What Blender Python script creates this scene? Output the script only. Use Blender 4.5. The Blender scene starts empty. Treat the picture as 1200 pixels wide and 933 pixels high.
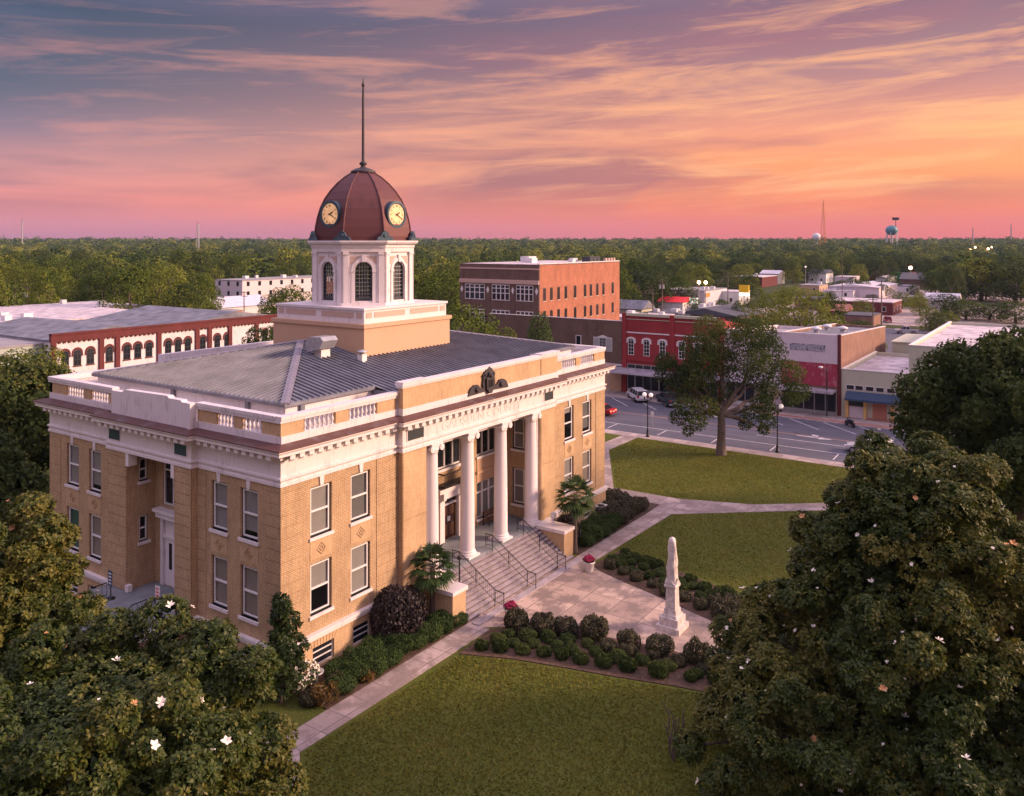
import bpy, math, random
import numpy as np
from mathutils import Vector, Matrix

# ------------------------------------------------------------------ camera, world, sun, exposure
sc = bpy.context.scene
col = sc.collection
A = math.radians(34.4)
CAM = (-29.03, -34.33, 23.0)
FPX = 985.0
HOR = 284.0
cam = bpy.data.cameras.new('camera'); camo = bpy.data.objects.new('camera', cam); col.objects.link(camo)
cam.sensor_width = 36; cam.lens = FPX / 1200 * 36; cam.shift_y = -(466.5 - HOR) / 1200
cam.clip_start = 0.5; cam.clip_end = 30000
camo.location = CAM; camo.rotation_euler = (math.pi / 2, 0, A - math.pi / 2)
sc.camera = camo
R2 = np.array([math.sin(A), -math.cos(A)]); F2 = np.array([math.cos(A), math.sin(A)]); P2 = np.array(CAM[:2])

SUN_DIR = Vector((0.50, -0.80, 0.36)).normalized()          # towards the glow that lights the front
SUN_EL = math.asin(SUN_DIR.z)
sun = bpy.data.lights.new('sun', 'SUN'); suno = bpy.data.objects.new('sun', sun); col.objects.link(suno)
sun.energy = 3.9; sun.angle = math.radians(10); sun.color = (1.0, 0.64, 0.45)
suno.rotation_euler = SUN_DIR.to_track_quat('Z', 'Y').to_euler()
suno.location = (0, -60, 60)

sc.view_settings.view_transform = 'Standard'; sc.view_settings.look = 'None'
sc.view_settings.exposure = 0.55; sc.view_settings.gamma = 1.0
sc.render.engine = 'CYCLES'
sc.cycles.use_denoising = True
sc.cycles.max_bounces = 5; sc.cycles.diffuse_bounces = 2; sc.cycles.glossy_bounces = 2
sc.cycles.transparent_max_bounces = 6; sc.cycles.transmission_bounces = 2; sc.cycles.volume_bounces = 0
sc.cycles.caustics_reflective = False; sc.cycles.caustics_refractive = False
sc.cycles.sample_clamp_indirect = 4

def s2l(r, g, b):
    f = lambda c: (c / 255 / 12.92) if c / 255 <= 0.04045 else ((c / 255 + 0.055) / 1.055) ** 2.4
    return (f(r), f(g), f(b), 1.0)

world = bpy.data.worlds.new('World'); sc.world = world; world.use_nodes = True
wn = world.node_tree.nodes; wl = world.node_tree.links; wn.clear()
def W(t, **k):
    n = wn.new(t)
    for a, b in k.items(): setattr(n, a, b)
    return n
def wmath(op, a, b=None, c=None, clamp=False):
    n = W('ShaderNodeMath', operation=op, use_clamp=clamp)
    for i, v in enumerate((a, b, c)):
        if v is None: continue
        if isinstance(v, (int, float)): n.inputs[i].default_value = v
        else: wl.new(v, n.inputs[i])
    return n.outputs[0]
def wramp(fac, stops, interp='LINEAR'):
    n = W('ShaderNodeValToRGB'); cr = n.color_ramp; cr.interpolation = interp
    while len(cr.elements) < len(stops): cr.elements.new(0.5)
    for e, (p, c) in zip(cr.elements, stops): e.position = p; e.color = c
    wl.new(fac, n.inputs[0]); return n.outputs[0]
def wmix(fac, a, b):
    n = W('ShaderNodeMix', data_type='RGBA')
    if isinstance(fac, (int, float)): n.inputs[0].default_value = fac
    else: wl.new(fac, n.inputs[0])
    for i, v in ((6, a), (7, b)):
        if isinstance(v, tuple): n.inputs[i].default_value = v
        else: wl.new(v, n.inputs[i])
    return n.outputs[2]
tc = W('ShaderNodeTexCoord')
def wdot(v):
    n = W('ShaderNodeVectorMath', operation='DOT_PRODUCT'); wl.new(tc.outputs['Generated'], n.inputs[0]); n.inputs[1].default_value = v
    return n.outputs['Value']
sR = wdot((R2[0], R2[1], 0)); sF = wdot((F2[0], F2[1], 0)); sZ = wdot((0, 0, 1))
zc = wmath('MAXIMUM', sZ, 0.0)
zr = wmath('POWER', zc, 0.5)                       # finer steps near the horizon
L = lambda z: math.sqrt(z)
left = wramp(zr, [(L(0.0), s2l(160, 120, 152)), (L(0.015), s2l(212, 130, 142)), (L(.045), s2l(240, 142, 134)), (L(.08), s2l(204, 138, 140)),
                  (L(.12), s2l(128, 110, 130)), (L(.16), s2l(78, 86, 108)), (L(.24), s2l(38, 64, 88)), (L(.36), s2l(128, 118, 150)), (L(.55), s2l(190, 172, 200)), (1.0, s2l(206, 188, 214))])
right = wramp(zr, [(L(0.0), s2l(226, 110, 112)), (L(0.02), s2l(246, 118, 98)), (L(.05), s2l(255, 138, 86)), (L(.09), s2l(255, 156, 98)),
                   (L(.13), s2l(236, 150, 116)), (L(.18), s2l(184, 126, 122)), (L(.26), s2l(112, 92, 112)), (L(.36), s2l(155, 128, 148)), (L(.55), s2l(198, 174, 196)), (1.0, s2l(206, 188, 214))])
mixf = wmath('MULTIPLY_ADD', sR, 1.25, 0.68, clamp=True)
base = wmix(mixf, left, right)
# streaky clouds: noise stretched along the horizon, sheared so the streaks climb to the right
cmb = W('ShaderNodeCombineXYZ')
shear = wmath('SUBTRACT', sZ, wmath('MULTIPLY', sR, 0.03))
wl.new(wmath('MULTIPLY', sR, 3.2), cmb.inputs[0]); wl.new(wmath('MULTIPLY', shear, 26.0), cmb.inputs[1]); wl.new(wmath('MULTIPLY', sF, 2.0), cmb.inputs[2])
def wnoise(vec, scale, detail, rough, dist=0.0):
    n = W('ShaderNodeTexNoise'); n.inputs['Scale'].default_value = scale; n.inputs['Detail'].default_value = detail
    n.inputs['Roughness'].default_value = rough; n.inputs['Distortion'].default_value = dist; wl.new(vec, n.inputs['Vector']); return n.outputs['Fac']
n1 = wnoise(cmb.outputs[0], 1.0, 7, 0.62, 0.5)
cmb2 = W('ShaderNodeCombineXYZ'); shear2 = wmath('SUBTRACT', sZ, wmath('MULTIPLY', sR, 0.07))
wl.new(wmath('MULTIPLY_ADD', sR, 3.5, 7.0), cmb2.inputs[0]); wl.new(wmath('MULTIPLY', shear2, 34.0), cmb2.inputs[1]); wl.new(wmath('MULTIPLY', sF, 2.0), cmb2.inputs[2])
n2 = wnoise(cmb2.outputs[0], 1.3, 8, 0.65, 0.8)
cmb3 = W('ShaderNodeCombineXYZ')
wl.new(wmath('MULTIPLY_ADD', sR, 2.0, 3.3), cmb3.inputs[0]); wl.new(wmath('MULTIPLY', shear, 11.0), cmb3.inputs[1]); wl.new(sF, cmb3.inputs[2])
n3 = wnoise(cmb3.outputs[0], 1.0, 4, 0.55, 0.4)
lit = wramp(n1, [(0.50, (0, 0, 0, 1)), (0.62, (1, 1, 1, 1))])
lit2 = wramp(n2, [(0.52, (0, 0, 0, 1)), (0.66, (1, 1, 1, 1))])
dark = wramp(n3, [(0.47, (0, 0, 0, 1)), (0.62, (1, 1, 1, 1))])
lowband = wramp(zc, [(0.02, (0, 0, 0, 1)), (0.07, (1, 1, 1, 1)), (0.20, (.8, .8, .8, 1)), (.34, (.15, .15, .15, 1))])
litc = wmix(mixf, s2l(236, 148, 134), s2l(255, 178, 122))
f1 = wmath('MULTIPLY', wmath('MULTIPLY', lit, lowband), wmath('MULTIPLY_ADD', mixf, 0.6, 0.26))
f2 = wmath('MULTIPLY', wmath('MULTIPLY', lit2, lowband), wmath('MULTIPLY_ADD', mixf, 0.6, 0.10))
fd = wmath('MULTIPLY', wmath('MULTIPLY', dark, lowband), 0.75)
darkc = wmix(mixf, s2l(72, 84, 110), s2l(168, 100, 108))
sky = wmix(fd, base, darkc)
sky = wmix(f1, sky, litc)
sky = wmix(f2, sky, litc)
# golden rim low on the right where the sun has gone
gold = wmath('MULTIPLY', wramp(zc, [(0.035, (0, 0, 0, 1)), (0.085, (1, 1, 1, 1)), (0.15, (0, 0, 0, 1))]), wramp(sR, [(0.36, (0, 0, 0, 1)), (0.52, (1, 1, 1, 1))]))
sky = wmix(wmath('MULTIPLY', wmath('MULTIPLY', gold, wmath('MULTIPLY_ADD', lit, 0.7, 0.25)), 0.8), sky, s2l(255, 196, 96))
up = W('ShaderNodeMapRange', interpolation_type='SMOOTHSTEP'); wl.new(sZ, up.inputs[0]); up.inputs[1].default_value = .30; up.inputs[2].default_value = .65; up.inputs[3].default_value = .74; up.inputs[4].default_value = 1.35  # sky above the view brightened to add ambient fill
bg = W('ShaderNodeBackground'); wl.new(up.outputs[0], bg.inputs['Strength']); wl.new(sky, bg.inputs['Color'])
nis = W('ShaderNodeTexSky', sky_type='NISHITA'); nis.sun_disc = False; nis.sun_elevation = SUN_EL; nis.sun_rotation = math.atan2(SUN_DIR.x, SUN_DIR.y)
nis.dust_density = 4
bg2 = W('ShaderNodeBackground'); bg2.inputs['Strength'].default_value = 0.012; wl.new(nis.outputs[0], bg2.inputs['Color'])
add = W('ShaderNodeAddShader'); wl.new(bg.outputs[0], add.inputs[0]); wl.new(bg2.outputs[0], add.inputs[1])
wo = W('ShaderNodeOutputWorld'); wl.new(add.outputs[0], wo.inputs[0])
world.cycles.sampling_method = 'MANUAL'; world.cycles.sample_map_resolution = 512

# ------------------------------------------------------------------ materials
MATS = {}
def new_mat(name):
    m = bpy.data.materials.new(name); m.use_nodes = True
    nt = m.node_tree; b = nt.nodes['Principled BSDF']; MATS[name] = m
    return m, nt, b
def node(nt, t, ins=None, **k):
    n = nt.nodes.new(t)
    for a, v in k.items(): setattr(n, a, v)
    for a, v in (ins or {}).items():
        if isinstance(v, bpy.types.NodeSocket): nt.links.new(v, n.inputs[a])
        else: n.inputs[a].default_value = v
    return n
def ramp(nt, fac, stops):
    n = nt.nodes.new('ShaderNodeValToRGB'); cr = n.color_ramp
    while len(cr.elements) < len(stops): cr.elements.new(0.5)
    for e, (p, c) in zip(cr.elements, stops): e.position = p; e.color = (*c, 1) if len(c) == 3 else c
    nt.links.new(fac, n.inputs[0]); return n.outputs[0]
def mix(nt, fac, a, b, blend='MIX'):
    n = nt.nodes.new('ShaderNodeMix'); n.data_type = 'RGBA'; n.blend_type = blend
    for i, v in ((0, fac), (6, a), (7, b)):
        if isinstance(v, bpy.types.NodeSocket): nt.links.new(v, n.inputs[i])
        elif isinstance(v, (int, float)): n.inputs[i].default_value = v
        else: n.inputs[i].default_value = (*v, 1) if len(v) == 3 else v
    return n.outputs[2]
def noise(nt, scale, detail=4, rough=.55, vec=None, dist=0):
    n = node(nt, 'ShaderNodeTexNoise', {'Scale': scale, 'Detail': detail, 'Roughness': rough, 'Distortion': dist})
    if vec is None: vec = node(nt, 'ShaderNodeTexCoord').outputs['Object']
    nt.links.new(vec, n.inputs['Vector']); return n.outputs['Fac']
def scaled(nt, s, vec=None):
    if vec is None: vec = node(nt, 'ShaderNodeTexCoord').outputs['Object']
    return node(nt, 'ShaderNodeMapping', {'Vector': vec, 'Scale': s}).outputs[0]
def bump(nt, b, h, strength=.3, dist=.02):
    n = node(nt, 'ShaderNodeBump', {'Height': h, 'Strength': strength, 'Distance': dist}); nt.links.new(n.outputs[0], b.inputs['Normal'])
def plain(name, c, rough=.6, metal=0, var=.12, scale=1.5, spec=None):
    m, nt, b = new_mat(name)
    f = noise(nt, scale, 5, .6)
    lo = tuple(x * (1 - var) for x in c); hi = tuple(min(1, x * (1 + var)) for x in c)
    nt.links.new(ramp(nt, f, [(.3, lo), (.7, hi)]), b.inputs['Base Color'])
    b.inputs['Roughness'].default_value = rough; b.inputs['Metallic'].default_value = metal
    if spec is not None: b.inputs['Specular IOR Level'].default_value = spec
    return m
def painted(name, c, dirt, amount=.5, streak=6):
    """paint with grime running down in streaks"""
    m, nt, b = new_mat(name)
    f = noise(nt, 1.0, 6, .65, scaled(nt, (streak, streak, .7)))
    g = noise(nt, .8, 5, .6)
    k = node(nt, 'ShaderNodeMath', {0: f, 1: g}, operation='MULTIPLY').outputs[0]
    fac = ramp(nt, k, [(.26, (0, 0, 0)), (.46, (amount,) * 3)])
    nt.links.new(mix(nt, fac, c, dirt), b.inputs['Base Color'])
    b.inputs['Roughness'].default_value = .6
    bump(nt, b, noise(nt, 12, 4), .15, .01)
    return m
def brick(name, c1, c2, mortar, bw=.24, bh=.085, ms=.012, blot=.15, tone=None):
    m, nt, b = new_mat(name)
    o = node(nt, 'ShaderNodeTexCoord').outputs['Object']
    s = node(nt, 'ShaderNodeSeparateXYZ', {0: o})
    u = node(nt, 'ShaderNodeMath', {0: s.outputs[0], 1: s.outputs[1]}, operation='ADD').outputs[0]
    v = node(nt, 'ShaderNodeCombineXYZ', {0: u, 1: s.outputs[2]}).outputs[0]
    br = node(nt, 'ShaderNodeTexBrick', {'Vector': v, 'Color1': (*c1, 1), 'Color2': (*c2, 1), 'Mortar': (*mortar, 1), 'Scale': 1.0,
              'Mortar Size': ms, 'Mortar Smooth': .2, 'Bias': 0.0, 'Brick Width': bw, 'Row Height': bh})
    f = noise(nt, .6, 6, .65, scaled(nt, (1, 1, .6), o))
    g = noise(nt, 3.0, 4, .6, scaled(nt, (3, 3, .5), o))
    k = ramp(nt, f, [(.3, (1 - blot,) * 3), (.7, (1 + blot * .4,) * 3)])
    c = mix(nt, 1.0, br.outputs['Color'], k, 'MULTIPLY')
    k2 = ramp(nt, g, [(.35, (1 - blot * .8,) * 3), (.6, (1, 1, 1))])
    c = mix(nt, 1.0, c, k2, 'MULTIPLY')
    nt.links.new(c, b.inputs['Base Color']); b.inputs['Roughness'].default_value = .85
    bump(nt, b, br.outputs['Fac'], -.5, .012)
    return m
def leafy(name, dark, mid, light, rough=.5, trans=.25, attr=True, spec=.5):
    m, nt, b = new_mat(name)
    at = node(nt, 'ShaderNodeAttribute', attribute_name='tone')
    oi = node(nt, 'ShaderNodeObjectInfo')
    f = node(nt, 'ShaderNodeMath', {0: oi.outputs['Random'], 1: .34, 2: -.17}, operation='MULTIPLY_ADD').outputs[0]
    f2 = node(nt, 'ShaderNodeMath', {0: at.outputs['Fac'], 1: f}, operation='ADD', use_clamp=True).outputs[0]
    c = ramp(nt, f2, [(.0, dark), (.5, mid), (1.0, light)])
    nt.links.new(c, b.inputs['Base Color']); b.inputs['Roughness'].default_value = rough; b.inputs['Specular IOR Level'].default_value = spec
    t = node(nt, 'ShaderNodeBsdfTranslucent', {'Color': c})
    mx = node(nt, 'ShaderNodeMixShader', {0: trans, 1: b.outputs[0], 2: t.outputs[0]})
    nt.links.new(mx.outputs[0], nt.nodes['Material Output'].inputs[0])
    return m
def emit(name, c, strength):
    m, nt, b = new_mat(name)
    b.inputs['Base Color'].default_value = (*c, 1); b.inputs['Emission Color'].default_value = (*c, 1); b.inputs['Emission Strength'].default_value = strength
    return m

brick('buff_brick', (.64, .45, .26), (.57, .385, .215), (.35, .24, .14), .30, .10, .018, .24)
brick('buff_brick_plain', (.66, .46, .265), (.61, .415, .235), (.48, .33, .19), .30, .10, .012, .2)
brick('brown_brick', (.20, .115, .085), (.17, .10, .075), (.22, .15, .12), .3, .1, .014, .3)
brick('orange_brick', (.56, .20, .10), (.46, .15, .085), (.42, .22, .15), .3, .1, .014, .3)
brick('rust_brick', (.34, .17, .11), (.27, .14, .09), (.36, .24, .2), .3, .1, .014, .35)
brick('red_painted_brick', (.40, .045, .05), (.35, .04, .045), (.30, .035, .04), .3, .1, .012, .22)
brick('maroon_painted_brick', (.17, .035, .035), (.15, .03, .03), (.12, .025, .025), .3, .1, .012, .25)
painted('white_paint', (.76, .71, .72), (.33, .29, .27), .55)
painted('white_paint_worn', (.72, .68, .70), (.26, .25, .24), .8, 9)
painted('column_paint', (.78, .73, .74), (.50, .46, .45), .25, 5)
painted('clean_white', (.78, .76, .76), (.6, .58, .57), .2)
painted('cream_stucco', (.52, .52, .40), (.36, .35, .28), .4, 3)
painted('pink_white_stucco', (.68, .60, .64), (.45, .38, .42), .5, 4)
painted('tan_stucco', (.58, .38, .24), (.40, .26, .17), .35, 6)
painted('tan_panel', (.55, .40, .33), (.40, .29, .24), .2, 6)
painted('grey_green_stucco', (.40, .46, .42), (.28, .30, .28), .4, 4)
painted('yellow_stucco', (.72, .48, .18), (.55, .36, .14), .3, 4)
painted('peeling_red', (.36, .035, .07), (.62, .38, .42), .95, 5)
painted('copper_flashing', (.10, .042, .038), (.17, .14, .145), 1.0, 1.2)
painted('dome_metal', (.125, .044, .045), (.07, .032, .038), .9, 1.2)
MATS['dome_metal'].node_tree.nodes['Principled BSDF'].inputs['Roughness'].default_value = .6
MATS['dome_metal'].node_tree.nodes['Principled BSDF'].inputs['Metallic'].default_value = .25
plain('roof_metal', (.20, .21, .25), .5, .35, .25, .7)
plain('roof_cap_metal', (.30, .28, .32), .45, .35, .15, 1.2)
plain('galvanised', (.42, .43, .46), .45, .5, .2, 3)
plain('verdigris', (.06, .10, .13), .6, .3, .35, 5)
plain('bronze_patina', (.055, .048, .055), .6, .3, .4, 8)
plain('black_iron', (.018, .018, .022), .45, .3)
plain('dark_frame', (.035, .045, .055), .5)
plain('dark_void', (.008, .008, .01), .8)
plain('blind_grey', (.60, .54, .52), .8, 0, .06)
plain('blind_warm', (.62, .50, .42), .8, 0, .06)
plain('blind_dark', (.30, .28, .28), .8, 0, .06)
plain('riser_shade', (.17, .145, .15), .9, 0, .3, 2)  # dark tone that paints shade onto the step risers
plain('blind_green', (.10, .24, .16), .8, 0, .1)
plain('wood_brown', (.16, .075, .04), .5)
plain('door_dark', (.06, .022, .018), .4)
plain('green_louvre', (.035, .075, .075), .6)
plain('roof_gravel', (.30, .29, .31), .9, 0, .2, .6)
plain('roof_dark', (.075, .08, .10), .8, 0, .25, .4)
plain('roof_bluegrey', (.17, .18, .22), .75, 0, .45, .5)
plain('roof_white', (.56, .50, .53), .7, 0, .42, .6)
plain('roof_seam_white', (.66, .64, .70), .5, .2, .1, .8)
plain('tin_awning', (.46, .44, .50), .5, .3, .3, 1.2)
plain('blue_canvas', (.035, .065, .12), .8)
plain('red_canvas', (.75, .02, .03), .6)
plain('orange_paint', (.70, .26, .05), .6)
plain('yellow_sign', (.95, .62, .02), .5)
plain('terracotta', (.46, .20, .13), .7)
plain('marble', (.62, .56, .53), .5, 0, .3, 4)
plain('painted_steel_white', (.7, .7, .72), .35)
plain('rubber', (.02, .02, .022), .8)
plain('chrome', (.5, .5, .52), .2, .9)
plain('bark', (.15, .115, .095), .9, 0, .45, 6)
plain('palm_bark', (.12, .09, .07), .9, 0, .4, 8)
plain('pot_white', (.85, .82, .82), .6)
plain('flower_pink', (.38, .015, .085), .7, 0, .5, 9)
plain('petal_white', (.85, .80, .68), .6)
plain('petal_brown', (.55, .28, .12), .7)
plain('soil', (.06, .04, .03), .95)
plain('road_line', (.62, .60, .62), .7, 0, .3, 2)
plain('road_line_yellow', (.45, .27, .18), .7, 0, .25, 1)
plain('brick_paving', (.33, .15, .11), .85, 0, .25, 1.2)
for nm, c in (('car_white', (.72, .72, .76)), ('car_green', (.01, .045, .055)), ('car_red', (.42, .012, .02)), ('car_silver', (.5, .5, .54)), ('car_blue', (.05, .08, .16)), ('van_orange', (.65, .15, .04)), ('tractor_green', (.02, .32, .08))):
    m = plain(nm, c, .28, .1, .05); m.node_tree.nodes['Principled BSDF'].inputs['Coat Weight'].default_value = .5
emit('tail_light', (1.0, .12, .05), 3.0)
emit('lamp_glow', (1.0, .78, .52), 14.0)
emit('globe_glow', (1.0, .88, .85), .3)
emit('town_light', (1.0, .55, .28), 9.0)
emit('sign_glow', (1.0, .93, .85), 1.2)
emit('lit_window', (1.0, .62, .28), .8)
def clock_face_mat(name, c, k):
    m, nt, b = new_mat(name)
    nt.links.new(ramp(nt, noise(nt, 2.2, 3), [(.35, tuple(x * .75 for x in c)), (.65, c)]), b.inputs['Base Color'])
    nt.links.new(ramp(nt, noise(nt, 2.2, 3), [(.35, tuple(x * .6 for x in c)), (.65, c)]), b.inputs['Emission Color'])
    b.inputs['Emission Strength'].default_value = k
clock_face_mat('clock_glow', (.95, .55, .27), .36)
m, nt, b = new_mat('window_glass')
b.inputs['Base Color'].default_value = (.02, .022, .028, 1); b.inputs['Roughness'].default_value = .06
tr = node(nt, 'ShaderNodeBsdfTransparent', {'Color': (.8, .83, .82, 1)})
mx = node(nt, 'ShaderNodeMixShader', {0: .25, 1: tr.outputs[0], 2: b.outputs[0]}); nt.links.new(mx.outputs[0], nt.nodes['Material Output'].inputs[0])
m, nt, b = new_mat('dark_glass'); b.inputs['Base Color'].default_value = (.018, .02, .026, 1); b.inputs['Roughness'].default_value = .08

# ground materials
def grass_mat(name, c1, c2, c3):
    m, nt, b = new_mat(name)
    a = noise(nt, .13, 6, .7, dist=.6); d = noise(nt, .8, 8, .75); e = noise(nt, 9, 5, .8)
    c = mix(nt, ramp(nt, a, [(.32, (0, 0, 0)), (.66, (1, 1, 1))]), c1, c2)
    c = mix(nt, ramp(nt, d, [(.42, (0, 0, 0)), (.72, (.6,) * 3)]), c, c3); c = mix(nt, ramp(nt, noise(nt, 4.5, 5, .75), [(.5, (0, 0, 0)), (.7, (.6,) * 3)]), c, tuple(x * .65 for x in c3)); c = mix(nt, ramp(nt, noise(nt, .35, 5, .7, dist=1.0), [(.5, (0, 0, 0)), (.7, (.35,) * 3)]), c, tuple(x * .75 for x in c1))
    c = mix(nt, 1.0, c, ramp(nt, e, [(.3, (.55,) * 3), (.7, (1.4,) * 3)]), 'MULTIPLY')
    nt.links.new(c, b.inputs['Base Color']); b.inputs['Roughness'].default_value = .95; b.inputs['Specular IOR Level'].default_value = .1
    bump(nt, b, e, .9, .08)
grass_mat('lawn_grass', (.080, .115, .022), (.125, .150, .028), (.155, .125, .04))
grass_mat('wild_ground', (.05, .07, .02), (.07, .085, .03), (.09, .08, .05))
def slab_mat(name, base, dirt, size, offset=(0, 0), warm=None):
    m, nt, b = new_mat(name)
    o = node(nt, 'ShaderNodeTexCoord').outputs['Object']
    v = node(nt, 'ShaderNodeMapping', {'Vector': o, 'Location': (*offset, 0)}).outputs[0]
    br = node(nt, 'ShaderNodeTexBrick', {'Vector': v, 'Color1': (*base, 1), 'Color2': (*(warm or [x * .62 for x in base]), 1), 'Mortar': (*[x * .3 for x in base], 1), 'Scale': 1.0,
              'Mortar Size': .03, 'Mortar Smooth': .3, 'Brick Width': size, 'Row Height': size}, offset=0.0)
    f = noise(nt, .55, 6, .65); g = noise(nt, 5, 5, .6)
    c = mix(nt, ramp(nt, f, [(.44, (0, 0, 0)), (.56, (.85,) * 3)]), br.outputs['Color'], dirt)
    c = mix(nt, 1.0, c, ramp(nt, g, [(.3, (.85,) * 3), (.7, (1.08,) * 3)]), 'MULTIPLY')
    nt.links.new(c, b.inputs['Base Color']); b.inputs['Roughness'].default_value = .85
    bump(nt, b, g, .25, .02)
slab_mat('path_concrete', (.52, .42, .39), (.24, .19, .17), 1.55)
slab_mat('plaza_concrete', (.58, .44, .36), (.21, .165, .145), 2.2, (.4, .9), (.36, .27, .225))
slab_mat('sidewalk_concrete', (.54, .44, .41), (.30, .24, .23), 1.8)
plain('step_concrete', (.38, .33, .35), .85, 0, .25, 1.6)
plain('porch_grey', (.20, .22, .24), .8, 0, .25, 1.0)
plain('mulch', (.085, .05, .032), .95, 0, .5, 5)
m, nt, b = new_mat('asphalt')
a = noise(nt, .25, 6, .65, scaled(nt, (1.6, .35, 1))); d = noise(nt, 30, 3)
c = mix(nt, ramp(nt, a, [(.35, (0, 0, 0)), (.7, (1, 1, 1))]), (.075, .078, .105), (.125, .12, .15))
c = mix(nt, 1.0, c, ramp(nt, d, [(.3, (.8,) * 3), (.7, (1.15,) * 3)]), 'MULTIPLY'); c = mix(nt, ramp(nt, noise(nt, .9, 6, .7, scaled(nt, (1, .5, 1))), [(.56, (0, 0, 0)), (.66, (.6,) * 3)]), c, (.045, .045, .055))
nt.links.new(c, b.inputs['Base Color']); b.inputs['Roughness'].default_value = .75

leafy('magnolia_leaf', (.014, .034, .007), (.052, .080, .012), (.19, .17, .03), .5, .2, spec=.3)
leafy('oak_leaf', (.026, .050, .012), (.070, .098, .022), (.14, .15, .035), .7, .3, spec=.2)
leafy('street_leaf', (.030, .055, .014), (.070, .105, .024), (.14, .15, .038), .75, .3, spec=.2)
leafy('far_leaf', (.030, .060, .012), (.10, .14, .026), (.28, .29, .045), .85, .16, spec=.05)
leafy('bright_leaf', (.08, .11, .02), (.17, .21, .035), (.32, .31, .05), .8, .35, spec=.1)
leafy('hedge_leaf', (.02, .045, .012), (.05, .09, .022), (.09, .13, .035), .7, .2, spec=.15)
leafy('bed_leaf', (.02, .042, .012), (.055, .085, .022), (.12, .14, .04), .7, .2, spec=.15)
leafy('grass_blade', (.12, .145, .022), (.18, .185, .032), (.25, .22, .05), .8, .3, spec=.1)
leafy('rust_leaf', (.026, .028, .012), (.058, .055, .022), (.095, .085, .03), .6, .2)
leafy('dark_red_leaf', (.015, .010, .012), (.03, .018, .018), (.05, .035, .025), .6, .15)
leafy('palm_leaf', (.02, .045, .014), (.05, .095, .028), (.11, .15, .05), .6, .2, spec=.2)
leafy('bromeliad', (.10, .07, .02), (.20, .12, .03), (.28, .17, .04), .5, .2)

# ------------------------------------------------------------------ mesh helpers
class MB:
    def __init__(s): s.v = []; s.f = []; s.mi = []; s.cur = 0; s.smooth = []
    def add(s, vs, fs, smooth=False):
        k = len(s.v); s.v += [tuple(p) for p in vs]
        for f in fs: s.f.append(tuple(i + k for i in f)); s.mi.append(s.cur); s.smooth.append(smooth)
    def box(s, x0, x1, y0, y1, z0, z1):
        if x0 > x1: x0, x1 = x1, x0
        if y0 > y1: y0, y1 = y1, y0
        s.add([(x0, y0, z0), (x1, y0, z0), (x1, y1, z0), (x0, y1, z0), (x0, y0, z1), (x1, y0, z1), (x1, y1, z1), (x0, y1, z1)],
              [(0, 3, 2, 1), (4, 5, 6, 7), (0, 1, 5, 4), (1, 2, 6, 5), (2, 3, 7, 6), (3, 0, 4, 7)])
        return s
    def hexa(s, p): s.add(p, [(0, 3, 2, 1), (4, 5, 6, 7), (0, 1, 5, 4), (1, 2, 6, 5), (2, 3, 7, 6), (3, 0, 4, 7)]); return s
    def quad(s, *p): s.add(p, [tuple(range(len(p)))]); return s
    def prism(s, poly, z0, z1):
        n = len(poly); s.add([(x, y, z0) for x, y in poly] + [(x, y, z1) for x, y in poly],
              [tuple(range(n - 1, -1, -1)), tuple(range(n, 2 * n))] + [(i, (i + 1) % n, n + (i + 1) % n, n + i) for i in range(n)]); return s
    def extr(s, pts, d):
        """closed outline of 3-D points pushed along vector d"""
        n = len(pts); d = Vector(d); q = [tuple(Vector(p) + d) for p in pts]
        s.add(list(pts) + q, [tuple(range(n - 1, -1, -1)), tuple(range(n, 2 * n))] + [(i, (i + 1) % n, n + (i + 1) % n, n + i) for i in range(n)]); return s
    def tube(s, p0, p1, r0, r1=None, n=8, smooth=True):
        r1 = r0 if r1 is None else r1
        a = Vector(p0); b = Vector(p1); d = (b - a)
        if d.length < 1e-6: return s
        q = d.to_track_quat('Z', 'Y'); vs = []
        for p, r in ((a, r0), (b, r1)):
            for i in range(n):
                t = 2 * math.pi * i / n; vs.append(tuple(p + q @ Vector((math.cos(t) * r, math.sin(t) * r, 0))))
        s.add(vs, [(i, (i + 1) % n, n + (i + 1) % n, n + i) for i in range(n)], smooth)
        s.add(vs[:n], [tuple(range(n - 1, -1, -1))]); s.add(vs[n:], [tuple(range(n))]); return s
    def lathe(s, prof, c=(0, 0), n=16, rot=0.0, smooth=True):
        vs = []; m = len(prof)
        for r, z in prof:
            for i in range(n):
                t = rot + 2 * math.pi * i / n; vs.append((c[0] + r * math.cos(t), c[1] + r * math.sin(t), z))
        s.add(vs, [(j * n + i, j * n + (i + 1) % n, (j + 1) * n + (i + 1) % n, (j + 1) * n + i) for j in range(m - 1) for i in range(n)], smooth)
        s.add(vs[:n], [tuple(range(n - 1, -1, -1))]); s.add(vs[-n:], [tuple(range(n))]); return s
    def ball(s, c, r, nu=10, nv=7, sz=1.0):
        prof = [(max(1e-3, r * math.sin(math.pi * j / nv)), c[2] - sz * r * math.cos(math.pi * j / nv)) for j in range(nv + 1)]
        return s.lathe(prof, (c[0], c[1]), nu)
    def build(s, name, mat, parent=None, col_=None):
        ox, oy, oz = (0, 0, 0)
        if parent is not None:
            ox, oy, oz = world_loc(parent)
        me = bpy.data.meshes.new(name)
        me.from_pydata([(x - ox, y - oy, z - oz) for x, y, z in s.v], [], s.f)
        for mm in (mat if isinstance(mat, (list, tuple)) else [mat]): me.materials.append(MATS[mm] if isinstance(mm, str) else mm)
        me.polygons.foreach_set('material_index', s.mi); me.polygons.foreach_set('use_smooth', s.smooth)
        o = bpy.data.objects.new(name, me); col.objects.link(o)
        if parent is not None: o.parent = parent
        return o
WL = {}
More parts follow.
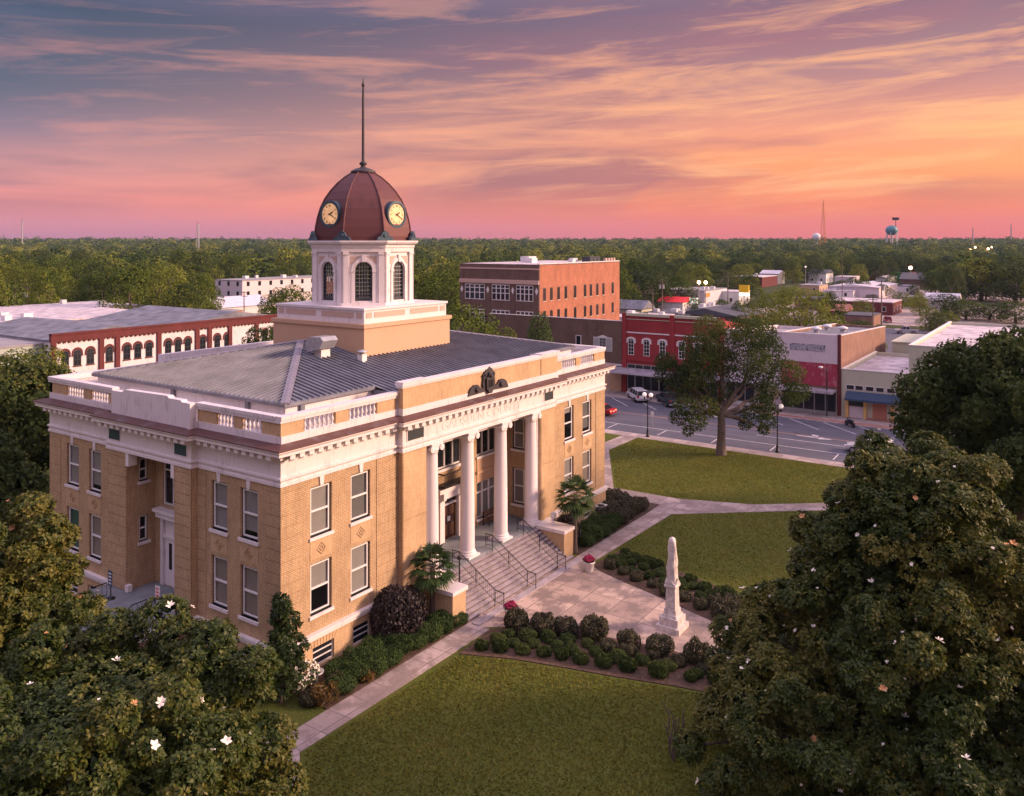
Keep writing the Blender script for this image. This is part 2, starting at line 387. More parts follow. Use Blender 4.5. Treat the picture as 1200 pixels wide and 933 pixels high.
def world_loc(o):
    x, y, z = 0, 0, 0
    while o is not None:
        x += o.location.x; y += o.location.y; z += o.location.z; o = o.parent
    return x, y, z
def tag(o, label, cat, group=None):
    o['label'] = label; o['category'] = cat
    if group: o['group'] = group
    return o
def thing(name, label, cat, loc=(0, 0, 0), group=None):
    o = bpy.data.objects.new(name, None); col.objects.link(o); o.location = loc; o.empty_display_size = .3
    return tag(o, label, cat, group)
def struct(name, mb, mat):
    o = mb.build(name, mat); o['kind'] = 'structure'; return o
def solo(name, mb, mat, label, cat, base, group=None):
    """a thing that is one mesh, its origin at its base"""
    me_par = type('P', (), {})
    o = mb.build(name, mat)
    me = o.data; me.transform(Matrix.Translation((-base[0], -base[1], -base[2]))); o.location = base
    return tag(o, label, cat, group)
def dup(root, loc, rz=0.0, label=None, group=None, scale=1.0):
    r = root.copy(); col.objects.link(r); r.location = loc; r.rotation_euler = (0, 0, rz)
    r.scale = (scale,) * 3 if isinstance(scale, (int, float)) else scale
    if label: r['label'] = label
    if group: r['group'] = group
    for ch in list(root.children):
        c = ch.copy(); col.objects.link(c); c.parent = r
        for g in ch.children:
            d = g.copy(); col.objects.link(d); d.parent = c
    return r

class Fr:
    """facade frame: u along the wall, n out of it, z up.  F faces -Y, L faces -X, B faces +Y, E faces +X"""
    def __init__(s, k, o, lo=(0, 0)): s.k = k; s.o = o
    def p(s, u, n, z):
        if s.k == 'F': return (u, s.o - n, z)
        if s.k == 'L': return (s.o - n, u, z)
        if s.k == 'B': return (u, s.o + n, z)
        return (s.o + n, u, z)
    def box(s, mb, u0, u1, n0, n1, z0, z1):
        a = s.p(u0, n0, z0); b = s.p(u1, n1, z1); mb.box(a[0], b[0], a[1], b[1], a[2], b[2]); return mb
    def poly(s, mb, pts, n0, n1):
        a = [s.p(u, n0, z) for u, z in pts]; d = Vector(s.p(0, n1, 0)) - Vector(s.p(0, n0, 0)); mb.extr(a, d); return mb
def wall(mb, fr, u0, u1, z0, z1, holes=(), n=0.0, depth=.28):
    us = sorted({u0, u1, *[h[0] for h in holes], *[h[1] for h in holes]}); us = [u for u in us if u0 <= u <= u1]
    zs = sorted({z0, z1, *[h[2] for h in holes], *[h[3] for h in holes]}); zs = [z for z in zs if z0 <= z <= z1]
    for i in range(len(us) - 1):
        for j in range(len(zs) - 1):
            cu = (us[i] + us[i + 1]) / 2; cz = (zs[j] + zs[j + 1]) / 2
            if any(h[0] < cu < h[1] and h[2] < cz < h[3] for h in holes): continue
            mb.quad(fr.p(us[i], n, zs[j]), fr.p(us[i + 1], n, zs[j]), fr.p(us[i + 1], n, zs[j + 1]), fr.p(us[i], n, zs[j + 1]))
    for h in holes:
        a, b, c, d = h[:4]
        for (p, q) in (((a, c), (b, c)), ((b, c), (b, d)), ((b, d), (a, d)), ((a, d), (a, c))):
            mb.quad(fr.p(p[0], n, p[1]), fr.p(q[0], n, q[1]), fr.p(q[0], n - depth, q[1]), fr.p(p[0], n - depth, p[1]))
def arch_pts(u0, u1, zs, r_scale=1.0, n=10):
    """points of an arch head from (u1,zs) over to (u0,zs)"""
    c = (u0 + u1) / 2; r = (u1 - u0) / 2
    return [(c + r * math.cos(math.pi * i / n), zs + r * r_scale * math.sin(math.pi * i / n)) for i in range(n + 1)]
def sash(parent, fr, u0, u1, z0, z1, n=0.0, blind=('blind_grey', .5), sill=True, mat='clean_white', dark=.09, key=None, split=.5, name='window', sillm='white_paint', cols=1):
    """sash window: dark outer frame > white sash, glass, blind, sill"""
    w = MB(); d0, d1 = n - .26, n - .14
    fr.box(w, u0, u0 + dark, d0, d1, z0, z1); fr.box(w, u1 - dark, u1, d0, d1, z0, z1)
    fr.box(w, u0 + dark, u1 - dark, d0, d1, z0, z0 + dark); fr.box(w, u0 + dark, u1 - dark, d0, d1, z1 - dark, z1)
    wo = w.build(name, 'dark_frame', parent)
    a, b, c, d = u0 + dark, u1 - dark, z0 + dark, z1 - dark; t = .075; e0, e1 = n - .20, n - .12; zm = c + (d - c) * split
    s = MB()
    fr.box(s, a, a + t, e0, e1, c, d); fr.box(s, b - t, b, e0, e1, c, d)
    fr.box(s, a + t, b - t, e0, e1, c, c + t); fr.box(s, a + t, b - t, e0, e1, d - t, d); fr.box(s, a + t, b - t, e0, e1 + .01, zm - .05, zm + .05)
    for k in range(1, cols):
        u = a + (b - a) * k / cols; fr.box(s, u - .02, u + .02, e0, e1 - .01, c + t, d - t)
    s.build('sash', mat, wo)
    g = MB(); g.quad(fr.p(a + .01, n - .18, c), fr.p(b - .01, n - .18, c), fr.p(b - .01, n - .18, d), fr.p(a + .01, n - .18, d)); g.build('pane', 'window_glass', wo)
    if blind:
        m = MB(); zb = c + (d - c) * blind[1]
        m.quad(fr.p(a, n - .24, zb), fr.p(b, n - .24, zb), fr.p(b, n - .24, d), fr.p(a, n - .24, d)); m.build('blind', blind[0], wo)
    if sill:
        m = MB(); fr.box(m, u0 - .10, u1 + .10, n - .25, n + .10, z0 - .17, z0); m.build('sill', sillm, wo)
    if key:
        m = MB(); c0 = (u0 + u1) / 2
        fr.poly(m, [(c0 - .11, z1 + .002), (c0 + .11, z1 + .002), (c0 + .17, key - .005), (c0 - .17, key - .005)], n - .05, n + .07); m.build('keystone', 'white_paint', wo)
    return wo
def text_part(s, size, fr, u, n, z, mat, parent, name='lettering', ext=.02, bold=0.0, width=1.0):
    cu = bpy.data.curves.new('txt', 'FONT'); cu.body = s; cu.size = size; cu.extrude = ext; cu.offset = bold; cu.align_x = 'CENTER'; cu.align_y = 'CENTER'; cu.resolution_u = 2
    to = bpy.data.objects.new('txt', cu); col.objects.link(to)
    bpy.context.view_layer.update()
    me = bpy.data.meshes.new_from_object(to.evaluated_get(bpy.context.evaluated_depsgraph_get()))
    bpy.data.objects.remove(to); bpy.data.curves.remove(cu)
    vs = np.empty(len(me.vertices) * 3); me.vertices.foreach_get('co', vs); vs = vs.reshape(-1, 3)
    mb = MB(); sgn = {'F': 1, 'L': -1, 'B': -1, 'E': 1}[fr.k]
    mb.add([fr.p(u + sgn * x * width, n + zz + ext, z + y) for x, y, zz in vs], [tuple(p.vertices) for p in me.polygons])
    bpy.data.meshes.remove(me)
    return mb.build(name, mat, parent)

# ------------------------------------------------------------------ the courthouse
BX, BY = 35.2, 23.1
ct = thing('courthouse', 'buff brick courthouse with white columned portico, grey metal roof and red clock dome', 'courthouse', (0, 0, 0))
FF = Fr('F', 0.0); LF = Fr('L', 0.0); PF = Fr('F', -.4); PL = Fr('L', -.4)
PX0, PX1 = 8.9, 26.35        # front pavilion
OX0, OX1 = 11.1, 24.35       # portico opening
SY0, SY1 = 7.0, 15.4         # side pavilion
QY0, QY1 = 8.55, 13.4        # side porch opening
ZW, ZB = 2.0, 10.35
fw = [(2.0, 3.55), (5.0, 6.55), (28.5, 29.95), (31.4, 32.9)]
lw = [(1.8, 3.25), (4.35, 5.75), (16.9, 18.3), (19.5, 21.0)]
Zlo, Zhi = (2.95, 5.72), (7.15, 9.85)
w = MB()
def wing(fr, u0, u1, wins, n=0):
    wall(w, fr, u0, u1, ZW, ZB, [(a, b, z0, z1) for a, b in wins for z0, z1 in (Zlo, Zhi)], n)
wing(FF, 0, PX0, fw[:2]); wing(FF, PX1, BX, fw[2:])
wing(LF, 0, SY0, lw[:2]); wing(LF, SY1, BY, lw[2:])
# pavilion piers and their returns
for a, b in ((PX0, OX0), (OX1, PX1)): wall(w, PF, a, b, ZW, ZB)
for a, b in ((SY0, QY0), (QY1, SY1)): wall(w, PL, a, b, ZW, ZB)
w.quad((PX0, -.4, ZW), (PX0, 0, ZW), (PX0, 0, ZB), (PX0, -.4, ZB)); w.quad((PX1, -.4, ZW), (PX1, 0, ZW), (PX1, 0, ZB), (PX1, -.4, ZB))
w.quad((-.4, SY0, ZW), (0, SY0, ZW), (0, SY0, ZB), (-.4, SY0, ZB)); w.quad((-.4, SY1, ZW), (0, SY1, ZW), (0, SY1, ZB), (-.4, SY1, ZB))
w.quad((0, BY, 0), (BX, BY, 0), (BX, BY, ZB), (0, BY, ZB)); w.quad((BX, 0, 0), (BX, BY, 0), (BX, BY, ZB), (BX, 0, ZB))
# portico recess
RY = 3.0
RB = Fr('F', RY)
rec_h = [(16.85, 18.45, 2.0, 5.0), (16.3, 19.05, 7.1, 9.7), (20.85, 23.4, 7.1, 9.7), (11.95, 14.5, 7.1, 9.7), (20.85, 23.4, 2.45, 5.15), (11.95, 14.5, 2.45, 5.15)]
wall(w, RB, OX0, OX1, 2.0, ZB, rec_h)
RS = Fr('L', OX1); LS = Fr('E', OX0)
wall(w, RS, -.4, RY, 2.0, ZB, [(1.1, 2.2, 2.95, 5.72), (1.1, 2.2, 7.15, 9.6)])
wall(w, LS, -.4, RY, 2.0, ZB, [(1.1, 2.2, 2.95, 5.72), (1.1, 2.2, 7.15, 9.6)])
# side porch recess
DX = 1.5
SB = Fr('L', DX)
wall(w, SB, QY0, QY1, 2.0, ZB, [(10.3, 12.6, 2.0, 6.2), (9.6, 12.6, 6.9, 9.9)])
SF = Fr('F', QY1); wall(w, SF, -.4, DX, 2.0, ZB, [(.42, 1.05, 4.7, 6.3), (.42, 1.05, 8.4, 9.8)])
w.quad((-.4, QY0, 2), (DX, QY0, 2), (DX, QY0, ZB), (-.4, QY0, ZB))
wo = w.build('wall', 'buff_brick', ct)
# raised bands of brick on the corner and pavilion piers
def bands(fr, u0, u1, n, z0=ZW + .25, z1=ZB - .02, h=.60, gap=.045):
    z = z0; bd = MB(); fr.box(bd, u0 + .01, u1 - .01, n - .03, n + .012, z0, z1)
    while z < z1 - .1:
        t = min(z + h - gap, z1); fr.box(bd, u0, u1, n - .02, n + .035, z, t); z += h
    bd.build('rusticated_pier', 'buff_brick', ct)
bands(FF, -.035, 1.35, 0); bands(LF, 0.0, 1.15, 0); bands(FF, 7.05, PX0 - .02, 0); bands(LF, 6.2, SY0 - .02, 0)
bands(FF, PX1 + .02, 28.0, 0); bands(FF, 33.6, BX, 0); bands(LF, SY1 + .02, 16.4, 0); bands(LF, 21.7, BY, 0)
bands(PL, SY0, QY0 - .02, 0); bands(PL, QY1 + .02, SY1, 0)
for a, b in ((PX0, OX0 - .02), (OX1 + .02, PX1)):
    bp = MB()
    for k in range(2):
        PF.box(bp, a + .05, b - .05, 0, .02, 2.25 + k * 4.05, 2.25 + k * 4.05 + 3.95)
    bp.build('pier_panel', 'buff_brick_plain', ct)
# spandrel panels with a diamond, between storeys
for fr, ws in ((FF, fw), (LF, lw)):
    for a, b in ws:
        m = MB(); fr.box(m, a - .02, b + .02, 0, .018, 5.92, 6.93); po = m.build('spandrel_panel', 'buff_brick_plain', ct)
        m = MB(); c0 = (a + b) / 2
        for r0, r1 in ((.34, .27), (.16, .10)):
            for k in range(4):
                q = [(0, 1), (1, 0), (0, -1), (-1, 0)]; p0 = q[k]; p1 = q[(k + 1) % 4]
                fr.poly(m, [(c0 + p0[0] * r0, 6.42 + p0[1] * r0), (c0 + p1[0] * r0, 6.42 + p1[1] * r0), (c0 + p1[0] * r1, 6.42 + p1[1] * r1), (c0 + p0[0] * r1, 6.42 + p0[1] * r1)], .018, .05)
        m.build('diamond', 'buff_brick', po)
# windows
rnd = random.Random(4)
bl_lo = ['blind_grey', 'blind_grey', 'blind_grey', 'blind_green']
for fr, ws, mono in ((FF, fw, 0), (LF, lw, 1)):
    for i, (a, b) in enumerate(ws):
        sash(ct, fr, a, b, *Zhi, blind=(rnd.choice(['blind_grey', 'blind_grey', 'blind_warm', 'blind_dark']), rnd.choice([0.0, .02, .12])) if i != 2 or fr is LF else ('blind_grey', .8), key=ZB)
        bm_ = 'blind_green' if (fr is LF and i == 3) else rnd.choice(['blind_grey', 'blind_grey', 'blind_warm', 'blind_dark'])
        sash(ct, fr, a, b, *Zlo, blind=(bm_, rnd.choice([0.0, .03, .45 if fr is FF and i == 0 else 0.0])), key=None)
for a, b, c, d in rec_h[1:]:
    wi = MB(); n = -.14
    u3 = [a + (b - a) * k / 3 for k in range(4)]
    RB.box(wi, a, b, n - .1, n, c, c + .1); RB.box(wi, a, b, n - .1, n, d - .1, d)
    for u in u3: RB.box(wi, u - .07, u + .07, n - .1, n + .02, c + .1, d - .1)
    if c < 3: RB.box(wi, a + .07, b - .07, n - .09, n + .01, 4.30, 4.42)
    o = wi.build('window', 'clean_white', ct)
    g = MB(); RB.quad = None
    g.quad(RB.p(a, n - .07, c), RB.p(b, n - .07, c), RB.p(b, n - .07, d), RB.p(a, n - .07, d)); g.build('pane', 'dark_glass' if c > 3 else 'window_glass', o)
    if c < 3:
        g = MB(); g.quad(RB.p(a, n - .13, c), RB.p(b, n - .13, c), RB.p(b, n - .13, d), RB.p(a, n - .13, d)); g.build('blind', 'blind_grey', o)
    s = MB(); RB.box(s, a - .1, b + .1, -.2, .12, c - .16, c); s.build('sill', 'white_paint', o)
for fr in (RS, LS):
    sash(ct, fr, 1.1, 2.2, 7.15, 9.6, blind=('blind_grey', 0)); sash(ct, fr, 1.1, 2.2, 2.95, 5.72, blind=('blind_grey', 0))
for z0, z1 in ((4.7, 6.3), (8.4, 9.8)): sash(ct, SF, .42, 1.05, z0, z1, blind=None, dark=.06)
# spandrel between portico windows, iron balcony over the door
for a, b in ((20.85, 23.4), (11.95, 14.5)):
    m = MB(); RB.box(m, a, b, 0, .06, 6.05, 6.9); RB.box(m, a - .1, b + .1, 0, .16, 5.85, 6.05); RB.box(m, a, b, 0, .05, 5.2, 5.8); m.build('spandrel_panel', 'tan_stucco', ct)
m = MB(); RB.box(m, 16.2, 19.1, 0, .75, 5.95, 6.1)
for k in range(24): u = 16.25 + k * 2.8 / 23; RB.box(m, u - .012, u + .012, .69, .715, 6.1, 6.9)
RB.box(m, 16.2, 19.1, .68, .73, 6.9, 6.95); RB.box(m, 16.2, 16.24, 0, .7, 6.85, 6.95); RB.box(m, 19.06, 19.1, 0, .7, 6.85, 6.95)
m.build('balcony', 'black_iron', ct)
# front door
m = MB(); RB.box(m, 16.9, 18.4, -.2, -.12, 2.0, 4.45); do = m.build('door', 'door_dark', ct)
m = MB(); RB.box(m, 17.55, 17.85, -.12, -.10, 3.2, 3.55); m.build('notice', 'clean_white', do)
m = MB()
for u0, u1 in ((17.0, 17.55), (17.75, 18.3)):
    for z0, z1 in ((2.2, 3.05), (3.65, 4.3)): RB.box(m, u0, u1, -.12, -.105, z0, z1)
m.build('door_panel', 'wood_brown', do)
m = MB(); RB.box(m, 17.95, 18.03, -.12, -.05, 3.05, 3.12); m.build('handle', 'chrome', do)
m = MB()
RB.box(m, 16.35, 16.85, 0, .22, 2.0, 5.0); RB.box(m, 18.45, 18.95, 0, .22, 2.0, 5.0); RB.box(m, 16.85, 18.45, -.22, .05, 4.45, 4.55)
RB.box(m, 16.3, 19.0, 0, .28, 5.0, 5.5); RB.box(m, 16.1, 19.2, 0, .42, 5.5, 5.68); RB.box(m, 16.0, 19.3, 0, .52, 5.68, 5.84)
for u in (16.42, 18.62): RB.poly(m, [(u, 5.0), (u + .26, 5.0), (u + .26, 5.5), (u, 5.5)], .28, .5)
m.build('door_surround', 'white_paint', ct)
m = MB(); m.quad(RB.p(16.9, -.16, 4.55), RB.p(18.4, -.16, 4.55), RB.p(18.4, -.16, 5.0), RB.p(16.9, -.16, 5.0)); m.build('transom_pane', 'dark_glass', ct)
# side door and tall window over it
m = MB()
SB.box(m, 10.2, 10.45, -.1, .12, 2.0, 6.2); SB.box(m, 12.45, 12.7, -.1, .12, 2.0, 6.2); SB.box(m, 10.45, 12.45, -.1, .05, 4.9, 5.05); SB.box(m, 11.35, 11.5, -.1, .03, 2.0, 6.2)
SB.box(m, 11.5, 12.45, -.12, -.05, 2.0, 3.0); SB.box(m, 10.1, 12.8, 0, .4, 6.2, 6.55); SB.box(m, 10.0, 12.9, 0, .55, 6.55, 6.72)
m.build('door_surround', 'white_paint', ct)
m = MB(); SB.box(m, 10.5, 11.35, -.14, -.10, 2.0, 4.9); d2 = m.build('door', 'dark_frame', ct)
m = MB(); SB.box(m, 11.2, 11.26, -.10, -.06, 3.0, 3.3); m.build('handle', 'chrome', d2)
m = MB(); SB.box(m, 11.5, 12.45, -.10, -.06, 2.0, 4.9); SB.box(m, 10.45, 12.45, -.10, -.08, 5.05, 6.2); m.build('door_panel', 'white_paint', d2)
m = MB(); SB.box(m, 11.75, 12.05, -.06, -.05, 3.0, 4.6); m.build('door_pane', 'dark_glass', d2)
m = MB()
for u in (9.6, 10.6, 11.6, 12.5): SB.box(m, u, u + .1, -.2, -.08, 6.9, 9.9)
for z in (6.9, 9.0, 9.8): SB.box(m, 9.6, 12.6, -.2, -.09, z, z + .1)
o = m.build('window', 'clean_white', ct)
m = MB(); m.quad(SB.p(9.6, -.16, 6.9), SB.p(12.6, -.16, 6.9), SB.p(12.6, -.16, 9.9), SB.p(9.6, -.16, 9.9)); m.build('pane', 'dark_glass', o)
# basement
m = MB()
fbh = [(2.1, 3.65, .15, 1.22), (5.1, 6.5, .15, 1.22), (28.6, 29.9, .15, 1.2), (31.5, 32.8, .15, 1.2)]
lbh = [(1.9, 3.2, .15, 1.22), (4.4, 5.7, .15, 1.22), (16.9, 18.3, .15, 1.2), (19.5, 21.0, .15, 1.2)]
wall(m, Fr('F', -.08), -.08, 11.0, -.1, 1.68, fbh[:2]); wall(m, Fr('F', -.08), OX1 + .4, BX + .08, -.1, 1.68, fbh[2:])
wall(m, Fr('L', -.08), -.08, SY0, -.1, 1.68, lbh[:2]); wall(m, Fr('L', -.08), SY0, BY, -.1, 1.68, lbh[2:])
m.box(PX0 - .05, 11.0, -.48, -.0802, -.1, 1.68); m.box(OX1 + .4, PX1 + .05, -.48, -.0802, -.1, 1.68)
m.quad((BX + .08, -.08, -.1), (BX + .08, BY, -.1), (BX + .08, BY, 1.68), (BX + .08, -.08, 1.68))
for fr, hs in ((Fr('F', -.08), fbh), (Fr('L', -.08), lbh)):       # flat arches of rubbed brick
    for a, b, c, d in hs:
        for k in range(9):
            t = k / 8; u = a - .05 + t * (b - a + .1); fr.poly(m, [(u - .012, d + .01), (u + .012, d + .01), (u + .012 + (t - .5) * .25, d + .42), (u - .012 + (t - .5) * .25, d + .42)], 0, .02)
m.build('basement_wall', 'buff_brick_plain', ct)
for fr, hs in ((Fr('F', -.08), fbh), (Fr('L', -.08), lbh)):
    for a, b, c, d in hs:
        q = MB(); 
        for z in (c, c + .36, c + .7, d - .07): fr.box(q, a, b, -.2, -.13, z, z + .06)
        fr.box(q, a, a + .07, -.2, -.12, c, d); fr.box(q, b - .07, b, -.2, -.12, c, d)
        o = q.build('window', 'clean_white', ct)
        q = MB(); q.quad(fr.p(a, -.17, c), fr.p(b, -.17, c), fr.p(b, -.17, d), fr.p(a, -.17, d)); q.build('pane', 'dark_glass', o)
# ring mouldings that follow the footprint with its two pavilions
def ring_outline(o, skip_front=False):
    return [(-o, -o), (PX0 - o, -o), (PX0 - o, -.4 - o), (PX1 + o, -.4 - o), (PX1 + o, -o), (BX + o, -o), (BX + o, BY + o), (-o, BY + o), (-o, SY1 + o), (-.4 - o, SY1 + o), (-.4 - o, SY0 - o), (-o, SY0 - o)]
def ring(mb, levels):
    """levels: list of (offset, z); a band swept round the outline"""
    n = 12; vs = []
    for o, z in levels: vs += [(x, y, z) for x, y in ring_outline(o)]
    fs = [(j * n + i, j * n + (i + 1) % n, (j + 1) * n + (i + 1) % n, (j + 1) * n + i) for j in range(len(levels) - 1) for i in range(n)]
    mb.add(vs, fs)
# water table, left out across the steps and the side porch
def wt(fr, a, b, n):
    m = MB(); fr.box(m, a, b, n - .3, n + .10, 1.68, 1.86); fr.box(m, a, b, n - .3, n + .17, 1.86, 2.02); m.build('water_table', 'white_paint', ct)
wt(FF, -.17, PX0 - .1, .1); wt(PF, PX0 - .17, 11.0, .1); wt(PF, OX1 + .4, PX1 + .17, .1); wt(FF, PX1 + .1, BX + .17, .1)
for a, b, n in ((-.1, SY0, .102), (SY1 + .05, BY, .102)): wt(LF, a, b, n)
m = MB(); ring(m, [(.0, ZB - .01), (.10, ZB), (.10, 10.50), (.04, 10.52), (.04, 10.62), (.14, 10.70), (.14, 10.80), (.03, 10.84), (.03, 11.68), (.10, 11.70), (.10, 11.78), (.0, 11.80)])
# flat undersides over the two recesses
m.quad((OX0, -.4, ZB), (OX1, -.4, ZB), (OX1, RY, ZB), (OX0, RY, ZB)); m.quad((-.4, QY0, ZB), (DX, QY0, ZB), (DX, QY1, ZB), (-.4, QY1, ZB))
m.box(OX0, OX1, .35, .55, 9.9, ZB)
m.build('entablature', 'white_paint', ct)
m = MB(); ring(m, [(.0, 11.76), (.22, 11.80), (.22, 11.86), (.24, 12.06), (.66, 12.08), (.66, 12.20), (.74, 12.32), (.74, 12.40)])
dn = MB()
def dentils(fr, a, b, n, step=.64):
    k = int((b - a) / step); st = (b - a) / k
    for i in range(k): fr.box(m, a + (i + .24) * st, a + (i + .76) * st, n + .15, n + .56, 11.82, 12.075)
dentils(FF, 0, PX0 - .5, 0); dentils(PF, PX0 - .3, PX1 + .3, 0); dentils(FF, PX1 + .5, BX, 0)
dentils(LF, 0, SY0 - .5, 0); dentils(PL, SY0 - .3, SY1 + .3, 0); dentils(LF, SY1 + .5, BY, 0)
m.build('cornice', 'white_paint', ct)
m = MB(); ring(m, [(.742, 12.36), (.76, 12.36), (.76, 12.42), (.02, 12.58)]); m.build('copper_flashing', 'copper_flashing', ct)
# inscription
text_part('GADSDEN COUNTY', .78, PF, 17.1, .03, 11.26, 'white_paint', ct, 'inscription', .012, .0, 1.28)
# louvred vents in the frieze
for fr, a, b in ((PF, 9.3, 10.75), (PF, 24.8, 26.0), (PL, 7.35, 8.45), (PL, 14.0, 15.15)):
    q = MB(); fr.box(q, a - .07, b + .07, .03, .07, 10.92, 11.67); o = q.build('vent', 'white_paint', ct)
    q = MB(); fr.box(q, a, b, .07, .085, 10.99, 11.60)
    for k in range(5): fr.box(q, a, b, .085, .11, 11.02 + k * .12, 11.06 + k * .12)
    q.build('louvre', 'green_louvre' if fr is PL else 'dark_frame', o)
# parapet
m = MB()
def run(mb, fr, a, b, n0, n1, z0, z1): fr.box(mb, a, b, n0, n1, z0, z1)
segs = [(FF, 0.0, PX0 - .05, 0), (FF, PX1 + .45, BX, 0), (LF, .302, SY0, 0), (LF, SY1, BY, 0), (Fr('B', BY), .3, BX - .3, 0), (Fr('E', BX), .302, BY, 0)]
for fr, a, b, n in segs: run(m, fr, a, b, -.3, .05, 12.5, 12.95)
PF.box(m, PX0 - .05, PX1 + .45, -.4, .06, 12.5, 12.98)
m.build('parapet_base', 'white_paint_worn', ct)
balp = []
def balus(fr, solids, opens, n=0):
    for a, b in solids:
        br = MB(); fr.box(br, a, b, -.28, 0 + n, 12.95, 13.64); br.build('parapet_brick', 'buff_brick_plain', ct)
    for a, b in opens: balp.append((fr, a, b))
balus(FF, [(0.0, 1.55), (3.85, 4.85), (7.15, PX0 - .05)], [(1.55, 3.85), (4.85, 7.15)])
balus(FF, [(PX1 + .4, 28.05), (30.35, 31.1), (33.4, BX)], [(28.05, 30.35), (31.1, 33.4)])
balus(LF, [(.282, 1.5), (3.15, 3.8), (5.3, SY0)], [(1.5, 3.15), (3.8, 5.3)])
balus(LF, [(SY1, 16.0), (18.1, 18.9), (21.0, BY)], [(16.0, 18.1), (18.9, 21.0)])
def baluster_panel(fr, a, b):
    q = MB(); k = max(4, round((b - a) / .31)); st = (b - a) / k
    prof = [(.085, 12.96), (.085, 13.02), (.05, 13.05), (.075, 13.14), (.10, 13.24), (.075, 13.36), (.05, 13.44), (.05, 13.50), (.08, 13.53), (.08, 13.63)]
    for i in range(k):
        c = fr.p(a + (i + .5) * st, -.13, 0); q.lathe(prof, (c[0], c[1]), 8)
    fr.box(q, a, b, -.24, -.03, 12.945, 12.965)
    q.build('balustrade', 'white_paint_worn', ct)
for fr, a, b in balp: baluster_panel(fr, a, b)
m = MB()
for fr, a, b, n in segs:
    if fr is LF and a < 1: a = .382
    if fr is LF and b > 20: b = BY + .1
    a2 = a - (.08 if (fr is FF and a == 0) else 0); run(m, fr, a2, b, -.38, .08, 13.64, 13.80); run(m, fr, a2, b, -.34, .14 if fr is not LF else .12, 13.80, 14.0)
m.build('coping', 'white_paint_worn', ct)
# back and right parapets are solid
m = MB(); Fr('B', BY).box(m, .0, BX, -.28, 0, 12.95, 13.64); Fr('E', BX).box(m, .3, BY - .3, -.28, 0, 12.95, 13.64); m.box(8, 24, BY - .3, BY + .1, 13.95, 14.6); m.build('rear_parapet', 'white_paint_worn', ct)
# front pavilion parapet
m = MB(); PF.box(m, PX0, PX1 + .35, -.34, 0, 12.98, 14.22); PF.box(m, PX0 - .02, 10.85, 0, .05, 12.98, 14.22); PF.box(m, 24.35, PX1 + .35, 0, .05, 12.98, 14.22); m.build('pavilion_parapet', 'buff_brick_plain', ct)
m = MB(); PF.box(m, PX0 - .1, PX1 + .45, -.42, .08, 14.22, 14.34); PF.box(m, PX0 - .16, PX1 + .5, -.46, .15, 14.34, 14.52); PF.box(m, PX0 - .16, 11.0, -.46, .18, 14.52, 14.60); PF.box(m, 24.2, PX1 + .5, -.46, .18, 14.52, 14.60)
m.build('pavilion_coping', 'white_paint_worn', ct)
# side pavilion parapet: white slab with a stepped head
m = MB()
PL.poly(m, [(SY0, 12.5), (SY1 - .45, 12.5), (SY1 - .45, 13.95), (SY1 - 1.6, 13.95), (SY1 - 1.9, 14.12), (SY0 + 2.2, 14.2), (SY0 + 2.0, 14.08), (SY0 + .9, 14.08), (SY0 + .8, 13.98), (SY0, 13.98)], -.34, .05)
PL.box(m, SY0 - .05, SY0 + .25, -.3, .12, 12.55, 13.99)
m.build('side_pavilion_parapet', 'white_paint_worn', ct)
# emblem: a cartouche between scrolls
m = MB(); c = 17.55
def blob(pts, d): PF.poly(m, [(c + x * 1.14, z) for x, z in pts], 0.02, d)
blob([(-.55, 12.95), (.55, 12.95), (.62, 13.35), (.55, 13.75), (.62, 13.98), (.42, 14.1), (.3, 14.32), (.12, 14.42), (0, 14.52), (-.12, 14.42), (-.3, 14.32), (-.42, 14.1), (-.62, 13.98), (-.55, 13.75), (-.62, 13.35)], .16)
blob([(-.12, 12.7), (.12, 12.7), (.38, 13.05), (.4, 13.75), (0, 13.9), (-.4, 13.75), (-.38, 13.05)], .30)
for s_ in (-1, 1):
    pts = [(.5, 12.85), (1.1, 12.82), (1.75, 12.80), (2.05, 12.78), (1.95, 13.02), (1.78, 13.3), (1.45, 13.45), (1.1, 13.42), (.9, 13.2), (.6, 13.12)]
    blob([(s_ * x, z) for x, z in (pts if s_ > 0 else pts[::-1])], .15)
    cc = PF.p(c + s_ * 1.42, .16, 13.16); m.tube(cc, (cc[0], cc[1] - .14, cc[2]), .26, .16, 12)
    cc = PF.p(c + s_ * .46, .16, 14.0); m.tube(cc, (cc[0], cc[1] - .10, cc[2]), .16, .08, 10)
cc = PF.p(c, .3, 13.95); m.tube(cc, (cc[0], cc[1] - .12, cc[2]), .24, .12, 12)
for k in range(5): PF.box(m, c - .24 + k * .12 - .02, c - .24 + k * .12 + .02, .3, .34, 13.12, 13.62)
m.build('emblem', 'bronze_patina', ct)
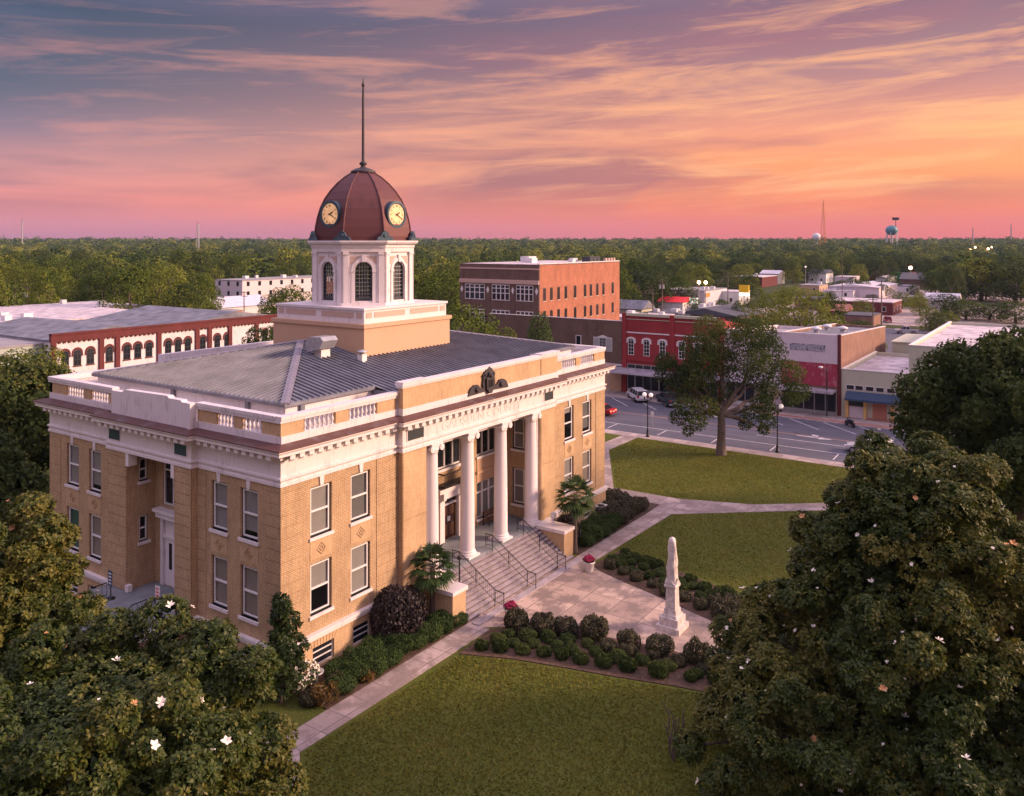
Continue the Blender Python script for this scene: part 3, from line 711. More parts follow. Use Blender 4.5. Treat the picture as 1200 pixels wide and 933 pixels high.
# attic wall and roof
EX0, EX1, EY0, EY1 = 1.9, 33.3, 1.9, 21.2
m = MB(); m.box(EX0 + .2, EX1 - .2, EY0 + .2, EY1 - .2, 12.3, 14.02)
m.box(PX0 + .3, PX1 - .1, -.05, EY0 + .2, 12.3, 13.72)
m.box(.0, BX, .0, BY, 12.25, 12.45)
m.build('attic_wall', 'white_paint', ct)
SL = .195; ZE = 14.15; YR = (EY0 + EY1) / 2; HW = YR - EY0; ZR = ZE + SL * HW
def rz(x, y): return ZE + SL * min(x - EX0, EX1 - x, (y - EY0), EY1 - y)
m = MB()
a, b_, c_, d_ = (EX0, EY0, ZE), (EX1, EY0, ZE), (EX1, EY1, ZE), (EX0, EY1, ZE); r0, r1 = (EX0 + HW, YR, ZR), (EX1 - HW, YR, ZR)
m.quad(a, b_, r1, r0); m.quad(b_, c_, r1); m.quad(c_, d_, r0, r1); m.quad(d_, a, r0)
YF = -.02; zf = ZE + SL * (YF - EY0)
m.quad((PX0, YF, zf), (PX1, YF, zf), (PX1, EY0 + .02, ZE + .004), (PX0, EY0 + .02, ZE + .004))
# gutters
def gut(p, q, w_=.16, h=.2):
    x0, x1 = sorted((p[0], q[0])); y0, y1 = sorted((p[1], q[1])); m.box(x0 - w_ / 2, x1 + w_ / 2, y0 - w_ / 2, y1 + w_ / 2, p[2] - h, p[2] - .005)
gut((EX0, EY0, ZE), (EX0, EY1, ZE)); gut((EX0 + .17, EY0, ZE), (PX0 - .1, EY0, ZE)); gut((PX1 + .1, EY0, ZE), (EX1, EY0, ZE)); gut((PX0, YF + .2, zf + .15), (PX0, EY0 + .1, zf + .15), .14, .26)
# standing seams
def seam(p, q, h=.09, w_=.05):
    p = Vector(p); q = Vector(q); d = (q - p).normalized(); s_ = Vector((-d.y, d.x, 0)).normalized() * w_ / 2; up = Vector((0, 0, h))
    m.hexa([tuple(p - s_), tuple(p + s_), tuple(q + s_), tuple(q - s_), tuple(p - s_ + up), tuple(p + s_ + up), tuple(q + s_ + up), tuple(q - s_ + up)])
st = .43; k = 1
while EX0 + k * st < EX1 - .1:
    x = EX0 + k * st; ytop = EY0 + min(x - EX0, EX1 - x, HW); y0 = YF if PX0 < x < PX1 else EY0
    seam((x, y0, ZE + SL * (y0 - EY0)), (x, ytop, ZE + SL * (ytop - EY0))); k += 1
k = 1
while EY0 + k * st < EY1 - .1:
    y = EY0 + k * st; xt = EX0 + min(y - EY0, EY1 - y); seam((EX0, y, ZE), (xt, y, ZE + SL * (xt - EX0))); k += 1
ro = m.build('roof', 'roof_metal', ct)
m = MB()
def cap(p, q, w_=.5):
    p = Vector(p); q = Vector(q); d = (q - p).normalized(); s_ = Vector((-d.y, d.x, 0)).normalized() * w_ / 2
    for sg in (-1, 1): m.hexa([tuple(p), tuple(p + sg * s_ - Vector((0, 0, .04))), tuple(q + sg * s_ - Vector((0, 0, .04))), tuple(q)] + [tuple(Vector(v) + Vector((0, 0, .09))) for v in (p, p + sg * s_ - Vector((0, 0, .04)), q + sg * s_ - Vector((0, 0, .04)), q)])
for p, q in ((a, r0), (d_, r0), (b_, r1), (c_, r1)): cap(p, q)
cap(r0, r1); m.build('hip_cap', 'roof_cap_metal', ro)
# downpipes on the attic wall
for y in (5.2, 12.3): m = MB(); m.box(EX0 + .02, EX0 + .2, y - .15, y + .15, 12.5, 13.96); m.build('downpipe', 'roof_metal', ct)
for x in (3.2, 27.4): m = MB(); m.box(x - .15, x + .15, EY0 + .02, EY0 + .2, 12.5, 13.96); m.build('downpipe', 'roof_metal', ct)
# roof cowls
m = MB(); zc_ = rz(10.1, 8.2)
m.box(9.95, 10.75, 7.75, 8.45, zc_ - .1, zc_ + .75); m.build('vent_curb', 'clean_white', ct)
m = MB(); m.extr([(9.55, 7.5, zc_ + .55), (9.55, 8.7, zc_ + .3), (9.55, 8.9, zc_ + .9), (9.55, 8.5, zc_ + 1.3), (9.55, 7.4, zc_ + 1.35), (9.55, 7.15, zc_ + 1.1)], (1.35, 0, 0)); m.build('roof_cowl', 'galvanised', ct)
m = MB(); z1_ = rz(12.0, 6.05); m.box(11.85, 12.3, 5.85, 6.3, z1_ - .1, z1_ + .5); m.build('vent_curb', 'clean_white', ct)
m = MB(); m.lathe([(.14, z1_ + .5), (.14, z1_ + .62), (.38, z1_ + .62), (.36, z1_ + .70), (.05, z1_ + .80)], (12.07, 6.07), 14); m.build('roof_cowl', 'galvanised', ct)

# ---- clock tower
TX, TY = 17.65, 11.45
tw = ct
m = MB(); h = 4.7; m.box(TX - h, TX + h, TY - h, TY + h, 14.0, 17.05); m.box(TX - h - .12, TX + h + .12, TY - h - .12, TY + h + .12, 17.05, 17.32); m.build('tower_base', 'tan_stucco', ct)
m = MB(); h = 4.5; m.box(TX - h, TX + h, TY - h, TY + h, 17.32, 18.26); m.box(TX - h - .1, TX + h + .1, TY - h - .1, TY + h + .1, 18.26, 18.42); ped = m.build('tower_plinth', 'white_paint', ct)
for fr, c0 in ((Fr('F', TY - h), TX), (Fr('L', TX - h), TY)):
    for a0, b0 in ((-4.3, -3.75), (-3.5, -.3), (.3, 3.5), (3.75, 4.3)): m = MB(); fr.box(m, c0 + a0, c0 + b0, 0, .03, 17.72, 18.10); m.build('plinth_panel', 'tan_panel', ped)
def octa(mb, ap, z0, z1, ap1=None, n=8):
    r = ap / math.cos(math.pi / 8); r1 = (ap1 or ap) / math.cos(math.pi / 8); mb.lathe([(r, z0), (r1, z1)], (TX, TY), 8, math.pi / 8, False)
class OFr:
    """frame of one octagon face; u centred on the face"""
    def __init__(s, k, ap): t = k * math.pi / 4; s.n = Vector((math.cos(t), math.sin(t), 0)); s.t = Vector((-math.sin(t), math.cos(t), 0)); s.ap = ap
    def p(s, u, n, z): v = Vector((TX, TY, 0)) + s.n * (s.ap + n) + s.t * u; return (v.x, v.y, z)
    def box(s, mb, u0, u1, n0, n1, z0, z1): mb.hexa([s.p(u0, n0, z0), s.p(u1, n0, z0), s.p(u1, n1, z0), s.p(u0, n1, z0), s.p(u0, n0, z1), s.p(u1, n0, z1), s.p(u1, n1, z1), s.p(u0, n1, z1)]); return mb
    def poly(s, mb, pts, n0, n1): mb.extr([s.p(u, n0, z) for u, z in pts], Vector(s.p(0, n1, 0)) - Vector(s.p(0, n0, 0))); return mb
AP = 3.62; Zd0, Zd1 = 18.42, 22.35
m = MB(); octa(m, AP + .16, 18.42, 18.62)
drum = MB(); half = AP * math.tan(math.pi / 8)
wins = MB(); WU = .62; WZ0, WZS = 18.75, 20.95
for k in range(8):
    f = OFr(k, AP)
    # face with an arched hole: sides, sill, and a ring of quads over the arch
    drum.quad(f.p(-half, 0, Zd0), f.p(-WU, 0, Zd0), f.p(-WU, 0, Zd1), f.p(-half, 0, Zd1)); drum.quad(f.p(WU, 0, Zd0), f.p(half, 0, Zd0), f.p(half, 0, Zd1), f.p(WU, 0, Zd1))
    drum.quad(f.p(-WU, 0, Zd0), f.p(WU, 0, Zd0), f.p(WU, 0, WZ0), f.p(-WU, 0, WZ0))
    ar = arch_pts(-WU, WU, WZS)
    for i in range(10):
        drum.quad(f.p(ar[i][0], 0, ar[i][1]), f.p(ar[i + 1][0], 0, ar[i + 1][1]), f.p(ar[i + 1][0], 0, Zd1), f.p(ar[i][0], 0, Zd1))
    outline = [(-WU, WZ0), (WU, WZ0)] + ar
    for i in range(len(outline)):
        p, q = outline[i], outline[(i + 1) % len(outline)]; drum.quad(f.p(p[0], 0, p[1]), f.p(q[0], 0, q[1]), f.p(q[0], -.3, q[1]), f.p(p[0], -.3, p[1]))
    # pilasters beside the corners, archivolt, imposts
    for s_ in (-1, 1):
        a0, b0 = sorted((s_ * (half - .06), s_ * (half - .42))); f.box(drum, a0, b0, 0, .13, 18.62, 22.1); f.box(drum, a0 - .03, b0 + .03, .0, .18, 22.1, 22.3)
        a0, b0 = sorted((s_ * (WU + .02), s_ * (WU + .24))); f.box(drum, a0, b0, 0, .07, 18.62, WZS - .1); f.box(drum, a0 - .04, b0 + .04, 0, .11, WZS - .1, WZS + .04)
    for i in range(10):
        t0, t1 = math.pi * i / 10, math.pi * (i + 1) / 10; ri, ro_ = WU + .02, WU + .25
        f.poly(drum, [(ri * math.cos(t0), WZS + .04 + ri * math.sin(t0)), (ro_ * math.cos(t0), WZS + .04 + ro_ * math.sin(t0)), (ro_ * math.cos(t1), WZS + .04 + ro_ * math.sin(t1)), (ri * math.cos(t1), WZS + .04 + ri * math.sin(t1))], 0, .08)
    f.poly(drum, [(-.1, WZS + .62), (.1, WZS + .62), (.14, 22.1), (-.14, 22.1)], 0, .13)
drum.v += m.v; base_n = len(drum.v) - len(m.v)
for fc in m.f: drum.f.append(tuple(i + base_n for i in fc)); drum.mi.append(0); drum.smooth.append(False)
dro = drum.build('tower_drum', 'white_paint', ct)
for k in range(8):
    f = OFr(k, AP)
    for s_ in (-1, 1):
        pn = MB()
        pts = [(.93, 21.45), (.93, 21.98), (.22, 21.98), (.40, 21.86), (.60, 21.72), (.76, 21.55), (.86, 21.40)]
        f.poly(pn, [(s_ * x, z) for x, z in pts], 0, .02); pn.build('spandrel_panel', 'tan_panel', dro)
for k in range(8):
    f = OFr(k, AP - .18)
    q = MB(); ar = arch_pts(-WU, WU, WZS)
    f.box(q, -WU, -WU + .09, -.04, .05, WZ0, WZS); f.box(q, WU - .09, WU, -.04, .05, WZ0, WZS); f.box(q, -WU + .09, WU - .09, -.04, .05, WZ0, WZ0 + .22)
    for i in range(10):
        t0, t1 = math.pi * i / 10, math.pi * (i + 1) / 10; ri, ro_ = WU - .09, WU
        f.poly(q, [(ri * math.cos(t0), WZS + ri * math.sin(t0)), (ro_ * math.cos(t0), WZS + ro_ * math.sin(t0)), (ro_ * math.cos(t1), WZS + ro_ * math.sin(t1)), (ri * math.cos(t1), WZS + ri * math.sin(t1))], -.04, .05)
    o = q.build('window', 'dark_frame', ct)
    q = MB()
    for u in (-.30, -.1, .1, .30): f.box(q, u - .014, u + .014, .0, .03, WZ0 + .22, WZS + math.sqrt(max(0, (WU - .09) ** 2 - u * u)))
    z = WZ0 + .5
    while z < WZS + .45:
        hw = WU - .09 if z < WZS else math.sqrt(max(0, (WU - .09) ** 2 - (z - WZS) ** 2)); f.box(q, -hw, hw, .0, .028, z - .014, z + .014); z += .28
    q.build('glazing_bar', 'galvanised', o)
    q = MB(); q.add([f.p(u, 0, z) for u, z in [(-WU, WZ0), (WU, WZ0)] + ar], [tuple(range(13))]); q.build('pane', 'window_glass', o)
m = MB(); octa(m, AP + .14, 22.3, 22.62); octa(m, AP + .20, 22.62, 22.86); octa(m, AP + .34, 22.86, 23.0, AP + .46); octa(m, AP + .46, 23.0, 23.12); m.build('tower_cornice', 'white_paint', ct)
# dome
prof = [(3.52, 23.12), (3.54, 23.45), (3.48, 24.1), (3.36, 24.75), (3.15, 25.5), (2.84, 26.2), (2.45, 26.8), (1.95, 27.4), (1.4, 27.9), (.9, 28.25), (.62, 28.4)]
m = MB(); m.lathe([(a_ / math.cos(math.pi / 8), z) for a_, z in prof], (TX, TY), 8, math.pi / 8, False)
for k in range(8):
    t = math.pi / 8 + k * math.pi / 4
    for i in range(len(prof) - 1):
        p = [(TX + prof[j][0] / math.cos(math.pi / 8) * math.cos(t), TY + prof[j][0] / math.cos(math.pi / 8) * math.sin(t), prof[j][1]) for j in (i, i + 1)]; m.tube(p[0], p[1], .075, .065, 6)
octa(m, 3.62, 23.12, 23.22)
dome = m.build('dome', 'dome_metal', ct)
m = MB(); m.lathe([(.95, 28.3), (.98, 28.42), (.85, 28.48), (.6, 28.62), (.25, 28.72), (.16, 28.85), (.30, 28.98), (.30, 29.06), (.13, 29.2), (.11, 29.6), (.09, 34.2), (.06, 34.9), (.13, 35.0), (.13, 35.08), (.07, 35.16), (.02, 35.6)], (TX, TY), 12); m.build('spire', 'bronze_patina', ct)
# acroteria at the dome corners
for k in range(8):
    m = MB(); t = math.pi / 8 + k * math.pi / 4; c = Vector((TX, TY, 0)) + Vector((math.cos(t), math.sin(t), 0)) * (4.0); n_ = Vector((math.cos(t), math.sin(t), 0)); tt = Vector((-n_.y, n_.x, 0))
    P_ = lambda u, z: tuple(c + tt * u - n_ * .12 + Vector((0, 0, z)))
    m.extr([P_(-.68, 23.12), (P_(.68, 23.12)), P_(.55, 23.38), P_(.32, 23.45), P_(.22, 23.7), P_(0, 23.84), P_(-.22, 23.7), P_(-.32, 23.45), P_(-.55, 23.38)], n_ * .2)
    m.tube(tuple(c + Vector((0, 0, 23.5))), tuple(c + n_ * .16 + Vector((0, 0, 23.5))), .2, .12, 10)
    m.build('acroterion', 'verdigris', ct)
# clocks
for k in (0, 2, 4, 6):
    f = OFr(k, 0); zc_ = 25.05
    q = MB(); q.tube(f.p(0, 2.9, zc_), f.p(0, 3.42, zc_), 1.02, 1.02, 28); 
    N = 28
    for i in range(N):
        t0, t1 = 2 * math.pi * i / N, 2 * math.pi * (i + 1) / N
        q.add([f.p(r * math.cos(t), n, zc_ + r * math.sin(t)) for t in (t0, t1) for r, n in ((.80, 3.43), (.86, 3.50), (1.02, 3.48))], [(0, 1, 4, 3), (1, 2, 5, 4)])
    co = q.build('clock', 'verdigris', ct)
    q = MB(); q.tube(f.p(0, 3.40, zc_), f.p(0, 3.435, zc_), .80, .80, 28, False); q.build('clock_face', 'clock_glow', co)
    sg = -1 if k in (4, 6) else 1
    q = MB()
    def hand(ang, ln, wd):
        d = (math.sin(ang), math.cos(ang)); s_ = (d[1], -d[0])
        pts = [(-d[0] * .12 + s_[0] * wd, -d[1] * .12 + s_[1] * wd), (d[0] * ln * .7 + s_[0] * wd, d[1] * ln * .7 + s_[1] * wd), (d[0] * ln, d[1] * ln), (d[0] * ln * .7 - s_[0] * wd, d[1] * ln * .7 - s_[1] * wd), (-d[0] * .12 - s_[0] * wd, -d[1] * .12 - s_[1] * wd)]
        f.poly(q, [(u, zc_ + z) for u, z in pts], 3.45, 3.475)
    hand(math.radians(62), .42, .045); hand(math.radians(118), .60, .03); q.build('clock_hand', 'black_iron', co)
    q = MB()
    for j, s_ in enumerate(['XII', 'I', 'II', 'III', 'IIII', 'V', 'VI', 'VII', 'VIII', 'IX', 'X', 'XI']):
        t = 2 * math.pi * j / 12; nb = len(s_)
        tot = sum({'I': .045, 'V': .085, 'X': .085}[ch] for ch in s_); x = -tot / 2
        def bar(x0, y0, x1, y1, wd=.011):
            dx, dy = x1 - x0, y1 - y0; l = math.hypot(dx, dy); nx, ny = -dy / l * wd, dx / l * wd; P_ = []
            for (px, py) in ((x0 + nx, y0 + ny), (x1 + nx, y1 + ny), (x1 - nx, y1 - ny), (x0 - nx, y0 - ny)):
                py += .64; P_.append((px * math.cos(t) + py * math.sin(t), zc_ - px * math.sin(t) + py * math.cos(t)))
            f.poly(q, P_, 3.437, 3.444)
        for ch in s_:
            if ch == 'I': bar(x + .022, -.075, x + .022, .075); x += .045
            elif ch == 'V': bar(x + .01, .075, x + .042, -.075, .014); bar(x + .042, -.075, x + .075, .075); x += .085
            else: bar(x + .01, .075, x + .075, -.075, .014); bar(x + .01, -.075, x + .075, .075); x += .085
    q.build('numerals', 'black_iron', co)

# ---- portico: floor, columns, steps, pedestals, rails
m = MB(); m.box(OX0, OX1, -.62, RY, 1.82, 2.0); m.box(OX0, OX1, -.62, -.4, -.05, 1.82); m.build('porch_floor', 'porch_grey', ct); m = MB(); m.box(-.4, DX, QY0, QY1, 1.7, 1.99); m.build('porch_floor', 'porch_grey', ct)
for i, x in enumerate((12.0, 15.78, 19.66, 23.55)):
    m = MB(); m.lathe([(.49, 2.42), (.485, 3.6), (.475, 5.2), (.455, 7), (.415, 9.6), (.415, 9.68), (.46, 9.72), (.46, 9.78)], (x, -.02), 28); co = m.build('column', 'column_paint', ct)
    m = MB(); m.box(x - .62, x + .62, -.64 + .0, .60, 2.0, 2.14); m.lathe([(.60, 2.14), (.63, 2.2), (.60, 2.27), (.52, 2.29), (.51, 2.33), (.56, 2.36), (.54, 2.41), (.465, 2.43)], (x, -.02), 28); m.build('column_base', 'column_paint', co)
    m = MB(); m.lathe([(.43, 9.78), (.52, 9.92), (.50, 9.98)], (x, -.02), 24); m.box(x - .56, x + .56, -.58, .54, 10.22, 10.345)
    m.box(x - .50, x + .50, -.50, .46, 9.98, 10.22)
    for sx in (-1, 1):
        for y in (-.58, .40):
            m.tube((x + sx * .46, y, 10.03), (x + sx * .46, y + .14, 10.03), .20, .20, 14); m.tube((x + sx * .46, y - .02, 10.03), (x + sx * .46, y + .16, 10.03), .09, .09, 10)
        m.tube((x + sx * .44, -.44, 10.04), (x + sx * .44, .40, 10.04), .13, .13, 10)
    m.build('capital', 'column_paint', co)
m = MB()
for x in (OX0 + .002, OX1 - .202):
    m.box(x, x + .2, -.2, .3, 2.0, 9.75); m.box(x - .02 if x > 20 else x, x + .2 + (0 if x > 20 else .05), -.26, .36, 9.75, ZB - .004)
m.build('pilaster', 'column_paint', ct)
QD = [(QY0 + .002, QY0 + .3), (QY1 - .3, QY1 - .002)]
for a0, b0 in QD: m = MB(); m.box(-.46, .1, a0, b0, 9.55, ZB - .004); m.build('bracket', 'column_paint', ct); m = MB(); m.box(-.5, -.2, a0, b0, 2.0, 2.4); m.build('plinth_block', 'column_paint', ct)
NS = 11; rise = 2.0 / NS; runl = .285; Yt = -.62
m = MB()
for k in range(NS):
    z1_ = 2.0 - rise * (k + 1) + rise; y0 = Yt - runl * k; m.box(11.75 if k < 9 else 11.35, 23.4 if k < 9 else 24.0, y0 - runl, y0 - .001, -.05, 2.0 - rise * k - rise * .0 - rise)
m.box(11.35, 24.0, Yt - runl * 11 - .55, Yt - runl * 10 - .001 - runl, -.05, .10)
so = m.build('steps', 'step_concrete', ct)
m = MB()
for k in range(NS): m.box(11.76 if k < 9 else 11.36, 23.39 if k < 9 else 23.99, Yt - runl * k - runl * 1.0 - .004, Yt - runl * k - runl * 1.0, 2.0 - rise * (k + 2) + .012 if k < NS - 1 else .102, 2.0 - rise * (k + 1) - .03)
m.build('riser', 'riser_shade', so)  # thin dark boards paint in riser shade, so the treads stand out
for x0, x1 in ((10.45, 11.73), (23.42, 24.75)):
    m = MB(); m.box(x0, x1, -3.0, -.48, -.1, 1.82); po = m.build('pedestal', 'buff_brick_plain', ct)
    m = MB(); m.box(x0 - .1, x1 + .1, -3.1, -.5, 1.82, 2.06); m.build('pedestal_cap', 'white_paint', po)
# lamp and blue plaque on the right pedestal
m = MB(); m.lathe([(.16, 2.06), (.16, 2.16), (.05, 2.2), (.05, 2.5), (.2, 2.55), (.24, 2.75), (.14, 2.95), (.02, 3.02)], (24.2, -1.6), 12)
m.build('stone_urn', 'column_paint', ct)
def rail(x):
    q = MB()
    def zt(y): return 2.0 - rise * max(0, min(11, (Yt - y) / runl))
    ys = [Yt + .55, Yt - .1, Yt - runl * 8.5, Yt - runl * 9.2, Yt - runl * 12]
    for dx in (0,):
        top = [(x, ys[0], 2.9), (x, ys[1], 2.9), (x, ys[2], zt(ys[2]) + .98), (x, ys[3], zt(ys[2]) + .92), (x, ys[4], .98)]
        pts = [(x, Yt + .55, 2.92), (x, Yt - .05, 2.92), (x, Yt - runl * 10.2, 1.12), (x, Yt - runl * 12.6, 1.02)]
        for i in range(3): q.tube(pts[i], pts[i + 1], .028, .028, 6)
        low = [(p[0], p[1], p[2] - .72) for p in pts]
        for i in range(3): q.tube(low[i], low[i + 1], .018, .018, 5)
        for y in (Yt + .5, Yt - .05, Yt - runl * 5, Yt - runl * 10.2, Yt - runl * 12.6):
            zb = 2.0 if y > Yt else max(.08, zt(y) - rise * .9); t = (Yt - .05 - y) / (runl * 10.2 - .05); zt_ = 2.92 if y > Yt - .06 else max(1.02, 2.92 - 1.8 * min(1, t)); q.tube((x, y, zb), (x, y, zt_), .024, .024, 6)
        n = 26
        for i in range(n):
            y = Yt + .5 - (runl * 12.6 + .5) * i / n; t = (Yt - .05 - y) / (runl * 10.15); ztop = 2.92 if t < 0 else (2.92 - 1.8 * min(1, t)); q.tube((x, y, ztop - .72), (x, y, ztop - .02), .009, .009, 4)
    q.build('handrail', 'black_iron', ct)
for x in (14.05, 17.75, 21.6): rail(x)
# side porch: landing with steps going down away from the wall
m = MB()
m.box(-2.6, -.402, 7.35, 15.4, -.05, 1.98)
m.box(-4.9, -2.6, 7.35, 9.2, -.05, 1.98)
m.box(-4.9, -2.6, 13.6, 15.4, -.05, 1.98)
for k in range(11): m.box(-2.6 - runl * (k + 1), -2.6 - runl * k - .001, 9.2, 13.6, -.05, 1.98 - .18 * (k + 1))
m.build('side_porch', 'porch_grey', ct)
m = MB(); m.box(-5.0, -.402, 7.22, 7.349, 1.7, 2.03); m.box(-5.0, -4.9, 7.22, 9.2, 1.7, 2.03); m.box(-5.0, -4.9, 13.6, 15.5, 1.7, 2.03); m.build('porch_coping', 'white_paint', ct)
m = MB(); m.box(-4.9, -.402, 7.3, 7.348, -.05, 1.7); m.build('porch_wall', 'rust_brick', ct)
for y in (9.35, 13.45):
    q = MB(); pts = [(-1.6, y, 2.9), (-2.5, y, 2.9), (-5.7, y, .9)]
    for i in range(2): q.tube(pts[i], pts[i + 1], .03, .03, 6); q.tube(tuple(Vector(pts[i]) - Vector((0, 0, .7))), tuple(Vector(pts[i + 1]) - Vector((0, 0, .7))), .018, .018, 5)
    for i in range(15):
        x = -1.6 - 4.1 * i / 14; zt_ = 2.9 if x > -2.5 else 2.9 - 2.0 * (-2.5 - x) / 3.2; q.tube((x, y, zt_ - .9 if i % 7 == 0 else zt_ - .7), (x, y, zt_), .012, .012, 4)
    q.build('handrail', 'black_iron', ct)
# bench under the portico window
bn = thing('porch_bench', 'wooden bench against the portico wall beside the front door', 'bench', (22.1, 2.5, 2.0))
m = MB()
for k in range(4): m.box(21.2, 23.0, 2.15 + k * .13, 2.25 + k * .13, 2.42, 2.45)
m.build('seat', 'wood_brown', bn)
m = MB()
for k in range(4): m.box(21.2, 23.0, 2.70, 2.73, 2.52 + k * .12, 2.61 + k * .12)
m.build('backrest', 'wood_brown', bn)
for x in (21.25, 22.9):
    m = MB(); m.box(x, x + .06, 2.13, 2.19, 2.0, 2.65); m.box(x, x + .06, 2.64, 2.70, 2.0, 3.0); m.box(x, x + .06, 2.13, 2.7, 2.62, 2.66); m.build('leg', 'black_iron', bn)

# ------------------------------------------------------------------ placing helpers (photo pixel -> point in the place)
def gp(px, py, z=0.0):
    d = FPX * (CAM[2] - z) / (py - HOR); p = P2 + (px - 600) / FPX * d * R2 + d * F2; return float(p[0]), float(p[1])
def dp(px, d): p = P2 + (px - 600) / FPX * d * R2 + d * F2; return float(p[0]), float(p[1])
def zat(py, d): return CAM[2] - (py - HOR) * d / FPX
def depth(x, y): return float((np.array([x, y]) - P2) @ F2)
def onX(px, X0):
    v = F2 + (px - 600) / FPX * R2; return float(P2[1] + (X0 - P2[0]) / v[0] * v[1])
def onY(px, Y0):
    v = F2 + (px - 600) / FPX * R2; return float(P2[0] + (Y0 - P2[1]) / v[1] * v[0])
def hgt(d):
    t = min(1, max(0, (d - 600) / 2000)); return 21 * t * t * (3 - 2 * t)

# ------------------------------------------------------------------ ground, lawn, roads, paths
GZ = -.16
m = MB(); rings = [0, 60, 130, 220, 340, 480, 620, 760, 900, 1100, 1300, 1550, 1800, 2100, 2400, 2700, 3200, 4200, 6000, 9000]; ns = 64
vs = [(CAM[0], CAM[1], GZ)]
for r in rings[1:]:
    for i in range(ns):
        t = 2 * math.pi * i / ns; vs.append((CAM[0] + r * math.cos(t), CAM[1] + r * math.sin(t), GZ + hgt(r)))
fs = [(0, 1 + i, 1 + (i + 1) % ns) for i in range(ns)]
for j in range(len(rings) - 2):
    for i in range(ns): a = 1 + j * ns; b = a + ns; fs.append((a + i, b + i, b + (i + 1) % ns, a + (i + 1) % ns))
m.add(vs, fs, True); struct('ground', m, 'wild_ground')
struct('lawn', MB().box(-60, 61.0, -90, 57.5, GZ - .1, 0.0), 'lawn_grass')
struct('sidewalk', MB().box(61.002, 62.7, -90, 57.5, GZ - .1, .006), 'sidewalk_concrete')
struct('kerb', MB().box(62.702, 62.9, -90, 57.5, GZ - .1, .004), 'step_concrete')
struct('road', MB().box(62.9, 82.7, -160, 160, GZ - .02, -.13), 'asphalt')
struct('cross_road', MB().box(-140, 62.9, 60.5, 80.5, GZ - .02, -.134), 'asphalt')
struct('side_road', MB().box(82.7, 260, 78, 88, GZ - .02, -.134), 'asphalt')
struct('far_kerb', MB().box(82.702, 82.9, -90, 77, GZ - .1, .004), 'step_concrete')
struct('far_sidewalk', MB().box(82.902, 87.45, -90, 77, GZ - .1, .008), 'sidewalk_concrete')
struct('brick_paving', MB().box(83.0, 84.1, -16, 3.0, -.05, .013), 'brick_paving')
struct('cross_sidewalk', MB().box(20, 82, 80.6, 84.95, GZ - .1, .0), 'sidewalk_concrete')
m = MB(); Z0, Z1 = -.134, -.122
lines = MB()
def strip(mb, p, q, w_, z0=-.1299, z1=-.124):
    p = Vector((*p, 0)); q = Vector((*q, 0)); d = (q - p).normalized(); s_ = Vector((-d.y, d.x, 0)) * w_ / 2
    mb.prism([tuple((v)[:2]) for v in (p - s_, q - s_, q + s_, p + s_)], z0, z1)
for k in range(-9, 12):                                     # angled bays on the shop side
    y = 2.0 + 4.35 * k; strip(lines, (83.0 - .4, y + .35), (78.0, y - 4.6), .12)
for k in range(-6, 9): strip(lines, (64.0, 8.25 - 6.75 * k), (66.9, 8.25 - 6.75 * k + .1), .12)
strip(lines, (67.1, 57), (67.1, -80), .12)
strip(lines, (70.8, -1.5), (70.8, -17), .12)
lo = struct('road_markings', lines, 'road_line')
lines = MB(); strip(lines, (73.6, 57), (73.6, -80), .10); strip(lines, (73.9, 57), (73.9, -80), .10); struct('centre_line', lines, 'road_line_yellow')
ar = MB(); ax, ay = gp(958, 512)                         # turn arrow painted on the lane
ar.prism([(ax - .12, ay + 2.4), (ax + .12, ay + 2.4), (ax + .12, ay - .2), (ax + .55, ay - .2), (ax, ay - 1.7), (ax - .55, ay - .2), (ax - .12, ay - .2)][::-1], -.1299, -.124)
ar.prism([(ax + .12, ay + .9), (ax + .12, ay + 1.2), (ax + .9, ay + .7), (ax + 1.5, ay + 1.1), (ax + 1.2, ay + .1), (ax + .5, ay + .2), (ax + .8, ay + .5)], -.1299, -.124)
struct('road_arrow', ar, 'road_line')
pz = .03
m = MB(); m.box(-3.2, 11.4, -5.05, -3.5, -.05, pz); struct('front_path', m, 'path_concrete')
m = MB(); m.prism([(-3.202, -3.45), (-3.202, -5.06), (-9.6, -12.3), (-11.2, -11.2), (-4.6, -3.45)][::-1], -.05, pz - .002); m.box(-4.6, -3.204, -3.44, 9.0, -.05, pz - .002); struct('corner_path', m, 'path_concrete')
m = MB(); m.prism([(23.7, -5.0), (37.2, -5.3), (42.0, -11.2), (54.5, -27), (56.2, -26), (43.7, -10.2), (41.5, -4.0), (41.3, 2.3), (53.8, 9.4), (60.99, 9.4), (60.99, 11.4), (53.0, 11.4), (39.3, 3.2), (38.4, -2.2), (37.4, -3.5), (23.7, -3.5)], -.05, pz); struct('side_path', m, 'path_concrete')
plz = [(11.2, -3.45), (11.41, -4.6), (12.4, -5.9), (13.5, -8.2), (14.3, -10.5), (14.9, -13.4), (15.2, -16.6), (15.3, -20.5), (18.9, -20.5), (19.6, -16.4), (20.4, -13.9), (21.4, -11.0), (22.2, -8.2), (22.9, -6.2), (23.698, -4.9), (23.698, -3.45)]
struct('plaza', MB().prism(plz, -.05, pz + .004), 'plaza_concrete')
bedL = [(8.0, -5.4), (11.4, -5.1), (12.35, -5.95), (13.45, -8.2), (14.25, -10.5), (14.85, -13.4), (15.15, -16.6), (15.2, -21), (12.6, -21), (11.6, -16.6), (10.7, -13.6), (10.0, -10.9), (9.2, -8.1)]
bedR = [(23.6, -5.3), (27.0, -5.6), (26.6, -8), (26.0, -10.5), (25.2, -13.4), (24.0, -16), (22.4, -20), (19.0, -20.4), (19.65, -16.4), (20.45, -13.9), (21.45, -11.0), (22.25, -8.2), (22.95, -6.2)]
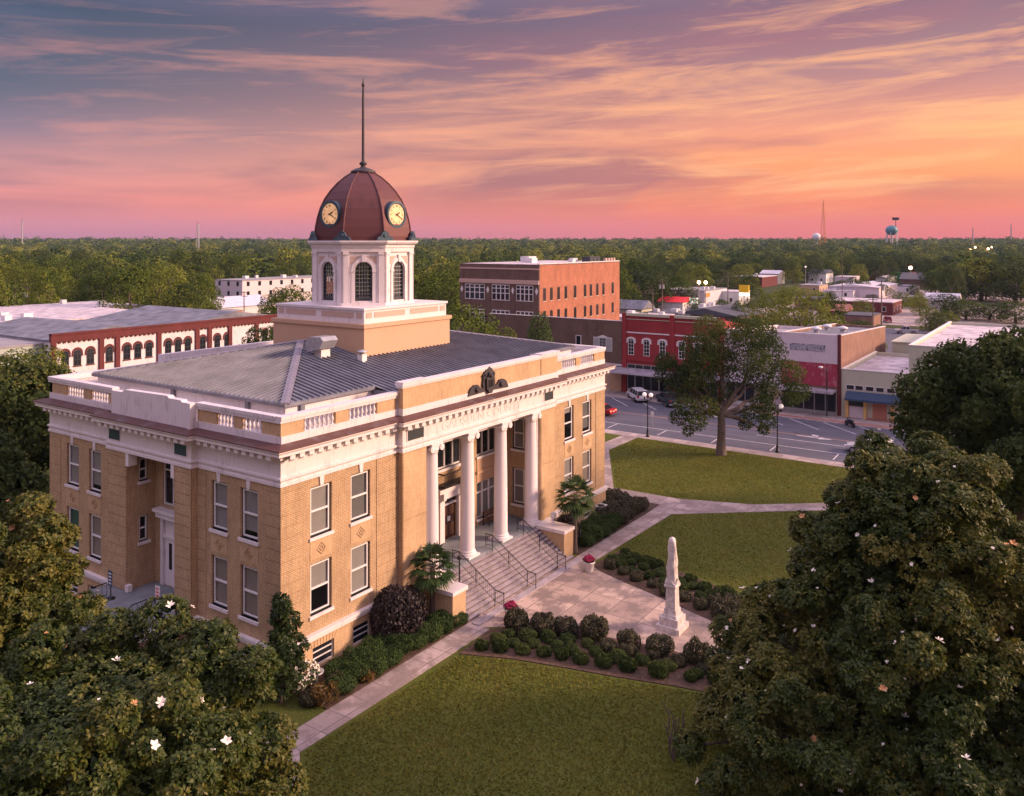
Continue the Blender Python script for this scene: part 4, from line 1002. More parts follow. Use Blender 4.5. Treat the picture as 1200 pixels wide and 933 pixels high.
struct('planting_bed', MB().prism(bedL[::-1], -.05, .05), 'mulch'); struct('planting_bed', MB().prism(bedR[::-1], -.05, .05), 'mulch')
struct('planting_bed', MB().box(-.05, 11.3, -3.45, -.1, -.05, .045), 'mulch'); struct('planting_bed', MB().box(24.8, 39.0, -3.45, -.1, -.05, .045), 'mulch')
# car parks and yards beyond the shops
struct('car_park', MB().box(116, 215, -70, 60, GZ - .02, -.12), 'asphalt')
struct('yard', MB().box(150, 420, -260, -72, GZ - .02, -.125), 'sidewalk_concrete')
struct('yard', MB().box(225, 420, -70, 60, GZ - .02, -.118), 'sidewalk_concrete')

# ------------------------------------------------------------------ shops across the street
def block(parent, x0, x1, y0, y1, z1, wm, rm, par=.5, z0=GZ, capm=None, slope=0.0, faces=('L', 'F', 'B', 'E'), skip=()):
    """body of a flat roofed building: walls, roof sheet below the parapet, coping"""
    m = MB(); t = .3
    if 'L' not in skip: m.box(x0, x0 + t, y0, y1, z0, z1)
    m.hexa([(x0 + t, y0, z0), (x1, y0, z0), (x1, y0 + t, z0), (x0 + t, y0 + t, z0), (x0 + t, y0, z1), (x1, y0, z1 - slope), (x1, y0 + t, z1 - slope), (x0 + t, y0 + t, z1)]) if 'F' not in skip else None
    m.hexa([(x0 + t, y1 - t, z0), (x1, y1 - t, z0), (x1, y1, z0), (x0 + t, y1, z0), (x0 + t, y1 - t, z1), (x1, y1 - t, z1 - slope), (x1, y1, z1 - slope), (x0 + t, y1, z1)])
    m.box(x1 - t, x1 - .002, y0 + t, y1 - t, z0, z1 - slope)
    o = m.build('wall', wm, parent)
    r = MB(); r.hexa([(x0 + t, y0 + t, z0), (x1 - t, y0 + t, z0), (x1 - t, y1 - t, z0), (x0 + t, y1 - t, z0), (x0 + t, y0 + t, z1 - par), (x1 - t, y0 + t, z1 - par - slope), (x1 - t, y1 - t, z1 - par - slope), (x0 + t, y1 - t, z1 - par)])
    ro = r.build('roof', rm, parent)
    if capm:
        c = MB(); e = .06
        for a, b, c_, d, s0, s1 in ((x0 - e, x0 + t, y0 - e, y1 + e, 0, 0), (x0 + t, x1, y0 - e, y0 + t, 0, slope), (x0 + t, x1, y1 - t, y1 + e, 0, slope)):
            c.hexa([(a, c_, z1 - s0 + .001), (b, c_, z1 - s1 + .001), (b, d, z1 - s1 + .001), (a, d, z1 - s0 + .001), (a, c_, z1 - s0 + .1), (b, c_, z1 - s1 + .1), (b, d, z1 - s1 + .1), (a, d, z1 - s0 + .1)])
        c.build('coping', capm, parent)
    return o, ro
XS = 87.5; SFr = Fr('L', XS)
def arched_window(parent, fr, c, w_, z0, zs, frame='clean_white', hood=None, rows=3, n=0.0, gl='dark_glass', sill=None, segr=.55, hw=.30):
    m = MB(); h = w_ / 2; ar = arch_pts(c - h, c + h, zs, segr)
    fr.poly(m, [(c - h, z0), (c + h, z0)] + ar, n - .02, n + .03); o = m.build('window', frame, parent)
    h2 = h - .09; ar = arch_pts(c - h2, c + h2, zs, segr); m = MB(); fr.poly(m, [(c - h2, z0 + .09), (c + h2, z0 + .09)] + ar, n + .03, n + .036); m.build('pane', gl, o)
    m = MB(); 
    for k in range(1, rows + 1): z = z0 + (zs - z0) * k / rows; fr.box(m, c - h2, c + h2, n + .036, n + .05, z - .025, z + .025)
    fr.box(m, c - .02, c + .02, n + .036, n + .048, z0 + .09, zs + h2 * segr); m.build('glazing_bar', frame, o)
    if hood:
        m = MB(); N = 10
        for i in range(N):
            t0, t1 = math.pi * i / N, math.pi * (i + 1) / N; a_, b_ = h + .04, h + hw
            fr.poly(m, [(c + a_ * math.cos(t0), zs + a_ * segr * math.sin(t0)), (c + b_ * math.cos(t0), zs + .06 + b_ * segr * 1.15 * math.sin(t0)), (c + b_ * math.cos(t1), zs + .06 + b_ * segr * 1.15 * math.sin(t1)), (c + a_ * math.cos(t1), zs + a_ * segr * math.sin(t1))], n, n + .1)
        for s_ in (-1, 1): a0, b0 = sorted((c + s_ * (h + .04), c + s_ * (h + hw))); fr.box(m, a0, b0, n, n + .1, zs - .4, zs)
        m.build('window_hood', hood, o)
    if sill: m = MB(); fr.box(m, c - h - .08, c + h + .08, n, n + .1, z0 - .14, z0); m.build('sill', sill, o)
    return o
def shopfront(parent, fr, u0, u1, z1, bays, frame='galvanised', base='clean_white', kick=.5, n=0.02):
    m = MB(); st = (u1 - u0) / bays
    for k in range(bays + 1): u = u0 + k * st; fr.box(m, u - .05, u + .05, n, n + .1, 0, z1)
    fr.box(m, u0, u1, n, n + .08, z1 - .1, z1); fr.box(m, u0, u1, n, n + .09, kick, kick + .08); o = m.build('shopfront', frame, parent)
    m = MB(); fr.box(m, u0, u1, n - .01, n + .02, kick, z1 - .1); m.build('display_window', 'dark_glass', o)
    m = MB(); fr.box(m, u0, u1, n - .01, n + .05, 0.01, kick); m.build('stallriser', base, o)
    return o
# brown brick two storey shop
b1 = thing('brown_brick_shop', 'dull brown brick shop with a wide shuttered white window, left of the red shop', 'shop', (XS, 24.85, 0))
block(b1, XS, 106, 24.87, 50, 10.8, 'brown_brick', 'roof_bluegrey', .9, capm='white_paint_worn', slope=2.4)
m = MB(); SFr.box(m, 24.9, 52, 0, .07, 3.9, 4.2); m.build('stone_band', 'white_paint_worn', b1)
for y in (25.0, 29.3, 34.6, 40): m = MB(); SFr.box(m, y, y + .5, 0, .05, 4.2, 9.6); m.build('brick_panel', 'brown_brick', b1)
yA, yB = onX(717.5, XS), onX(695.5, XS)
m = MB(); SFr.box(m, yA, yB, .0, .06, 6.0, 8.15); o = m.build('window', 'clean_white', b1)
m = MB(); SFr.box(m, yA + 1.15, yB - 1.15, .06, .07, 6.15, 8.0); m.build('pane', 'dark_glass', o)
m = MB()
for k in range(1, 4): u = yA + 1.15 + (yB - yA - 2.3) * k / 4; SFr.box(m, u - .02, u + .02, .07, .085, 6.15, 8.0)
for k in range(1, 4): SFr.box(m, yA + 1.15, yB - 1.15, .07, .083, 6.15 + k * .46, 6.19 + k * .46)
m.build('glazing_bar', 'clean_white', o)
m = MB(); SFr.poly(m, [((yA + yB) / 2 - 1.0, 8.15), ((yA + yB) / 2 + 1.0, 8.15), ((yA + yB) / 2, 8.5)], .0, .08); m.build('pediment', 'clean_white', o)
for a0 in (yA + .08, yB - 1.05):
    m = MB()
    for k in range(12): SFr.box(m, a0, a0 + .97, .06, .085, 6.1 + k * .165, 6.2 + k * .165)
    m.build('shutter', 'galvanised', o)
yc = onX(678, XS); m = MB(); SFr.box(m, yc - .5, yc + .5, 0, .06, 6.3, 8.2); o = m.build('window', 'clean_white', b1); m = MB(); SFr.box(m, yc - .38, yc + .38, .06, .066, 6.4, 8.1); m.build('pane', 'dark_glass', o)
shopfront(b1, SFr, 31, 37, 3.2, 4); m = MB(); SFr.box(m, 25.0, 30.5, .0, .1, .01, 3.1); m.build('shop_wall', 'tan_stucco', b1)
# red shop
b2 = thing('red_brick_shop', 'bright red painted two storey shop with white arched window hoods and a tin awning', 'shop', (XS, 8.6, 0))
block(b2, XS, 113, 8.6, 24.85, 11.75, 'red_painted_brick', 'roof_white', .8, slope=3.6)
for y in (8.62, 16.2, 24.1): m = MB(); SFr.box(m, y, y + .75, 0, .16, 0.01, 12.15); m.build('pilaster', 'red_painted_brick', b2)
m = MB()
for a0, a1 in ((9.37, 16.2), (16.95, 24.1)): SFr.box(m, a0, a1, -.3, .22, 11.75, 12.15); SFr.box(m, a0, a1, 0, .1, 11.2, 11.3)
m.build('cornice', 'cream_stucco', b2)
m = MB()
for a0, a1 in ((9.37, 16.2), (16.95, 24.1)): SFr.box(m, a0, a1, 0, .06, 9.12, 9.3)
m.build('stone_band', 'clean_white', b2)
m = MB()
for a0, a1 in ((9.37, 16.2), (16.95, 24.1)):
    for k in range(int((a1 - a0) / .4)): SFr.box(m, a0 + k * .4, a0 + k * .4 + .2, 0, .1, 4.75, 4.95)
    SFr.box(m, a0, a1, 0, .14, 4.95, 5.1)
m.build('brick_corbel', 'red_painted_brick', b2)
for y in (23.35, 20.75, 18.15, 15.1, 12.6, 10.3): arched_window(b2, SFr, y, 1.0, 5.75, 8.0, hood='clean_white', rows=4, segr=.5)
shopfront(b2, SFr, 17.4, 23.9, 4.4, 5, base='white_paint_worn', kick=.6); shopfront(b2, SFr, 9.6, 16.0, 4.4, 4, base='brown_brick', kick=.6)
m = MB(); m.hexa([(XS - 3.3, 8.8, 3.25), (XS, 8.8, 3.62), (XS, 26.6, 3.62), (XS - 3.3, 26.6, 3.25), (XS - 3.3, 8.8, 3.4), (XS, 8.8, 3.77), (XS, 26.6, 3.77), (XS - 3.3, 26.6, 3.4)])
for k in range(60): y = 8.85 + k * .3; m.hexa([(XS - 3.3, y, 3.4), (XS, y, 3.77), (XS, y + .04, 3.77), (XS - 3.3, y + .04, 3.4), (XS - 3.3, y, 3.44), (XS, y, 3.81), (XS, y + .04, 3.81), (XS - 3.3, y + .04, 3.44)])
aw = m.build('awning', 'tin_awning', b2)
for y in (9.5, 13.4, 17.3, 21.2, 25.6): m = MB(); m.tube((XS - 3.1, y, 0), (XS - 3.1, y, 3.28), .05, .05, 6); m.build('awning_post', 'galvanised', b2)
# pale pink shop behind the oak
b3 = thing('pale_pink_shop', 'pale pink stuccoed shop behind the street oak, between red shop and white shop', 'shop', (XS, .5, 0))
block(b3, XS, 112, .5, 8.58, 10.5, 'pink_white_stucco', 'roof_gravel', .5, capm='white_paint_worn', slope=1.4)
m = MB(); SFr.box(m, .7, 8.4, 0, .08, 4.3, 4.6); SFr.box(m, .6, 8.5, 0, .12, 9.8, 10.1); m.build('stone_band', 'white_paint_worn', b3)
arched_window(b3, SFr, 3.0, 1.3, .1, 2.6, hood='clean_white', rows=2); shopfront(b3, SFr, 4.2, 8.2, 3.2, 3)
m = MB(); m.box(XS - 2.4, XS, .8, 8.4, 3.5, 3.65); m.build('canopy', 'tin_awning', b3)
# white over red shop with worn sign
m_, nt, b = new_mat('speckled_sign')
nz = noise(nt, 4.5, 6, .8, dist=1.2); nt.links.new(ramp(nt, nz, [(.46, (.10, .11, .16)), (.54, (.58, .55, .62))]), b.inputs['Base Color'])
b4 = thing('white_and_red_shop', 'shop with white upper wall, flaking red band and speckled sign strip', 'shop', (XS, -7.4, 0))
block(b4, XS, 117, -7.4, .48, 10.6, 'rust_brick', 'roof_bluegrey', .35, capm='white_paint_worn', slope=1.2)
m = MB(); SFr.box(m, -6.95, .44, 0, .12, 6.8, 10.62); m.build('white_panel', 'pink_white_stucco', b4)
m = MB(); SFr.box(m, -6.95, .44, 0, .10, 3.75, 6.797); m.build('red_panel', 'peeling_red', b4)
m = MB(); SFr.box(m, -5.4, -.7, .12, .16, 8.35, 9.25); m.build('sign_strip', 'speckled_sign', b4)
m = MB(); SFr.box(m, -7.4, -6.97, 0, .16, .01, 10.75); m.build('pilaster', 'maroon_painted_brick', b4)
m = MB(); m.box(XS - 2.6, XS, -6.9, .4, 3.2, 3.4); m.box(XS - 2.65, XS - 2.6, -6.95, .45, 3.15, 3.5); m.build('canopy', 'tin_awning', b4)
shopfront(b4, SFr, -6.8, .3, 3.15, 5, base='galvanised', kick=.35)
for x, y in ((96, -2), (101, -4.5), (104, -1.5)):
    zz = 10.25 - 1.2 * (x - XS) / 30; m = MB(); m.lathe([(.35, zz - .2), (.35, zz + .5), (.75, zz + .5), (.7, zz + .75), (.1, zz + .95)], (x, y), 10); m.build('roof_vent', 'painted_steel_white', b4)
m = MB(); m.tube((99, -1, 9.6), (99, -1, 12.0), .04, .04, 5); m.build('mast', 'galvanised', b4)
# cream shop with blue awning
b5 = thing('cream_shop', 'low cream shop with a blue canvas awning, yellow pillars and red doors', 'shop', (XS, -15.6, 0))
block(b5, XS, 109, -15.6, -7.42, 6.2, 'cream_stucco', 'roof_white', .55, capm='clean_white')
for c0 in (-8.55, -9.65, -10.95, -12.2, -13.5, -14.6):
    m = MB(); SFr.box(m, c0 - .52, c0 + .52, 0, .05, 3.6, 4.25); o = m.build('window', 'clean_white', b5); m = MB(); SFr.box(m, c0 - .45, c0 + .45, .05, .06, 3.66, 4.19); m.build('pane', 'dark_glass', o)
m = MB(); m.hexa([(XS - 1.3, -15.4, 2.55), (XS - .02, -15.4, 3.35), (XS - .02, -8.1, 3.35), (XS - 1.3, -8.1, 2.55), (XS - 1.3, -15.4, 2.6), (XS - .02, -15.4, 3.42), (XS - .02, -8.1, 3.42), (XS - 1.3, -8.1, 2.6)]); m.box(XS - 1.32, XS - 1.3, -15.4, -8.1, 2.35, 2.6); m.build('awning', 'blue_canvas', b5)
for y in (-8.35, -10.6, -13.9, -15.5): m = MB(); SFr.box(m, y, y + .38, 0, .3, .01, 2.9); m.build('pillar', 'yellow_stucco', b5)
m = MB(); SFr.box(m, -10.2, -8.4, 0, .06, 1.5, 2.8); o = m.build('window', 'dark_frame', b5); m = MB(); SFr.box(m, -10.2, -8.4, 0, .05, .01, 1.45); m.build('shop_wall', 'pink_white_stucco', b5)
m = MB(); SFr.box(m, -13.0, -11.3, 0, .05, .2, 2.9); SFr.box(m, -12.2, -12.1, .05, .07, .2, 2.9); m.build('door', 'terracotta', b5)
m = MB(); SFr.box(m, -14.0, -10.7, .0, .9, .008, .14); m.build('doorstep', 'brick_paving', b5)
# tall cream block
b6 = thing('tall_cream_building', 'tall cream stuccoed building with a white flat roof, partly behind the dark oak', 'building', (XS, -62, 0))
block(b6, XS, 126, -62, -15.62, 9.9, 'cream_stucco', 'roof_white', .4, capm='clean_white')
for k in range(5): arched_window(b6, SFr, -20 - k * 5.5, 1.6, 4.2, 6.6, rows=3, segr=.1); shopfront(b6, SFr, -22.5 - k * 5.5, -18.5 - k * 5.5, 3.0, 3)
m = MB(); m.box(111, 124, -15.4, -9.5, GZ, 7.6); m.box(110.8, 124.2, -15.45, -9.3, 7.6, 7.75); m.build('rear_wing', 'cream_stucco', b6)

# ------------------------------------------------------------------ red and white row on the far side of the square
RFr = Fr('F', 85.0)
row = thing('arched_window_row', 'long two storey row with maroon cornice and pilasters and round-arched windows in white wall', 'shop row', (31.5, 85, 0))
m = MB(); m.box(31.5, 76, 85.0, 112, GZ, 9.0); m.build('wall', 'white_paint_worn', row)
m = MB(); m.box(31.3, 76.1, 84.75, 85.35, 9.0, 10.1); m.box(31.3, 76.1, 84.62, 85.4, 9.95, 10.2)
x = 31.6
while x < 75.8:
    RFr.poly(m, [(x, 9.0), (x + .45, 9.0), (x + .36, 8.75), (x + .09, 8.75)][::-1], .0, .2); x += .72
m.build('cornice', 'maroon_painted_brick', row)
for px in (62.3, 118.4, 137.3, 186, 230.8, 245.3): x = onY(px, 85); m = MB(); RFr.box(m, x - .36, x + .36, 0, .25, GZ, 9.0); m.build('pilaster', 'maroon_painted_brick', row)
for x in (61, 66.5, 72.0): m = MB(); RFr.box(m, x - .36, x + .36, 0, .25, GZ, 9.0); m.build('pilaster', 'maroon_painted_brick', row)
m = MB(); RFr.box(m, 31.5, 76, 0, .16, 3.7, 4.3); m.build('lintel_band', 'maroon_painted_brick', row)
for px in (76.1, 90.6, 105.8, 128, 148.6, 161.4, 174.5, 197, 208.5, 220, 237.5, 254.5, 266): arched_window(row, RFr, onY(px, 85), 1.15, 5.35, 7.1, frame='dark_frame', hood='maroon_painted_brick', rows=2, sill='maroon_painted_brick', segr=.9, hw=.22)
for x in (68.3, 70.2, 74): arched_window(row, RFr, x, 1.15, 5.35, 7.1, frame='dark_frame', hood='maroon_painted_brick', rows=2, sill='maroon_painted_brick', segr=.9, hw=.22)
for k in range(6): shopfront(row, RFr, 32.3 + k * 7.2, 38.6 + k * 7.2, 3.4, 4)
m = MB()
def gable(mb, x0, x1, y0, y1, z0, h, ax='y', hips=0):
    if ax == 'y': xm = (x0 + x1) / 2; mb.add([(x0, y0, z0), (x1, y0, z0), (x1, y1, z0), (x0, y1, z0), (xm, y0 + hips, z0 + h), (xm, y1 - hips, z0 + h)], [(0, 1, 4), (1, 2, 5, 4), (2, 3, 5), (3, 0, 4, 5), (0, 3, 2, 1)])
    else: ym = (y0 + y1) / 2; mb.add([(x0, y0, z0), (x1, y0, z0), (x1, y1, z0), (x0, y1, z0), (x0 + hips, ym, z0 + h), (x1 - hips, ym, z0 + h)], [(0, 1, 5, 4), (1, 2, 5), (2, 3, 4, 5), (3, 0, 4), (0, 3, 2, 1)])
m.box(31.4, 76.1, 85.4, 112.1, 9.0, 9.25)
gable(m, 31.8, 50, 85.6, 111.9, 9.25, 1.3); gable(m, 50.2, 76, 85.6, 111.9, 9.25, 1.9); m.build('roof', 'roof_bluegrey', row)
# low shops left of the row
def low_block(name, label, x0, x1, y0, y1, z1, wm, rm, cat='building', group=None, gab=None, wins=0, winfr='clean_white', gabax='y', z0=GZ, units=0):
    t = thing(name, label, cat, (x0, y0, z0), group); m = MB(); m.box(x0, x1, y0, y1, z0, z1); m.build('wall', wm, t)
    m = MB()
    if gab: gable(m, x0 - .5, x1 + .5, y0 - .5, y1 + .5, z1 + .003, gab, gabax)
    else: m.box(x0 - .1, x1 + .1, y0 - .1, y1 + .1, z1 + .003, z1 + .25)
    ro = m.build('roof', rm, t)
    for fr, a0, a1 in ((Fr('F', y0), x0, x1), (Fr('L', x0), y0, y1)):
        n = max(2, int((a1 - a0) / 4.5)) if wins else 0
        for st_ in range(wins):
            for k in range(n):
                c = a0 + (a1 - a0) * (k + .5) / n; zz = z0 + 1.1 + st_ * 3.4
                if zz + 1.7 > z1: continue
                m = MB(); fr.box(m, c - .6, c + .6, 0, .06, zz, zz + 1.6); o = m.build('window', winfr, t)
                m = MB(); fr.box(m, c - .5, c + .5, .06, .07, zz + .1, zz + 1.5); m.build('pane', 'dark_glass', o)
    rr = random.Random(int(x0 * 7 + y0))
    for k in range(units):
        a = rr.uniform(x0 + 1, x1 - 2.5); c = rr.uniform(y0 + 1, y1 - 2.5); m = MB(); m.box(a, a + rr.uniform(.9, 1.9), c, c + rr.uniform(.9, 1.9), z1 + .253, z1 + rr.uniform(.8, 1.3)); m.build('roof_unit', 'painted_steel_white', t)
    return t
low_block('shop_row', 'grey green end shop with pale flat roof, left of the maroon row', 18, 31.2, 87, 115, 8.6, 'grey_green_stucco', 'roof_gravel', wins=2, units=3)
low_block('shop_row', 'low shop with a blue grey roof at far left of the town', -2, 17.8, 92, 118, 7.0, 'white_paint_worn', 'roof_seam_white', wins=1, units=2)
low_block('shop_row', 'pale flat roofed building behind the low shops at far left', 2, 30, 119, 150, 8.2, 'white_paint_worn', 'roof_white', wins=1, units=5)
low_block('rear_building', 'flat roofed building behind the maroon row', 33, 70, 118, 140, 8.8, 'rust_brick', 'roof_white', units=4)
low_block('rear_building', 'long low building with pale pink roof behind the row, nearest the trees', 40, 86, 150, 172, 8.0, 'pink_white_stucco', 'roof_white', units=3)

# ------------------------------------------------------------------ three storey brick block
tb = thing('three_storey_building', 'three storey building, dull brown front and bright orange brick side wall, white roof', 'building', (105.9, 51.8, 0))
LX, LY = 105.9, 51.8; TLx = Fr('L', LX); TFy = Fr('F', LY); XE, YE, ZT = 139.2, 70.9, 18.6
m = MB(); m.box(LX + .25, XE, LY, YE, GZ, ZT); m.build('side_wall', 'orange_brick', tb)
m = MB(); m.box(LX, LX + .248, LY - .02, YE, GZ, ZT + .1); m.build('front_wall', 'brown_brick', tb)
m = MB(); m.box(LX + .5, XE - .3, LY + .3, YE - .3, ZT + .002, ZT + .15); m.build('roof', 'roof_white', tb)
m = MB(); m.box(LX + .0, XE + .1, LY - .08, LY + .3, ZT + .15, ZT + .35); m.build('coping', 'white_paint_worn', tb)
m = MB(); TLx.box(m, LY - .02, YE, 0, .12, ZT - .9, ZT - .6); TLx.box(m, LY - .02, YE, 0, .3, 14.9, 15.5); TLx.box(m, LY - .02, YE, 0, .15, 15.5, 15.7); m.build('stone_band', 'tan_panel', tb)
for y in (LY, 57.4, 63.3, 69.9): m = MB(); TLx.box(m, y, y + .9, .0, .1, GZ, ZT - .9); m.build('pilaster', 'brown_brick', tb)
for (a, b_) in ((53.1, 57.0), (58.6, 62.8), (64.6, 69.5)):
    for z0, z1 in ((11.6, 14.7), (6.6, 9.7), (1.6, 4.7)):
        m = MB(); TLx.box(m, a, b_, .02, .10, z0, z1); o = m.build('window', 'clean_white', tb)
        k = 4; st = (b_ - a) / k
        m = MB()
        for i in range(k): TLx.box(m, a + i * st + .12, a + (i + 1) * st - .12, .10, .11, z0 + .15, z0 + 1.35); TLx.box(m, a + i * st + .12, a + (i + 1) * st - .12, .10, .11, z0 + 1.5, z1 - .8); TLx.box(m, a + i * st + .12, a + (i + 1) * st - .12, .10, .11, z1 - .65, z1 - .15)
        m.build('pane', 'dark_glass', o)
for y in (52.3, 57.8, 63.8, 70.3): m = MB(); TLx.poly(m, [(y, 12.9), (y + .35, 13.6), (y, 14.3), (y - .35, 13.6)], .1, .14); m.build('diamond_tile', 'clean_white', tb)
for z0, z1 in ((11.7, 14.3), (7.5, 9.9), (2.5, 5.0)):
    for x in (107.8, 110.3, 113.0, 115.8, 119.5, 123.6, 126.1, 128.9, 131.6, 135.9):
        arched_window(tb, TFy, x, 1.05, z0, z1 - .2, frame='brown_brick', rows=1, segr=.3, n=.0, sill='tan_panel')
for k, (x, y, s_) in enumerate(((116, 60, 1.6), (121, 64, 2.2), (128, 57, 1.2), (124, 55, 1.0))): m = MB(); m.box(x, x + s_ * 1.3, y, y + s_, ZT + .15, ZT + .5 + s_ * .4); m.build('roof_unit', 'painted_steel_white', tb)
for k in range(3): m = MB(); m.box(128.8 + k * 1.6, 130.2 + k * 1.6, 53.5, 55.5, ZT + .15, ZT + 1.3); m.build('roof_unit', 'dark_frame', tb)
for k in range(4): m = MB(); m.box(134.2 + k * 1.3, 134.8 + k * 1.3, 52.6, 53.2, ZT + .15, ZT + .95); m.build('chimney', 'tan_panel', tb)

# ------------------------------------------------------------------ the town beyond
def at_block(px, py, w_, l_, h, *a, name='town_building', **k):
    x, y = gp(px, py, GZ); return low_block(name, a[0], x, x + w_, y, y + l_, h, *a[1:], **k)
at_block(752, 376, 8, 10, 3.2, 'grey roofed house with pale gable, right of the orange brick side wall', 'cream_stucco', 'roof_bluegrey', gab=2.4, gabax='y', wins=1, name='gabled_house', cat='house')
at_block(760, 392, 16, 12, 3.6, 'white flat roofed store directly behind the red shop', 'white_paint_worn', 'roof_white', units=5)
at_block(806, 384, 16, 14, 3.0, 'flat roofed store with dark roof behind the red shop', 'rust_brick', 'roof_dark', units=4)
at_block(868, 386, 20, 20, 3.0, 'hipped dark roofed store behind the street oak', 'brown_brick', 'roof_dark', gab=2.0, gabax='x', name='hipped_store', units=0)
rr_ = at_block(800, 364, 9, 9, 2.6, 'small restaurant with a bright red roof band and glowing white corner sign', 'white_paint_worn', 'red_canvas', gab=1.6, wins=1, name='restaurant', cat='restaurant')
x, y = gp(808, 366, GZ); m = MB(); m.box(x, x + .4, y - 2.8, y, 2.6, 4.6); m.build('sign', 'sign_glow', rr_)
x, y = gp(826, 360); t = low_block('long_store', 'long pale blue grey store with an orange sign over its door', x, x + 22, y, y + 16, 5.6, 'roof_seam_white', 'roof_gravel', cat='store', units=3)
m = MB(); m.box(x + .2, x + 4, y - .4, y - .02, 3.6, 4.9); o = m.build('sign', 'orange_paint', t)
at_block(866, 358, 12, 12, 4.6, 'white metal sided store with lit forecourt beside the yellow sign', 'painted_steel_white', 'roof_white', wins=1, cat='store')
at_block(893, 337, 26, 16, 5.0, 'long red brick building with grey metal roof in front of the woods', 'maroon_painted_brick', 'roof_seam_white', units=2)
at_block(912, 333, 12, 10, 5.5, 'light blue metal roofed shed behind the long red brick building', 'painted_steel_white', 'roof_seam_white', gab=1.8)
at_block(968, 332, 16, 10, 5.4, 'two storey white house with dark roof at the wood edge', 'clean_white', 'roof_dark', gab=2.0, wins=1, name='white_house', cat='house')
at_block(1000, 338, 14, 9, 5.4, 'pale pink walled store with a long blank sign board', 'pink_white_stucco', 'roof_white', wins=1, cat='store')
at_block(1030, 351, 40, 20, 4.6, 'wide low warehouse with a white ribbed metal roof', 'pink_white_stucco', 'roof_seam_white', gab=1.0, gabax='x', name='warehouse', cat='warehouse', units=0)
at_block(1004, 366, 12, 20, 3.6, 'low brick store with dark flat roof beside the light green tree', 'brown_brick', 'roof_dark', wins=1)
at_block(1046, 370, 16, 20, 3.8, 'low dark red store with white roof at the far side of the car park', 'maroon_painted_brick', 'roof_white', wins=1)
at_block(992, 375, 6, 6, 2.4, 'small orange roofed kiosk beside the light green tree', 'rust_brick', 'terracotta', gab=2.0, name='kiosk', cat='kiosk')
at_block(1122, 363, 8, 10, 3.0, 'white gabled house among the dark trees on the right', 'clean_white', 'roof_seam_white', gab=2.2, name='gabled_house', cat='house')
at_block(1085, 338, 18, 12, 4.2, 'brown roofed hall at the edge of the woods on the right', 'brown_brick', 'roof_dark', gab=3.2, name='hall', cat='hall')
at_block(838, 374, 14, 9, 2.8, 'low white store with grey roof left of the dark hipped store', 'white_paint_worn', 'roof_gravel', units=3, wins=1)
at_block(742, 397, 9, 7, 3.0, 'small pale store right behind the brown brick shop', 'white_paint_worn', 'roof_gravel', units=2)
at_block(960, 345, 15, 9, 3.6, 'small tan roofed store left of the warehouse, nearest the light green tree', 'tan_stucco', 'roof_gravel', wins=1, units=1)
at_block(1072, 345, 14, 12, 3.2, 'low grey roofed store at the right end of the warehouse', 'white_paint_worn', 'roof_bluegrey', wins=1)
at_block(1000, 351, 14, 12, 3.0, 'low white store on the left of the warehouse', 'clean_white', 'roof_white', wins=1, units=2)
at_block(1022, 383, 12, 8, 2.6, 'tiny dark roofed store by the car park corner', 'rust_brick', 'roof_dark', wins=1)
at_block(1085, 360, 12, 10, 3.0, 'low pale store behind the yellow lit tree', 'cream_stucco', 'roof_gravel', wins=1)
at_block(1040, 334, 26, 6, 3.4, 'long pale shed behind the row of farm machines', 'painted_steel_white', 'roof_gravel', gab=1.2, gabax='x')
# large white school with annex on the left
sx, sy = gp(284, 362)
sb = low_block('school_building', 'large white two storey school with flat roof, left of the clock tower', sx, sx + 44, sy, sy + 15, 9.6, 'pink_white_stucco', 'roof_gravel', cat='school', wins=3, winfr='dark_frame', units=4)
m = MB(); m.box(sx + 34, sx + 43, sy - .5, sy - .02, 1, 8); m.build('brick_bay', 'orange_brick', sb)
ax_, ay_ = gp(256, 371)
low_block('low_annex', 'low building with wide pale metal hip roof in front of the white school', ax_, ax_ + 20, ay_, ay_ + 12, 2.6, 'white_paint_worn', 'roof_seam_white', gab=3.0, gabax='x', wins=1)
ax_, ay_ = gp(254, 378)
low_block('rear_building', 'small brick store with an orange front, below the white school', ax_, ax_ + 9, ay_, ay_ + 7, 2.8, 'terracotta', 'roof_gravel', wins=1)
# yellow pole sign
x, y = gp(872, 362); ps = thing('pole_sign', 'square yellow sign on a tall pole in the town', 'sign', (x, y, GZ))
m = MB(); m.tube((x, y, GZ), (x, y, 5.6), .25, .2, 8); m.build('pole', 'galvanised', ps); m = MB(); m.box(x - .3, x + .3, y - 1.7, y + 1.7, 5.6, 8.2); m.build('sign_panel', 'yellow_sign', ps); m = MB(); m.box(x - .3, x + .3, y - 1.7, y + 1.7, 4.5, 5.55); m.build('sign_panel', 'sign_glow', ps)

